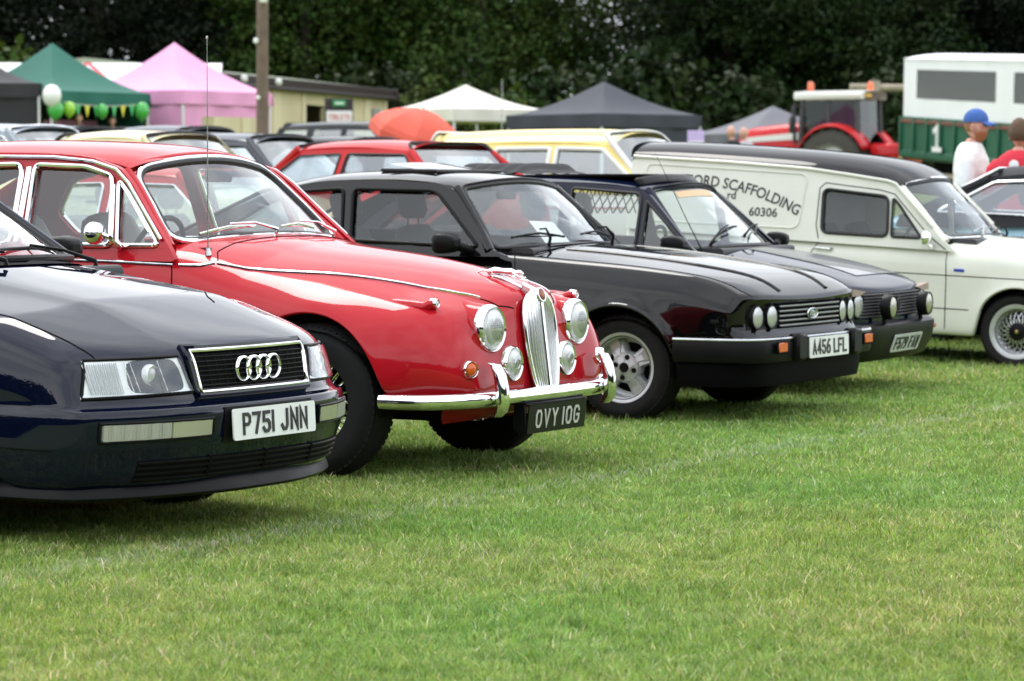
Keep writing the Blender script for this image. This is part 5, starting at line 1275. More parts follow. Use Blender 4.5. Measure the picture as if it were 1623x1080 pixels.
    d = sf.side(-.43, .672, -1, .004); bd = MB(); bd.box((-.425, d.y, .672), (.075, .006, .020), .002); bd.build('wing_badge', mat('badge_blue', (.03, .06, .45), .3, coat=1), root)
    return root
cream_van()
# ------------------------------------------------------------------ second rows: cars parked further back
M_GLASSBK = glass_mat('pale_window_glass', (.80, .88, .90), 2.2, add=.14)
def back_car(name, label, cat, loc, yaw, pnt, zr=1.42, style='saloon', roofp=None, trim=None, group='cars parked behind the front row', hw=.80, dz=0.0, glass=None, sidep=None, rdrop=.10, tr_r=.010, belt=None):
    root = thing(name, label, cat, (loc[0], loc[1], gz(*loc) + dz), yaw, group); k = zr / 1.42; glass = glass or M_GLASSBK
    zb = .90 * k if style != 'suv' else .98 * k
    xr = {'saloon': -2.05, 'hatch': -2.45, 'estate': -3.10, 'suv': -3.0}[style]; xc = {'saloon': -2.75, 'hatch': -2.95, 'estate': -3.40, 'suv': -3.2}[style]
    zb = belt or zb
    x0 = -3.55 if style in ('saloon',) else xc - .12; wb = -2.5; deck = zb - .04
    S = dict(xs=[x0, x0 + .2, -3.0, -2.0, -1.6, -1.0, -.6, -.4, .4], W=[(x0, hw * .9), (-2.4, hw), (-.3, hw), (.6, hw * .95)], sec=[(.2, .05), (.35, .01), (.6, 0), (.85, .02)], sh=[(0, .07), (.03, .03), (.08, .01), (.12, 0)],
        N=[(.2, .66), (.35, .75), (.5, .75), (.66, .72), (.72, .68)], bow=[(0, 0), (.5, .015), (.8, .05), (1, .10)], crown=[(.6, .015), (-.4, .045), (-3, .03)], sill=[(-3.5, .27), (.7, .24)], sillc=.26, arches=[(0, .34, .30), (wb, .34, .30)], flare=.01,
        rows=[([(0, .33)], .33), ([(0, .48)], .46), ([(0, .56)], .54), ([(x0, zb * .8), (0, zb * .8), (.6, zb * .72)], zb * .72), ([(x0, deck), (-2.6, zb), (-.5, zb * .97), (.2, zb * .91), (.6, zb * .79)], zb * .79)], open=(xc, -.42), cowl=.14, creases={2: .3}, ys=[1, .9, .65, .35, 0])
    S['ws'] = dict(xb=-.40, zb=zb + .01, bb=.13, hwb=hw * .84, xt=-.98, zt=zr - .04, bt=.08, hwt=hw * .69, db=.015, dt=.03)
    body = lower_body(S, pnt, root, 1); sf = Surf(body); zt = zr - rdrop
    yU = lambda x, z: hw * .93 - hw * .23 * (z - zb) / (zt - zb)
    rend = [(xr, zt - .01), (xc, zb + .02), (xc - .02, zb - .06)]
    S['side'] = roundpoly([(-.42, zb - .06), (-.52, zb + .01), (-.98, zt - .03), (-1.15, zt + .01), ((-1.0 + xr) / 2, zt + .025)] + rend, .03, 2)
    u = lambda t: xr + (xc - xr) * t
    S['wins'] = [dict(p=[(-1.62, zt - .035), (-1.10, zt - .05), (-.64, zb + .025), (-1.60, zb + .03)], r=.03, n='door_window', t=trim or M_SEAL, g=glass)]
    if style in ('saloon', 'hatch'): S['wins'].append(dict(p=[(-1.70, zt - .035), (u(.12) + .10, zt - .045), (u(.75) + .12, zb + .06), (-1.68, zb + .03)], r=.04, n='rear_side_window', t=trim or M_SEAL, g=glass))
    else:
        S['wins'].append(dict(p=[(-1.70, zt - .035), (-2.32, zt - .038), (-2.34, zb + .03), (-1.68, zb + .03)], r=.03, n='rear_door_window', t=trim or M_SEAL, g=glass))
        S['wins'].append(dict(p=[(-2.42, zt - .038), (u(.15) + .08, zt - .045), (u(.8) + .10, zb + .05), (-2.44, zb + .03)], r=.03, n='load_window', t=trim or M_SEAL, g=glass))
    [w.update(tr=tr_r) for w in S['wins']]; side_windows(root, S, yU, sidep or pnt)
    _, P = build_screen('windscreen', S['ws'], root, glass, trim or M_BLACKP, .06, .013, .012)
    rp = roofp or pnt
    roof_shell(dict(xf=-1.0, xr=xr - .02, fbow=.08, rbow=.03, rail=[(-1.0, zt - .03), (-1.15, zt + .01), ((-1.0 + xr) / 2, zt + .025), (xr - .02, zt - .015)], top=[(-1.0, zr - .045), (-1.25, zr - .012), (-1.6, zr), ((xr - 1.2) / 2, zr), (xr - .02, zr - .03)],
        rw=[(-1.0, hw * .705), (-1.3, hw * .715), (xr, hw * .70)]), rp, root, 4, 1, 9)
    for sg in (-1, 1): MB().tube([P(sg * 1.035, v) + Vector((-.008, 0, 0)) for v in (-.05, .3, .6, 1.0)], .028, 8).build('windscreen_pillar', pnt, root)
    build_screen('rear_screen', dict(xb=xc + .01, zb=zb + .03, bb=-.06, hwb=hw * .80, xt=xr + .0, zt=zr - .05, bt=-.04, hwt=hw * .66), root, glass, trim or M_SEAL, .06)
    for sg in (-1, 1): MB().tube([(xr - .02, sg * hw * .70, zt - .02), (xc, sg * hw * .87, zb)], .035, 8).build('rear_pillar', rp if roofp else pnt, root)
    interior(root, S, M_SEATB, front=-1.45, back=-2.1, zdash=zb - .03, seatz=.46, sh=.56, hw=hw * .78)
    underbody(root, x0 + .1, .6, hw * .94, (0, wb), .30, (.25, .5))
    for x in (0, wb):
        for sg in (-1, 1): wheel(root, x, sg, hw - .02, .30, .18, .19, 'plain')
    for sg in (-1, 1):
        q = sf.front(sg * hw * .66, zb * .68); lens('headlight', root, (q.x + .004, sg * hw * .66, zb * .68), .08, M_LENS, 5 * sg, M_CHROME, .012, .015, .04)
        h = sf.side(-1.5, zb * .88, sg, .012); MB().box((-1.5, h.y, zb * .88), (.16, .02, .025), .006).build('door_handle', M_CHROME if trim else M_BLACKP, root)
        if trim: MB().tube([sf.side(x, zb * .80, sg, .004) for x in np.linspace(-3.0, .3, 16)], .010, 6).build('waist_strip', M_CHROME, root)
    gr = fpatch(root, sf, 'grille', [(-hw * .45, zb * .62), (hw * .45, zb * .62), (hw * .45, zb * .74), (-hw * .45, zb * .74)], M_BLACKM, .004)
    bumper(root, 'front_bumper', [(.38, hw), (.58, hw * .97), (.70, hw * .85), (.77, hw * .55), (.78, 0)], [(0, .42), (.02, .43), (.024, .47), (.02, .51), (0, .52)], M_CHROME if trim else M_BLACKP)
    shut(root, [[sf.side(-.46, z, sg) for z in np.linspace(.27, zb - .04, 8)] for sg in (-1, 1)] + [[sf.side(-1.66, z, sg) for z in np.linspace(.27, zb - .04, 8)] for sg in (-1, 1)])
    return root
P_RED2 = paint('bright_red_paint', (.50, .02, .022), .35); P_YEL = paint('primrose_paint', (.80, .66, .24), .4); P_GREY = paint('grey_metallic_paint', (.10, .11, .13), .35, .5)
P_SILV = paint('silver_blue_paint', (.34, .38, .44), .35, .6); P_CRM2 = paint('ivory_paint', (.74, .66, .42), .4); P_DKG = paint('charcoal_paint', (.025, .028, .033), .35, .3); P_LBLUE = paint('pale_blue_paint', (.36, .60, .72), .4)
M_VINYL = mat('black_vinyl', (.018, .018, .021), .6, spec=.15, bump=(160, .3, .003))
M_WHITEP = paint('white_paint', (.78, .78, .76), .4)
back_car('parked_car', 'pale blue saloon with a black vinyl roof and chrome window frames beyond the van', 'car', (5.83, 23.55), -25, P_LBLUE, 1.42, 'saloon', M_VINYL, M_CHROME, 'classic cars in the front row', sidep=M_VINYL, belt=.985)
back_car('parked_car', 'red classic saloon with chrome trim, seen through the windows of the red car in front', 'car', (-1.05, 20.9), -29.5, P_RED2, 1.40, 'saloon', None, M_CHROME)
back_car('parked_car', 'bright red hatchback turned away, tail towards the yellow estate', 'car', (-2.44, 29.74), 140, P_RED2, 1.375, 'hatch')
e_ = back_car('parked_car', 'primrose yellow classic estate with white window surrounds behind the van', 'car', (2.17, 30.54), -29.5, M_WHITEP, 1.62, 'estate', P_YEL, M_WHITEP, hw=.86, sidep=P_YEL, rdrop=.17, tr_r=.022)
back_car('parked_car', 'ivory cream saloon roof showing just above the red saloon', 'car', (-2.15, 28.02), -29.5, P_CRM2, 1.50, 'saloon')
back_car('parked_car', 'silver blue saloon in front of the black gazebo', 'car', (-4.05, 32.03), -29.5, P_SILV, 1.52, 'saloon', None, M_CHROME)
back_car('parked_car', 'dark grey hatchback between the cream saloon and the red hatchback', 'car', (-1.45, 31.02), -29.5, P_GREY, 1.50, 'hatch')
back_car('off_road_car', 'tall charcoal off-road car in front of the beige building', 'car', (-1.25, 55.13), -29.5, P_DKG, 1.70, 'suv', hw=.92)
back_car('parked_car', 'low charcoal saloon parked in front of the tall off-road car', 'car', (-.73, 37.04), -29.5, P_DKG, 1.48, 'saloon')
back_car('parked_car', 'black saloon in front of the green gazebo', 'car', (-4.44, 39.05), -29.5, P_DKG, 1.50, 'saloon')
back_car('parked_car', 'grey saloon in front of the pink gazebo', 'car', (-2.82, 37.04), -29.5, P_GREY, 1.55, 'saloon')

# ------------------------------------------------------------------ gazebos and stalls
def cloth(name, c, rough=.75): return mat(name, c, rough, noise=(1.5, .10), bump=(6, .25, .02))
def gazebo(label, centre, yaw, cl, size=3.0, eave=2.15, peak=3.25, val=.28, walls=(), frame=None, group='pop-up gazebos', window=None, name='gazebo'):
    g = gz(*centre); root = thing(name, label, 'gazebo', (centre[0], centre[1], g), yaw, group); h = size / 2; m = MB(); n = 14
    P = []
    for i in range(n + 1):
        t = i / n; s = h * (1 - t); z = eave + (peak - eave) * (t ** 1.45 * .55 + t * .45) + (-.05 * math.sin(PI * t)); ring = []
        for k in range(4):
            a, b = [(-1, -1), (1, -1), (1, 1), (-1, 1)][k], [(1, -1), (1, 1), (-1, 1), (-1, -1)][k]
            for q in range(10):
                f = q / 10; sag = .035 * math.sin(PI * f) * math.sin(PI * min(1, t * 1.2)) ; ring.append(((a[0] + (b[0] - a[0]) * f) * s, (a[1] + (b[1] - a[1]) * f) * s, z - sag))
        P.append(ring)
    m.grid(P, closed=True); m.build('canopy', cl, root, 50)
    for k in range(4):
        a, b = [(-1, -1), (1, -1), (1, 1), (-1, 1)][k], [(1, -1), (1, 1), (-1, 1), (-1, -1)][k]; v = MB()
        v.grid([[((a[0] + (b[0] - a[0]) * f) * h * (1.003 + .006 * j * math.sin(f * 17 + k)), (a[1] + (b[1] - a[1]) * f) * h * (1.003 + .006 * j * math.sin(f * 17 + k)), eave + .01 - (val + .01) * j / 3) for f in np.linspace(0, 1, 18)] for j in range(4)]); v.build('valance', cl, root, 50)
    fr = frame or mat('frame_white', (.7, .7, .7), .4)
    for sx in (-1, 1):
        for sy in (-1, 1): MB().box((sx * (h - .04), sy * (h - .04), eave / 2), (.045, .045, eave)).build('leg', fr, root)
    for k in walls:
        a, b = [(-1, -1), (1, -1), (1, 1), (-1, 1)][k], [(1, -1), (1, 1), (-1, 1), (-1, -1)][k]
        def wp(f, z, o=1.0): w_ = 1 + .010 * math.sin(f * 23) ; return ((a[0] + (b[0] - a[0]) * f) * (h - .05) * w_, (a[1] + (b[1] - a[1]) * f) * (h - .05) * w_, z)
        w = MB()
        if window and k == window[0]:
            _, f0, f1, z0, z1 = window
            for (fa, fb, za, zb_) in ((0, f0, .02, eave - .05), (f1, 1, .02, eave - .05), (f0, f1, z1, eave - .05), (f0, f1, .02, z0)): w.grid([[wp(f, z) for f in np.linspace(fa, fb, 8)] for z in np.linspace(za, zb_, 4)])
        else: w.grid([[wp(f, z) for f in np.linspace(0, 1, 24)] for z in np.linspace(.02, eave - .05, 4)])
        w.build('side_wall', cl, root, 60)
    return root
C_PINK = cloth('pink_canvas', (.76, .34, .57)); C_GREEN = cloth('green_canvas', (.012, .12, .085)); C_BLACK = cloth('black_canvas', (.022, .022, .026)); C_GREY = cloth('slate_canvas', (.034, .040, .054)); C_CREAM = cloth('cream_canvas', (.68, .66, .58)); C_GREY2 = cloth('mid_grey_canvas', (.13, .13, .15))
# centre = near corner + half along each side
gazebo('pink peaked gazebo with a netted window in its side', (-7.30, 66.6), 56, C_PINK, walls=(0, 3), window=(0, .22, .88, .5, 1.62))
gazebo('green peaked gazebo hung with balloons and pennants', (-9.57, 64.1), 53, C_GREEN, walls=(1, 2), peak=3.10, eave=2.04, size=2.85)
gazebo('black gazebo with closed side walls at the edge of the green one', (-11.15, 63.4), 6, C_BLACK, walls=(0, 1, 3), peak=2.95)
gazebo('cream gazebo standing behind the coral parasol', (-1.10, 73.2), 38, C_CREAM, peak=2.62, eave=2.0, size=2.9)
gazebo('slate grey gazebo between the trees and the yellow estate', (2.06, 68.9), 42, C_GREY, peak=2.72, eave=1.95, size=3.1, walls=(0, 1, 2, 3))
gazebo('mid grey gazebo partly hidden by the red tractor', (7.14, 84.2), 20, C_GREY2, size=3.8, eave=1.65, peak=2.45)
# striped flag-cloth marquee roof at the back
mq = thing('marquee', 'long marquee roof patterned in white with red and blue bands behind the gazebos', 'marquee', (-11.8, 80.6, gz(-11.8, 80.6)), 3)
MB().grid([[(x, y, z) for y, z in ((-1.4, 2.40), (0, 2.98), (1.4, 2.40))] for x in np.linspace(-3.6, 4.2, 9)]).build('roof_sheet', cloth('white_canvas', (.80, .80, .82)), mq, 20)
bl, rd = cloth('flag_blue', (.03, .06, .35)), cloth('flag_red', (.6, .04, .06))
for x, w_, s_, c_ in ((-.9, .22, .9, bl), (-.2, .16, .8, rd), (.9, .20, -.7, bl), (1.35, .12, -.7, rd), (2.0, .26, .9, bl), (2.6, .14, .9, rd), (3.2, .18, -.8, bl)):
    MB().add([(x, -1.402, 2.412), (x + w_, -1.402, 2.412), (x + w_ + s_, -.02, 2.985), (x + s_, -.02, 2.985), (x, -1.402, 2.406), (x + w_, -1.402, 2.406), (x + w_ + s_, -.02, 2.979), (x + s_, -.02, 2.979)], [(0, 1, 2, 3), (7, 6, 5, 4), (0, 4, 5, 1), (1, 5, 6, 2), (2, 6, 7, 3), (3, 7, 4, 0)]).build('flag_band', c_, mq, 0)
for x in (-3.4, 0, 3.4): MB().box((x, -1.3, 1.2), (.06, .06, 2.4)).build('pole', mat('frame_white', ()), mq)
# stall dressing under the green gazebo
def balloon(x, y, z, r, c, label):
    m = MB(); m.lathe([(.001, r * 1.08), (r * .5, r * .95), (r * .86, r * .55), (r, 0), (r * .88, -r * .55), (r * .55, -r * .98), (r * .18, -r * 1.25), (.012, -r * 1.32), (.02, -r * 1.42)], (0, 0, 0), 'z', 18)
    o = m.build('balloon', mat('balloon_' + c, {'green': (.06, .42, .07), 'white': (.82, .84, .82), 'lime': (.30, .60, .05)}[c], .25, coat=.4), None, 180, (x, y, z)); tag(o, label, 'balloon', 'balloons on the green gazebo'); return o
bg0 = gz(-9.35, 65)
balloon(-9.27, 62.0, 3.03, .20, 'white', 'big white balloon at the corner of the black gazebo')
balloon(-9.21, 62.1, 2.75, .17, 'green', 'green balloon directly under the white balloon')
balloon(-8.98, 62.4, 2.77, .14, 'lime', 'lime balloon beside the gazebo pole')
balloon(-7.71, 64.06, 2.77, .17, 'green', 'green balloon next to the pink gazebo')
balloon(-8.41, 63.1, 2.75, .13, 'green', 'small green balloon in the middle of the pennant string')
bt = thing('bunting', 'string of yellow and green pennants under the green gazebo valance', 'bunting', (-8.85, 62.6, 2.90), 53)
MB().tube([(x, 0, -.06 * math.sin(PI * (x + .4) / 2.2)) for x in np.linspace(-.4, 1.8, 12)], .008, 5).build('string', mat('string', (.6, .6, .5), .8), bt)
for k in range(8):
    x = -.3 + .26 * k; zz = -.06 * math.sin(PI * (x + .5) / 2.2); c_ = [mat('pennant_yellow', (.65, .62, .06), .7), mat('pennant_green', (.08, .45, .16), .7)][k % 2]
    MB().prism([(x, zz), (x + .15, zz), (x + .075, zz - .25)], -.003, .003, 'y').build('pennant', c_, bt, 0)
tb = thing('stall_counter', 'stall table with a pink cloth inside the green gazebo', 'table', (-8.9, 64.0, gz(-8.9, 64.0)), 53)
MB().box((0, 0, .74), (1.9, .7, .04), .01).build('tabletop', mat('table_wood', (.35, .25, .15), .6), tb); MB().box((0, -.36, .38), (1.92, .02, .74), .005).build('table_cloth', C_PINK, tb)
MB().box((0, .55, 1.22), (1.9, .03, .62), .01).build('display_board', C_PINK, tb); MB().box((.4, .52, 1.16), (.9, .03, .42), .01).build('picture_panel', mat('dull_board', (.22, .20, .19), .7), tb)

# parasol
ps_ = thing('parasol', 'coral red parasol with a scalloped skirt beside the cream gazebo', 'parasol', (-1.45, 44.1, gz(-1.45, 44.1)), 0)
pc = MB(); n = 24; tilt = Matrix.Rotation(R(19), 3, 'Y') @ Matrix.Rotation(R(10), 3, 'X'); rr_ = []
for r_, z_ in ((.02, .40), (.22, .375), (.42, .30), (.58, .20), (.68, .10), (.72, .02), (.715, -.10)): rr_.append([tuple(tilt @ Vector((r_ * math.cos(a), r_ * math.sin(a), z_)) + Vector((.10, 0, 1.42))) for a in np.linspace(0, 2 * PI, 8, endpoint=False)])
pc.grid(rr_, closed=True); pc.build('canopy', cloth('coral_canvas', (.66, .10, .06)), ps_, 16)
MB().tube([(0, 0, 0), (.03, 0, 1.2), (.19, 0, 1.85)], .02, 8).build('pole', M_ALLOY, ps_)
for k in range(8):
    a = 2 * PI * k / 8; MB().tube([tuple(tilt @ Vector((.05 * math.cos(a), .05 * math.sin(a), .36)) + Vector((.10, 0, 1.42))), tuple(tilt @ Vector((.68 * math.cos(a), .68 * math.sin(a), .06)) + Vector((.10, 0, 1.42)))], .007, 5).build('rib', M_ALLOY, ps_)

# ------------------------------------------------------------------ beige building
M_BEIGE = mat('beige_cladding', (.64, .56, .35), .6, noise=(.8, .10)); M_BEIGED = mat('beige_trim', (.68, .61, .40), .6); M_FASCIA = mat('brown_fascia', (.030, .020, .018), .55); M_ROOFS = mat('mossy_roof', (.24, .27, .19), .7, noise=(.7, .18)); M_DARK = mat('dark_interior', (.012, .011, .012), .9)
a0, a1 = Vector((-7.92, 80.25)), Vector((-3.90, 95.3)); dv = (a1 - a0); Lb = dv.length
bd_ = thing('single_storey_building', 'low beige clad building with dark brown fascia and an open doorway', 'building', (a0.x, a0.y, gz(a0.x, a0.y) - .05), math.degrees(math.atan2(dv.y, dv.x)))
# local: x along the front wall, y = away behind it
H = 2.62; dr0, dr1 = (Lb * .50, Lb * .62)
def wallpanel(x0, x1, z0=0, z1=H):
    m = MB(); m.box(((x0 + x1) / 2, .08, (z0 + z1) / 2), (x1 - x0, .16, z1 - z0)); return m
np_ = 9; edges = list(np.linspace(.3, dr0, 4)) + list(np.linspace(dr1, Lb, 4))
for a_, b_ in zip(edges, edges[1:]):
    if a_ >= dr0 - 1e-6 and b_ <= dr1 + 1e-6: continue
    w_ = wallpanel(a_ + .01, b_ - .01).build('wall_panel', M_BEIGE, bd_, 0)
    for x in (a_ + .16, b_ - .16): MB().box((x, -.025, H / 2), (.30, .05, H), .01).build('pilaster', M_BEIGED, w_)
wallpanel(dr0, dr1, 2.25, H).build('wall_panel', M_BEIGE, bd_, 0)
MB().box((Lb / 2 + .15, 7.0, H / 2), (Lb - .5, .16, H)).build('back_wall', M_BEIGE, bd_, 0); MB().box((.38, 3.5, H / 2), (.16, 6.8, H)).build('end_wall', M_BEIGE, bd_, 0); MB().box((Lb - .08, 3.5, H / 2), (.16, 6.8, H)).build('end_wall', M_BEIGE, bd_, 0)
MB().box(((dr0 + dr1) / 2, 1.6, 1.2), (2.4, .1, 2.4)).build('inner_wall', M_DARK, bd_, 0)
MB().box((Lb / 2 + .15, -.14, H + .12), (Lb + .2, .12, .34), .02).build('fascia', M_FASCIA, bd_, 0); MB().box((Lb + .28, 3.4, H + .12), (.12, 7.4, .36), .02).build('fascia', M_FASCIA, bd_, 0)
rf = MB(); rf.add([(.05, -.07, H + .29), (Lb + .35, -.07, H + .29), (Lb + .35, 3.5, H + .70), (.05, 3.5, H + .70), (.05, 7.2, H + .29), (Lb + .35, 7.2, H + .29), (.05, -.07, H + .14), (Lb + .35, -.07, H + .14), (Lb + .35, 7.2, H + .14), (.05, 7.2, H + .14)], [(0, 1, 2, 3), (3, 2, 5, 4), (6, 9, 8, 7), (0, 6, 7, 1), (1, 7, 8, 5, 2), (4, 5, 8, 9), (0, 3, 4, 9, 6)]); rf.build('roof', M_ROOFS, bd_, 0)
MB().tube([(.1, -.24, H + .0), (Lb + .3, -.24, H + .0)], .05, 8).build('gutter', M_FASCIA, bd_)
for x in (1.6, Lb * .28): MB().box((x, -.42, H + .16), (.22, .14, .18), .04).build('flood_lamp', mat('lamp_white', (.75, .75, .72), .4), bd_)
vt = MB(); vt.box((Lb - 1.3, -.10, 2.0), (.8, .18, .55), .03); vt.build('vent_box', mat('grey_vent', (.30, .30, .28), .6), bd_)
bo = MB(); bo.box((dr0 + 1.45, -.55, 1.22), (.9, .05, .6), .01)
sg_ = thing('notice_board', 'white notice with red capitals below a green sign at the building doorway', 'sign', (-4.83, 86.0, gz(-4.83, 86.0)), 10)
sb = MB().box((0, 0, 1.80), (.72, .06, .34), .01).build('board', mat('board_white', (.80, .80, .82), .5), sg_); MB().box((0, .05, 1.05), (.80, .05, 2.55), .01).build('back_panel', mat('dark_panel', (.03, .025, .025), .7), sg_)
gs = MB().box((0, -.01, 2.18), (.36, .05, .17), .01).build('green_sign', mat('sign_green', (.03, .30, .10), .5), sg_); MB().box((0, -.04, 2.18), (.24, .02, .05), .005).build('white_bar', mat('board_white', ()), gs)
lt_ = lettering('TOILETS', .16, .075, .024, .020, .1).build('lettering', mat('letter_red', (.55, .10, .10), .5), sb, 0, (0, -.032, 1.80)); lt_.rotation_euler = (0, 0, -PI / 2)

# telegraph pole, whip aerial, poster, timber frame
po = thing('telegraph_pole', 'brown wooden telegraph pole with white fittings in front of the beige building', 'pole', (-4.90, 60.3, gz(-4.9, 60.3)), 0)
MB().tube([(0, 0, 0), (.02, 0, 4), (.06, 0, 8.5)], [.125, .115, .09], 14).build('shaft', mat('weathered_wood', (.16, .115, .085), .85, noise=(4, .3), bump=(25, .4, .02)), po)
for x, z, s_ in ((.05, 3.98, .15), (-.10, 3.16, .10), (-.06, 2.05, .08)): MB().box((x, -.14, z), (s_, s_, s_ * 1.2), .03).build('fitting', mat('lamp_white', ()), po)
ae = MB(); ae.tube([(0, 0, 0), (0, 0, 1.4), (.01, 0, 2.55)], [.022, .012, .006], 6); tag(ae.build('radio_mast', M_STEEL, None, 60, (-.20, 60.15, gz(-.2, 60.15))), 'thin bare whip mast between the cream and slate gazebos', 'mast')
pt_ = thing('poster_stand', 'small lilac and white poster on a stand between the slate gazebo and the tractor', 'sign', (3.95, 66.1, gz(3.95, 66.1)), 5)
MB().box((0, 0, 1.40), (.36, .03, .56), .005).build('poster', mat('poster_lilac', (.55, .42, .75), .5), pt_); MB().box((0, -.02, 1.33), (.34, .012, .24), .003).build('poster_panel', mat('board_white', ()), pt_); MB().box((0, .03, .6), (.05, .04, 1.2)).build('stand', M_BLACKP, pt_)
wf = thing('timber_frame', 'pale timber post with a crossbar behind the tractor cab', 'frame', (10.39, 88.3, gz(10.4, 88.3)), 0)
MB().tube([(0, 0, 0), (.02, 0, 3.30)], [.17, .15], 10).build('post', mat('pale_timber', (.34, .29, .22), .85, noise=(4, .2)), wf); MB().tube([(-.7, 0, 3.12), (2.4, .1, 3.08)], .10, 8).build('crossbar', mat('pale_timber', ()), wf); MB().tube([(2.2, .1, 0), (2.2, .1, 3.1)], .14, 8).build('post', mat('pale_timber', ()), wf)

# ------------------------------------------------------------------ tractor and trailer
P_TRED = paint('tractor_red', (.52, .018, .022), .4); P_TGREY = mat('tractor_grey', (.05, .05, .055), .5); M_GLT = glass_mat('cab_glass', (.26, .34, .33), 1.0, add=.0)
tr = thing('tractor', 'red tractor with a white cab roof and two orange beacons', 'tractor', (8.60, 78.9, gz(8.6, 78.9)), 150)
def bigtyre(x, sg, y, r, w, rr, rimm):
    t = MB(); t.lathe([(rr, -w), (r - .12, -w), (r - .03, -w + .05), (r - .03, -.05), (r - .12, 0), (rr, 0)], axis='y', n=40)
    for k in range(20):
        for s_, yy in ((1, -w * .27), (-1, -w * .73)):
            a = 2 * PI * (k + (.5 if s_ < 0 else 0)) / 20; t.box((math.cos(a) * (r - .005), yy, math.sin(a) * (r - .005)), (.06, w * .5, .07), 0, Matrix.Rotation(-a, 3, 'Y') @ Matrix.Rotation(.5 * s_, 3, 'X'))
    o = t.build('wheel', mat('dusty_rubber', (.055, .05, .042), .85, noise=(6, .3)), tr, 30, (x, sg * y, r)); o.rotation_euler = (0, 0, PI if sg < 0 else 0)
    m = MB(); m.lathe([(.0, -.08), (.16, -.08), (.2, -.14), (rr - .06, -.16), (rr, -.02), (rr + .03, .01)], axis='y', n=32); m.build('rim', rimm, o)
for sg in (-1, 1):
    bigtyre(0, sg, 1.12, .92, .50, .52, M_ALLOY); bigtyre(2.55, sg, 1.02, .62, .40, .35, M_ALLOY)
    f = MB(); f.grid([[(.96 * math.cos(a) * (1.05 if a > PI / 2 else 1), sg * y, .92 + (1.03 + dz_) * math.sin(a)) for y, dz_ in ((.50, .05), (.80, .05), (1.10, .03), (1.16, -.04))] for a in np.linspace(.35, 2.75, 14)]); o = f.build('rear_mudguard', P_TRED, tr, 60); o.modifiers.new('thickness', 'SOLIDIFY').thickness = .03
    f = MB(); f.grid([[(2.55 + .72 * math.cos(a), sg * y, .62 + .72 * math.sin(a)) for y in (.64, .84, 1.02)] for a in np.linspace(.6, 2.6, 9)]); o = f.build('front_mudguard', P_TGREY, tr, 60); o.modifiers.new('thickness', 'SOLIDIFY').thickness = .02
hb = MB(); hb.grid([[(x, y * w_, z0 + (zz - z0) * t_) for (y, t_) in ((-1, 0), (-1, .55), (-.93, .85), (-.6, 1), (0, 1.03), (.6, 1), (.93, .85), (1, .55), (1, 0))] for x, w_, z0, zz in ((.95, .50, .95, 2.02), (1.6, .48, .95, 1.98), (2.5, .44, .92, 1.90), (2.85, .41, .92, 1.80), (2.95, .34, .95, 1.64))]); hb.build('bonnet', P_TRED, tr, 45)
MB().box((2.94, 0, 1.15), (.06, .62, .40), .02).build('nose_grille', P_TGREY, tr)
for sg in (-1, 1):
    st_ = MB(); st_.add([(1.05, sg * .512, 1.60), (2.75, sg * .440, 1.52), (2.75, sg * .440, 1.64), (1.05, sg * .512, 1.78), (1.05, sg * .47, 1.60), (2.75, sg * .40, 1.52), (2.75, sg * .40, 1.64), (1.05, sg * .47, 1.78)], [(0, 1, 2, 3), (7, 6, 5, 4), (0, 4, 5, 1), (1, 5, 6, 2), (2, 6, 7, 3), (3, 7, 4, 0)]); st_.build('bonnet_stripe', mat('decal_white', (.75, .75, .72), .5), tr, 0)
ch = MB(); ch.box((1.3, 0, .78), (3.0, .62, .46), .06); ch.box((-.15, 0, .85), (.9, .9, .7), .08); ch.build('chassis', P_TGREY, tr)
cabp = [(.98, .62), (.98, .62)]
for sx, sy in ((1.0, 1), (1.0, -1), (-.62, 1), (-.62, -1), (.22, 1), (.22, -1)):
    MB().tube([(sx, sy * .72, 1.15), (sx * .93, sy * .70, 2.62)], .075 if sx != .22 else .055, 6).build('cab_post', P_TGREY, tr)
cr_ = MB(); cr_.grid([[(x, y, z) for (y, z) in ((-.80 * k_, 2.60), (-.84 * k_, 2.70), (-.78 * k_, 2.80), (0, 2.84), (.78 * k_, 2.80), (.84 * k_, 2.70), (.80 * k_, 2.60))] for x, k_ in ((-.78, .88), (-.72, 1), (1.0, 1), (1.16, .92))]); cr_.fan([(x, y, 2.60) for x, y in ((-.78, -.70), (1.16, -.74), (1.16, .74), (-.78, .70))]); cr_.build('cab_roof', mat('cab_white', (.74, .74, .70), .45), tr, 50)
for sg in (-1, 1):
    MB().grid([[(x * .96, sg * (.735 - .02 * t_), 1.25 + 1.33 * t_) for x in (-.60, -.2, .2, .6, 1.0)] for t_ in (0, .5, 1)]).build('cab_window', M_GLT, tr)
    MB().box((.22, sg * .74, 1.2), (1.7, .03, .14), .01).build('cab_sill', P_TGREY, tr); MB().box((1.05, sg * 1.12, 1.95), (.06, .24, .42), .03).build('side_mirror', P_TGREY, tr); MB().tube([(.95, sg * .72, 2.45), (1.05, sg * 1.12, 2.40), (1.05, sg * 1.12, 1.75)], .018, 6).build('mirror_arm', P_TGREY, tr)
MB().grid([[(1.0 - .05 * t_, y, 1.25 + 1.33 * t_) for y in (-.7, 0, .7)] for t_ in (0, 1)]).build('cab_windscreen', M_GLT, tr); MB().grid([[(-.62 + .04 * t_, y, 1.25 + 1.33 * t_) for y in (-.7, 0, .7)] for t_ in (0, 1)]).build('cab_rear_window', M_GLT, tr)
seat(tr, .0, 0, 1.30, M_SEATB, .6, .5, False)
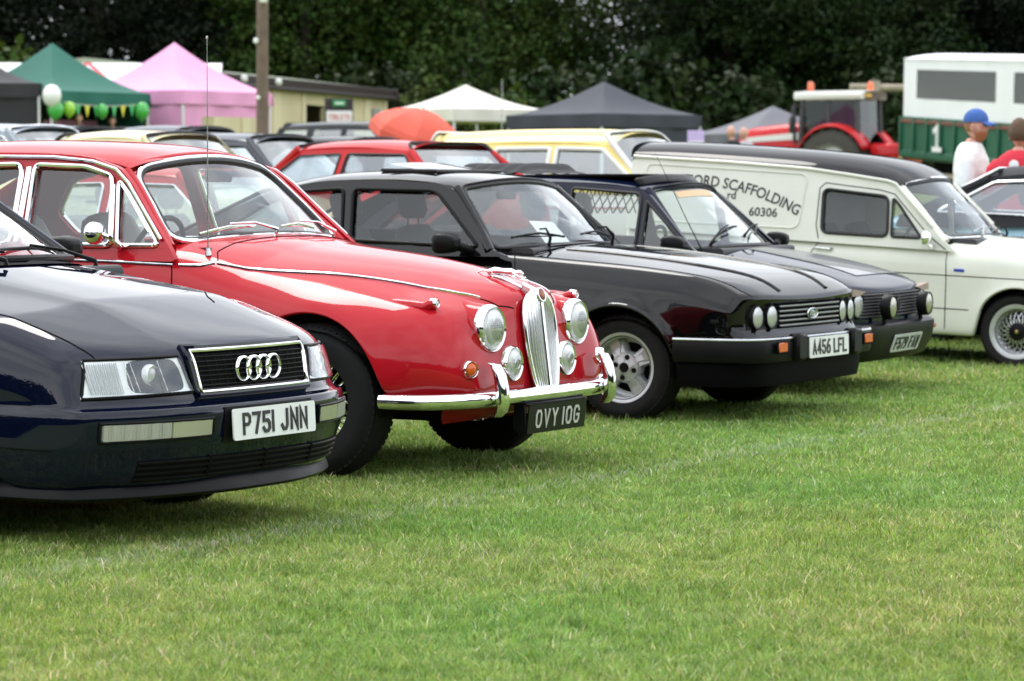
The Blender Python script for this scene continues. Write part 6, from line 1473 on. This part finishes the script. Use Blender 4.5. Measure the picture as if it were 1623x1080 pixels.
for x, y in ((.75, .62), (-.55, -.2)):
    b_ = MB(); b_.lathe([(.09, 0), (.09, .05), (.085, .16), (.06, .22), (.001, .235)], axis='z', n=18); b_.build('beacon', mat('beacon_orange', (.75, .13, .02), .25, coat=1), tr, 60, (x, y, 2.83))
MB().box((-.72, .35, 2.70), (.03, .45, .10), .01).build('amber_plate', mat('plate_amber', (.62, .36, .03), .5), tr); MB().tube([(1.25, .52, 1.5), (1.25, .52, 2.5)], .045, 8).build('exhaust', P_TGREY, tr)
lk = MB(); lk.box((-1.35, 0, 1.20), (.9, 1.5, .55), .10); lk.build('rear_box', P_TRED, tr, 50); MB().box((-1.3, 0, .75), (.5, 1.2, .5), .06).build('linkage', P_TGREY, tr)

tl = thing('farm_trailer', 'green farm trailer with the number 1 on its side and a white windowed canopy', 'trailer', (9.63, 76.2, gz(9.63, 76.2)), -76.6, None, 2.6)
M_TG = mat('trailer_green', (.012, .10, .055), .45, noise=(1.2, .15)); M_RUST = mat('rusty_rail', (.16, .06, .04), .7, noise=(3, .25)); M_CLEAR = mat('clear_plastic', (.20, .21, .22), .25); M_CLEAR.node_tree.nodes['Principled BSDF'].inputs['Alpha'].default_value = .62
M_CANV = mat('white_canopy', (.80, .81, .82), .6, noise=(.8, .05), bump=(2.5, .3, .03))
Lt, Wt = 8.2, 2.3
for y in (0, Wt):
    MB().box((Lt / 2, y, 1.75), (Lt, .06, .92), .01).build('side_panel', M_TG, tl)
    s_ = -1 if y == 0 else 1
    for k in range(10): MB().box((.06 + k * (Lt - .12) / 9, y + s_ * .06, 1.75), (.11, .07, .90), .01).build('upright_rib', M_TG, tl)
    MB().box((Lt / 2, y + s_ * .05, 2.10), (Lt, .06, .09), .01).build('top_rail', M_RUST, tl); MB().box((Lt / 2, y + s_ * .05, 1.30), (Lt, .07, .16), .02).build('lower_rail', M_TG, tl)
for x in (0, Lt): MB().box((x, Wt / 2, 1.75), (.06, Wt, .92), .01).build('end_panel', M_TG, tl)
MB().box((Lt / 2, Wt / 2, 1.22), (Lt, Wt, .10)).build('bed', M_TG, tl); MB().box((Lt / 2, Wt / 2, .98), (Lt - .6, .8, .3)).build('chassis', M_BLACKM, tl)
for x in (4.6, 6.0):
    for y in (.12, Wt - .12): w_ = MB(); w_.lathe([(.0, .02), (.25, .02), (.3, -.02), (.46, -.02), (.5, .04), (.5, .26), (.46, .3), (.0, .3)], axis='y', n=28); w_.build('wheel', M_RUBBER, tl, 40, (x, y - .15, .50))
MB().box((.2, -.10, .95), (.12, .08, .5), .02).build('prop_stand', mat('yellow_steel', (.55, .48, .12), .5), tl)
Z0, Z1 = 2.20, 3.62; wins = [(.9, 5.9), (7.0, 8.0)]; wz0, wz1 = 2.66, 3.36
for y in (.02, Wt - .02):
    xs_ = [0] + [v for w_ in wins for v in w_] + [Lt]
    cv = MB()
    for i in range(0, len(xs_) - 1):
        a_, b_ = xs_[i], xs_[i + 1]
        if i % 2 == 0: cv.grid([[(x, y + .010 * math.sin(3 * x + z), z) for x in np.linspace(a_, b_, 8)] for z in np.linspace(Z0, Z1, 6)])
        else:
            for za, zb_ in ((Z0, wz0), (wz1, Z1)): cv.grid([[(x, y + .010 * math.sin(3 * x + z), z) for x in np.linspace(a_, b_, 8)] for z in np.linspace(za, zb_, 3)])
    cv.build('canopy_side', M_CANV, tl, 60)
    for a_, b_ in wins: MB().box(((a_ + b_) / 2, y, (wz0 + wz1) / 2), (b_ - a_, .012, wz1 - wz0)).build('clear_window', M_CLEAR, tl)
rt = MB(); rt.grid([[(x, Wt / 2 + (Wt / 2 + .02) * c_, Z1 + .14 * (1 - c_ * c_)) for c_ in np.linspace(-1, 1, 9)] for x in np.linspace(0, Lt, 7)]); rt.build('canopy_roof', M_CANV, tl, 60)
for x in (0.01, Lt - .01): MB().fan([(x, 0.02, Z0), (x, Wt - .02, Z0), (x, Wt - .02, Z1), (x, Wt / 2, Z1 + .13), (x, .02, Z1)]).build('canopy_end', M_CANV, tl)
n1 = MB(); fr_ = lambda u, v, t: (u, -.10 - t, v)
for pts in ([(2.35, 1.47), (2.95, 1.47)], [(2.65, 1.49), (2.65, 2.0), (2.40, 1.88)]): n1.ribbon(pts, .12, 0, .012 + .002 * len(pts), fr_)
n1.build('number', mat('board_white', ()), tl, 0)
# ------------------------------------------------------------------ people
def skin_body(joints, bones, rad, root_i=0):
    me = bpy.data.meshes.new('person'); me.from_pydata(joints, bones, []); o = bpy.data.objects.new('tmp', me); COL.objects.link(o)
    o.modifiers.new('skin', 'SKIN'); me.skin_vertices[0].data[root_i].use_root = True
    for i, r in enumerate(rad): me.skin_vertices[0].data[i].radius = (r, r) if not isinstance(r, tuple) else r
    s = o.modifiers.new('sub', 'SUBSURF'); s.levels = 2; s.render_levels = 2
    bpy.context.view_layer.update(); m2 = bpy.data.meshes.new_from_object(o.evaluated_get(bpy.context.evaluated_depsgraph_get())); bpy.data.objects.remove(o)
    return m2
def head_mesh(mb, c, yaw, s=1.0):
    """ovoid skull with brow, nose, chin, ears; facing +x before the turn"""
    Rz = Matrix.Rotation(yaw, 3, 'Z'); P = []
    for i in range(15):
        t = PI * i / 14; z = .125 * math.cos(t); row = []
        for k in range(24):
            a = 2 * PI * k / 24; r = math.sin(t); x = .098 * r * math.cos(a); y = .077 * r * math.sin(a)
            if z < 0: q = -z / .125; x = x * (1 - .18 * q) + (.018 * q if math.cos(a) > 0 else -.0 + .02 * q); y *= (1 - .30 * q)
            f = max(0, math.cos(a)) ** 10; x += .024 * f * math.exp(-((z + .018) / .020) ** 2) + .007 * f * math.exp(-((z - .028) / .014) ** 2) + .008 * max(0, math.cos(a)) ** 4 * math.exp(-((z + .062) / .018) ** 2)
            row.append(tuple(Rz @ (Vector((x, y, z)) * s) + Vector(c)))
        P.append(row)
    mb.grid(P, closed=True)
    for sg in (-1, 1): mb.grid([[tuple(Rz @ (Vector((-.005 + rr_ * .020 * math.cos(a), sg * (.074 + d), -.012 + rr_ * .034 * math.sin(a))) * s) + Vector(c)) for a in np.linspace(0, 2 * PI, 12, endpoint=False)] for rr_, d in ((.6, -.01), (1, .008), (.9, .016), (.3, .012))], closed=True)
def shell(name, c, yaw, m, root, test, grow=1.06, s=1.0, jit=0.0):
    """hair or beard: the part of a slightly larger skull picked by test(angle, z)"""
    Rz = Matrix.Rotation(yaw, 3, 'Z'); mb = MB(); rr_ = random.Random(3); V = {}
    for i in range(25):
        t = PI * i / 24; z = .125 * math.cos(t)
        for k in range(40):
            a = 2 * PI * k / 40; r = math.sin(t); x = .098 * r * math.cos(a); y = .077 * r * math.sin(a)
            if z < 0: q = -z / .125; x = x * (1 - .18 * q) + .02 * q; y *= (1 - .30 * q)
            g = grow + jit * rr_.uniform(-1, 1); V[i, k] = (Vector((x, y, z)) * g * s, a, z)
    idx = {}
    for i in range(24):
        for k in range(40):
            q = [(i, k), (i + 1, k), (i + 1, (k + 1) % 40), (i, (k + 1) % 40)]
            a = 2 * PI * (k + .5) / 40; z = (V[i, k][2] + V[i + 1, k][2]) / 2; a = a if a <= PI else a - 2 * PI
            if not test(abs(a), z): continue
            f = []
            for p in q:
                if p not in idx: idx[p] = len(mb.v); mb.v.append(tuple(Rz @ V[p][0] + Vector(c)))
                f.append(idx[p])
            mb.f.append(tuple(f))
    o = mb.build(name, m, root, 180); md = o.modifiers.new('thickness', 'SOLIDIFY'); md.thickness = .012; md.offset = -1
    return o
M_SKIN = mat('skin', (.62, .32, .24), .55, noise=(20, .12)); M_SKIN2 = mat('skin_pale', (.58, .32, .24), .55, noise=(20, .1))
def person(label, loc, yaw, height=1.78, shirt=(.8, .8, .8), trousers=(.03, .035, .06), hair=(.12, .07, .04), cap=None, beard=None, headyaw=0, skin=None, bald=False, print_=False):
    k = height / 1.78; g = gz(*loc); o = thing('person', label, 'person', (loc[0], loc[1], g), yaw); skin = skin or M_SKIN
    J = [(0, 0, .96), (-.01, 0, 1.12), (0, 0, 1.30), (-.02, 0, 1.44), (0, 0, 1.57), (-.01, .155, 1.37), (-.01, -.155, 1.37), (-.03, .24, 1.14), (-.02, -.24, 1.14), (.07, .25, .90), (.08, -.25, .90), (0, .10, .90), (0, -.10, .90), (.03, .11, .50), (-.02, -.11, .50), (0, .12, .08), (-.05, -.12, .08), (.15, .13, .04), (.10, -.13, .04), (.10, .25, .81), (.11, -.25, .81)]
    B = [(0, 1), (1, 2), (2, 3), (3, 4), (3, 5), (3, 6), (5, 7), (6, 8), (7, 9), (8, 10), (0, 11), (0, 12), (11, 13), (12, 14), (13, 15), (14, 16), (15, 17), (16, 18), (9, 19), (10, 20)]
    Rr = [(.12, .145), (.11, .13), (.11, .14), (.060, .066), .056, .045, .045, .046, .046, .030, .030, .09, .09, .062, .062, .045, .045, .04, .04, .030, .030]
    J = [(a * k, b * k, c * k) for a, b, c in J]; Rr = [tuple(q * k for q in r) if isinstance(r, tuple) else r * k for r in Rr]
    me = skin_body(J, B, Rr); mb = MB(); mb.v = [tuple(v.co) for v in me.vertices]; mb.f = [tuple(p.vertices) for p in me.polygons]
    hc = (.025 * k, 0, 1.665 * k); hy = R(headyaw); head_mesh(mb, hc, hy, k)
    for sg in (-1, 1):                                                  # fingers, loosely curled, and thumb
        for q in range(4): y = sg * (.25 + .012 * (q - 1.5)) * k; mb.tube([(.105 * k, y, .80 * k), (.115 * k, y, (.755 - .004 * abs(q - 1)) * k), (.105 * k, y - sg * .008, (.725 - .006 * abs(q - 1)) * k)], [.009, .008, .006], 6)
        mb.tube([(.12 * k, sg * .235 * k, .83 * k), (.135 * k, sg * .225 * k, .79 * k), (.13 * k, sg * .222 * k, .76 * k)], [.011, .009, .007], 6)
    mb.build('body', skin, o, 180)
    vs = [v.co.copy() for v in me.vertices]; ns = [v.normal.copy() for v in me.vertices]
    def wear(name, test, grow, m):
        """garment: the part of the body inside test, lifted off the skin and given thickness"""
        idx = {}; wb = MB()
        for p in me.polygons:
            if all(test(vs[i] / k) for i in p.vertices):
                f = []
                for i in p.vertices:
                    if i not in idx: idx[i] = len(wb.v); q = vs[i]; wb.v.append(tuple(q + ns[i] * grow * (1 + .35 * math.sin(q.z * 31 + q.y * 17) * math.sin(q.x * 23 + 1))))
                    f.append(idx[i])
                wb.f.append(tuple(f))
        g_ = wb.build(name, m, o, 180); md = g_.modifiers.new('thickness', 'SOLIDIFY'); md.thickness = .006; md.offset = 1; return g_
    hash_ = '%02d%02d%02d' % tuple(int(c * 60) for c in shirt)
    sb_ = MB(); rg_ = [[(cx * k + rx * k * math.copysign(abs(math.cos(a)) ** .85, math.cos(a)) * (1 + .03 * math.sin(5 * a + 9 * z)), ry * k * math.copysign(abs(math.sin(a)) ** .9, math.sin(a)), z * k) for a in np.linspace(0, 2 * PI, 32, endpoint=False)]
        for z, cx, rx, ry in ((.86, 0, .150, .188), (.93, 0, .142, .182), (1.02, -.004, .140, .178), (1.15, -.006, .146, .183), (1.28, -.010, .153, .197), (1.38, -.015, .144, .212), (1.435, -.020, .126, .196), (1.480, -.020, .110, .150), (1.510, -.018, .094, .108), (1.528, -.014, .076, .084))]
    sb_.grid(rg_, closed=True); sb_.fan(rg_[0]); sb_.fan(rg_[-1])
    for sg in (-1, 1): sb_.tube([(-.015 * k, sg * .145 * k, 1.400 * k), (-.018 * k, sg * .195 * k, 1.345 * k), (-.020 * k, sg * .226 * k, 1.24 * k), (-.018 * k, sg * .245 * k, 1.13 * k)], [.086 * k, .090 * k, .084 * k, .078 * k], 18)
    so_ = sb_.build('shirt', mat('cotton_' + hash_, shirt, .85, noise=(9, .06), bump=(9, .7, .03)), o, 180)
    rm = so_.modifiers.new('remesh', 'REMESH'); rm.mode = 'VOXEL'; rm.voxel_size = .012; rm.use_smooth_shade = True; sm = so_.modifiers.new('smooth', 'SMOOTH'); sm.iterations = 5
    hash2 = '%02d%02d%02d' % tuple(int(c * 60) for c in trousers)
    wear('trousers', lambda q: .09 < q.z < .97 and abs(q.y) < .215, .012, mat('cloth_' + hash2, trousers, .85))
    for i in (17, 18): sh_ = MB(); p = J[i]; sh_.box((p[0] - .06, p[1], .045), (.27 * k, .095 * k, .085), .035); sh_.build('shoe', mat('shoe_dark', (.03, .028, .026), .6), o, 60)
    mh = mat('hair_%02d%02d' % (int(hair[0] * 99), int(hair[1] * 99)), hair, .75, bump=(90, .6, .01))
    if cap:
        c_ = MB(); Rz = Matrix.Rotation(hy, 3, 'Z'); mc = mat('cap_cloth', cap, .8)
        c_.grid([[tuple(Rz @ (Vector((.110 * math.sin(t) * math.cos(a), .090 * math.sin(t) * math.sin(a), .045 + .105 * math.cos(t))) * k) + Vector(hc)) for a in np.linspace(0, 2 * PI, 28, endpoint=False)] for t in np.linspace(.01, PI / 2 + .12, 9)], closed=True)
        cp = c_.build('cap', mc, o, 180); b_ = MB()
        b_.grid([[tuple(Rz @ (Vector(((.085 + .095 * u * math.cos(v * 1.1)), .085 * math.sin(v * 1.25), .040 - .028 * u * u - .020 * v * v)) * k) + Vector(hc)) for v in np.linspace(-1, 1, 11)] for u in np.linspace(0, 1, 6)]); q = b_.build('brim', mc, cp, 180); q.modifiers.new('thickness', 'SOLIDIFY').thickness = .005
        shell('hair', hc, hy, mh, o, lambda a, z: a > 1.75 and -.05 < z < .06, 1.04, k)
    elif not bald: shell('hair', hc, hy, mh, o, lambda a, z: z > .055 or (a > 1.35 and z > -.055), 1.075, k, .018)
    if beard: shell('beard', hc, hy, mat('beard', beard, .8, bump=(90, .6, .01)), o, lambda a, z: a < 1.5 and z < -.045 and not (a < .22 and z > -.062), 1.06, k, .012)
    for sg in (-1, 1):
        ey = MB(); p = Matrix.Rotation(hy, 3, 'Z') @ (Vector((.086, sg * .031, .008)) * k) + Vector(hc); ey.lathe([(.001, .011), (.008, .008), (.011, 0), (.008, -.008), (.001, -.011)], p, 'z', 10); ey.build('eye', mat('eye_dark', (.03, .02, .02), .2), o, 180)
    if print_:
        pr = MB(); pr.lathe([(.0, .0), (.035, -.003), (.042, -.007)], axis='x', n=24); q = pr.build('printed_roundel', mat('print_white', (.8, .8, .82), .7), o, 60, (-.185 * k, 0, 1.40 * k)); q.rotation_euler = (0, 0, PI)
    return o
person('man in a plain white T-shirt and blue baseball cap with a ginger beard', (3.97, 26.5), -20, 1.80, (.80, .80, .80), hair=(.30, .14, .06), cap=(.045, .12, .38), beard=(.34, .13, .05), headyaw=-6)
person('man in a red T-shirt with short brown hair seen from behind', (4.30, 26.1), 68, 1.74, (.62, .03, .055), hair=(.10, .055, .028), headyaw=4, print_=True)
person('bald man in dark clothes left of the tractor bonnet', (4.15, 58.1), 120, 1.76, (.02, .02, .022), bald=True, skin=M_SKIN2)
person('bald person in a pale patterned top right beside the tractor bonnet', (4.42, 58.4), 130, 1.74, (.45, .43, .46), bald=True, skin=M_SKIN2)
person('woman with brown hair at the stall under the green gazebo', (-8.86, 62.9), -80, 1.66, (.10, .08, .08), hair=(.10, .05, .025), skin=M_SKIN2)
person('dark haired person stooping behind the pink stall cloth', (-8.3, 63.9), -95, 1.62, (.16, .13, .14), hair=(.05, .035, .025), skin=M_SKIN2)

# ------------------------------------------------------------------ trees
def leaf_mat(name, base):
    m = bpy.data.materials.new(name); m.use_nodes = True; t = m.node_tree; b = t.nodes['Principled BSDF']
    at = N(t, 'ShaderNodeAttribute'); at.attribute_name = 'tint'; mx = N(t, 'ShaderNodeMixRGB', blend_type='MULTIPLY'); mx.inputs[0].default_value = 1; mx.inputs[1].default_value = (*base, 1)
    t.links.new(at.outputs['Color'], mx.inputs[2]); t.links.new(mx.outputs[0], b.inputs['Base Color']); b.inputs['Roughness'].default_value = .55; b.inputs['Specular IOR Level'].default_value = .12
    MATS[name] = m; return m
def crown_mesh(name, seed, lobes, n, leaf, m, clump=.55):
    """leaf clumps spread over and inside the lobes (cx, cy, cz, r)"""
    r = np.random.default_rng(seed); L = np.array(lobes); w = L[:, 3] ** 2; w = w / w.sum(); nc = n // 14
    li = r.choice(len(L), nc, p=w); d = r.normal(size=(nc, 3)); d /= np.linalg.norm(d, axis=1)[:, None]
    rad = L[li, 3] * (.55 + .5 * r.random(nc) ** .6); C = L[li, :3] + d * rad[:, None] * np.array([1, 1, .85]); cs = clump * (.6 + .8 * r.random(nc))
    tint_c = .6 + .5 * r.random(nc) ** 1.5
    ci = np.repeat(np.arange(nc), 14); P = C[ci] + r.normal(size=(len(ci), 3)) * cs[ci][:, None] * .45 * np.array([1, 1, .7])
    nn = r.normal(size=P.shape) + d[ci] * .9 + np.array([0, 0, .5]); nn /= np.linalg.norm(nn, axis=1)[:, None]
    u = np.cross(nn, r.normal(size=P.shape)); u /= np.linalg.norm(u, axis=1)[:, None]; v = np.cross(nn, u); s = leaf * (.6 + .8 * r.random(len(P)))
    V = np.stack([P - u * s[:, None] * .5, P + v * s[:, None] * .32 , P + u * s[:, None] * .5, P - v * s[:, None] * .32], 1)
    me = bpy.data.meshes.new(name); k = len(P); me.vertices.add(4 * k); me.vertices.foreach_set('co', V.reshape(-1)); me.loops.add(4 * k); me.loops.foreach_set('vertex_index', np.arange(4 * k, dtype=np.int32))
    me.polygons.add(k); me.polygons.foreach_set('loop_start', (np.arange(k) * 4).astype(np.int32)); me.update(calc_edges=True); me.validate()
    T = np.ones((k, 4)); hue = r.random(nc)[ci]; T[:, 0] = tint_c[ci] * (.8 + .5 * hue); T[:, 1] = tint_c[ci] * (.9 + .2 * r.random(k)); T[:, 2] = tint_c[ci] * (.7 + .4 * r.random(k))
    at = me.attributes.new('tint', 'FLOAT_COLOR', 'POINT'); at.data.foreach_set('color', np.repeat(T, 4, 0).reshape(-1)); me.materials.append(m)
    return me
M_BARK = mat('bark', (.055, .042, .032), .9, noise=(3, .3), bump=(12, .6, .05))
def trunk_mesh(seed, h, lobes):
    r = random.Random(seed); mb = MB(); mb.tube([(0, 0, -.2), (.1, .05, h * .3), (.05, -.1, h * .6), (.0, 0, h * .85)], [.42, .32, .22, .08], 10)
    for (x, y, z, q) in lobes[:7]: z0 = min(h * .5, z * .55); mb.tube([(.06, 0, z0), (x * .5, y * .5, (z0 + z) / 2 + .3), (x, y, z)], [.16, .10, .03], 6)
    o = mb.build('trunk', M_BARK, None, 60); me = o.data; bpy.data.objects.remove(o); return me
VAR = []
for s in range(4):
    r = random.Random(40 + s); h = [10.5, 11.5, 10, 11][s]; lobes = [(0, 0, h * .72, 3.6), (0, 0, h * .45, 3.4)]
    for k in range(11): a = 2 * PI * k / 11 * 2.1 + r.random(); q = 2.0 + 1.9 * r.random(); lobes.append((q * math.cos(a), q * math.sin(a), h * (.16 + .70 * (k / 11)) + r.uniform(-.6, .8), 1.7 + 1.0 * r.random()))
    lm = leaf_mat('leaf_%d' % s, [(.032, .064, .010), (.013, .030, .006), (.050, .084, .012), (.0035, .009, .0025)][s])
    VAR.append((crown_mesh('crown', 90 + s, lobes, 28000, .20, lm), trunk_mesh(s, h, lobes)))
KIND = ['broad mid green tree', 'tall dark green tree', 'lighter yellow-green tree', 'near black evergreen']
POS = [(-27, 112, 3, 1.0), (-22.5, 108, 1, 1.0), (-18.5, 111, 3, 1.05), (-14.5, 107, 3, .95), (-10.5, 112, 1, 1.0), (-7.4, 109, 0, .95), (-4.2, 112, 2, .95), (-1.2, 108, 0, 1.0), (1.2, 112, 2, .80), (7.7, 109, 1, .9), (8.8, 112, 3, 1.0), (12.2, 108, 1, .95), (15.8, 112, 3, 1.05), (19.6, 108, 3, 1.0), (23.5, 111, 1, 1.0), (27.5, 109, 3, 1.0),
       (-25, 122, 1, 1.1), (-12, 124, 1, 1.1), (-8.6, 122, 3, 1.1), (8.6, 123, 3, 1.0), (10.6, 122, 1, 1.1), (14.2, 124, 3, 1.1), (17.8, 122, 3, 1.15), (21.8, 123, 1, 1.1), (26, 124, 3, 1.1)]
LANDS = ['far end of the row, outermost', 'far end of the row, second from its end', 'black gazebo', 'gap between the green and pink gazebos', 'stretch between pink gazebo and telegraph pole', 'doorway of the beige building', 'coral parasol', 'whip mast', 'near eave of the slate gazebo', 'peak of the mid grey gazebo', 'tractor bonnet', 'tractor cab', 'near half of the trailer canopy', 'far half of the trailer canopy', 'trailer, last but one in the row', 'trailer, last in the row']
LANDB = ['black gazebo and its neighbours', 'pink gazebo', 'beige building roof', 'mid grey gazebo', 'tractor beacons', 'timber frame', 'trailer number', 'trailer window', 'far end of the trailer']
for i, (x, y, k, s) in enumerate(POS):
    lab = f"{KIND[k]} rising behind the {LANDS[i]}" if i < 16 else f"{KIND[k]} in the second line, above the {LANDB[i - 16]}"
    t = thing('tree', lab, 'tree', (x, y, gz(x, y) - .1), random.uniform(0, 360), 'trees of the wood behind the show field'); t.scale = (s, s, s * random.uniform(.95, 1.08))
    inst('trunk', VAR[k][1], t); inst('crown', VAR[k][0], t)
BUSH = []
for s in range(2):
    r = random.Random(70 + s); lobes = [(r.uniform(-1.4, 1.4), r.uniform(-.9, .9), .6 + r.random() * 1.3, .7 + .5 * r.random()) for _ in range(8)]
    BUSH.append(crown_mesh('foliage', 170 + s, lobes, 4200, .22, leaf_mat('bush_leaf_%d' % s, [(.042, .075, .010), (.016, .032, .007)][s]), .35))
stem = MB()
for k in range(5): a = k * 1.3; stem.tube([(0, 0, -.1), (.4 * math.cos(a), .4 * math.sin(a), .7), (.8 * math.cos(a), .8 * math.sin(a), 1.5)], [.05, .035, .015], 6)
so = stem.build('stem', M_BARK, None, 60); sme = so.data; bpy.data.objects.remove(so)
for x, y, k, s, lab in ((-3.1, 99, 1, 1.3, 'dark leafy bush at the end of the beige building'), (-1.6, 98, 0, 1.1, 'bright green bush behind the coral parasol'), (.6, 100, 1, 1.3, 'dark bush between the cream and slate gazebos'), (2.4, 99, 0, 1.0, 'light green bush rising behind the peak of the slate gazebo'), (4.7, 102, 1, 1.5, 'big dark bush standing under the bright gap in the wood'), (6.6, 101, 1, 1.3, 'dark bush behind the mid grey gazebo'),
                       (-18.6, 100, 0, 1.6, 'green bush at the picture edge beyond the black gazebo'), (12.8, 99, 1, 1.5, 'dark bush between tractor and trailer')):
    b = thing('bush', lab, 'bush', (x, y, gz(x, y) - .1), random.uniform(0, 360), 'bushes along the edge of the wood'); b.scale = (s, s, s * 1.15); inst('stem', sme, b); inst('foliage', BUSH[k], b)
# the wood on the other side of the field, which the paintwork mirrors
fw_ = []; r = random.Random(5)
for k in range(70): a = R(-175 + 350 * k / 69); rad = 62 + r.uniform(-5, 5); fw_.append((rad * math.sin(a) * 1.0, -rad * math.cos(a) if abs(a) < 2.0 else -rad * math.cos(2.0), r.uniform(2, 9), 4.0 + 1.5 * r.random()))
fw_ = [(rad * math.sin(a), -rad * math.cos(a), z, q) for a in [R(v) for v in np.linspace(-105, 105, 46)] for rad, z, q in [(50 + r.uniform(-4, 4), r.uniform(1.5, 4), 4.6), (52 + r.uniform(-4, 4), r.uniform(4, 7), 4.2), (54 + r.uniform(-4, 4), r.uniform(6, 10), 3.6)]]
fo = bpy.data.objects.new('far_wood', crown_mesh('far_wood', 300, fw_, 60000, 1.5, leaf_mat('leaf_far', (.030, .052, .014)), 2.2)); COL.objects.link(fo); tag(fo, 'wood on the far side of the field', 'wood', kind='stuff')
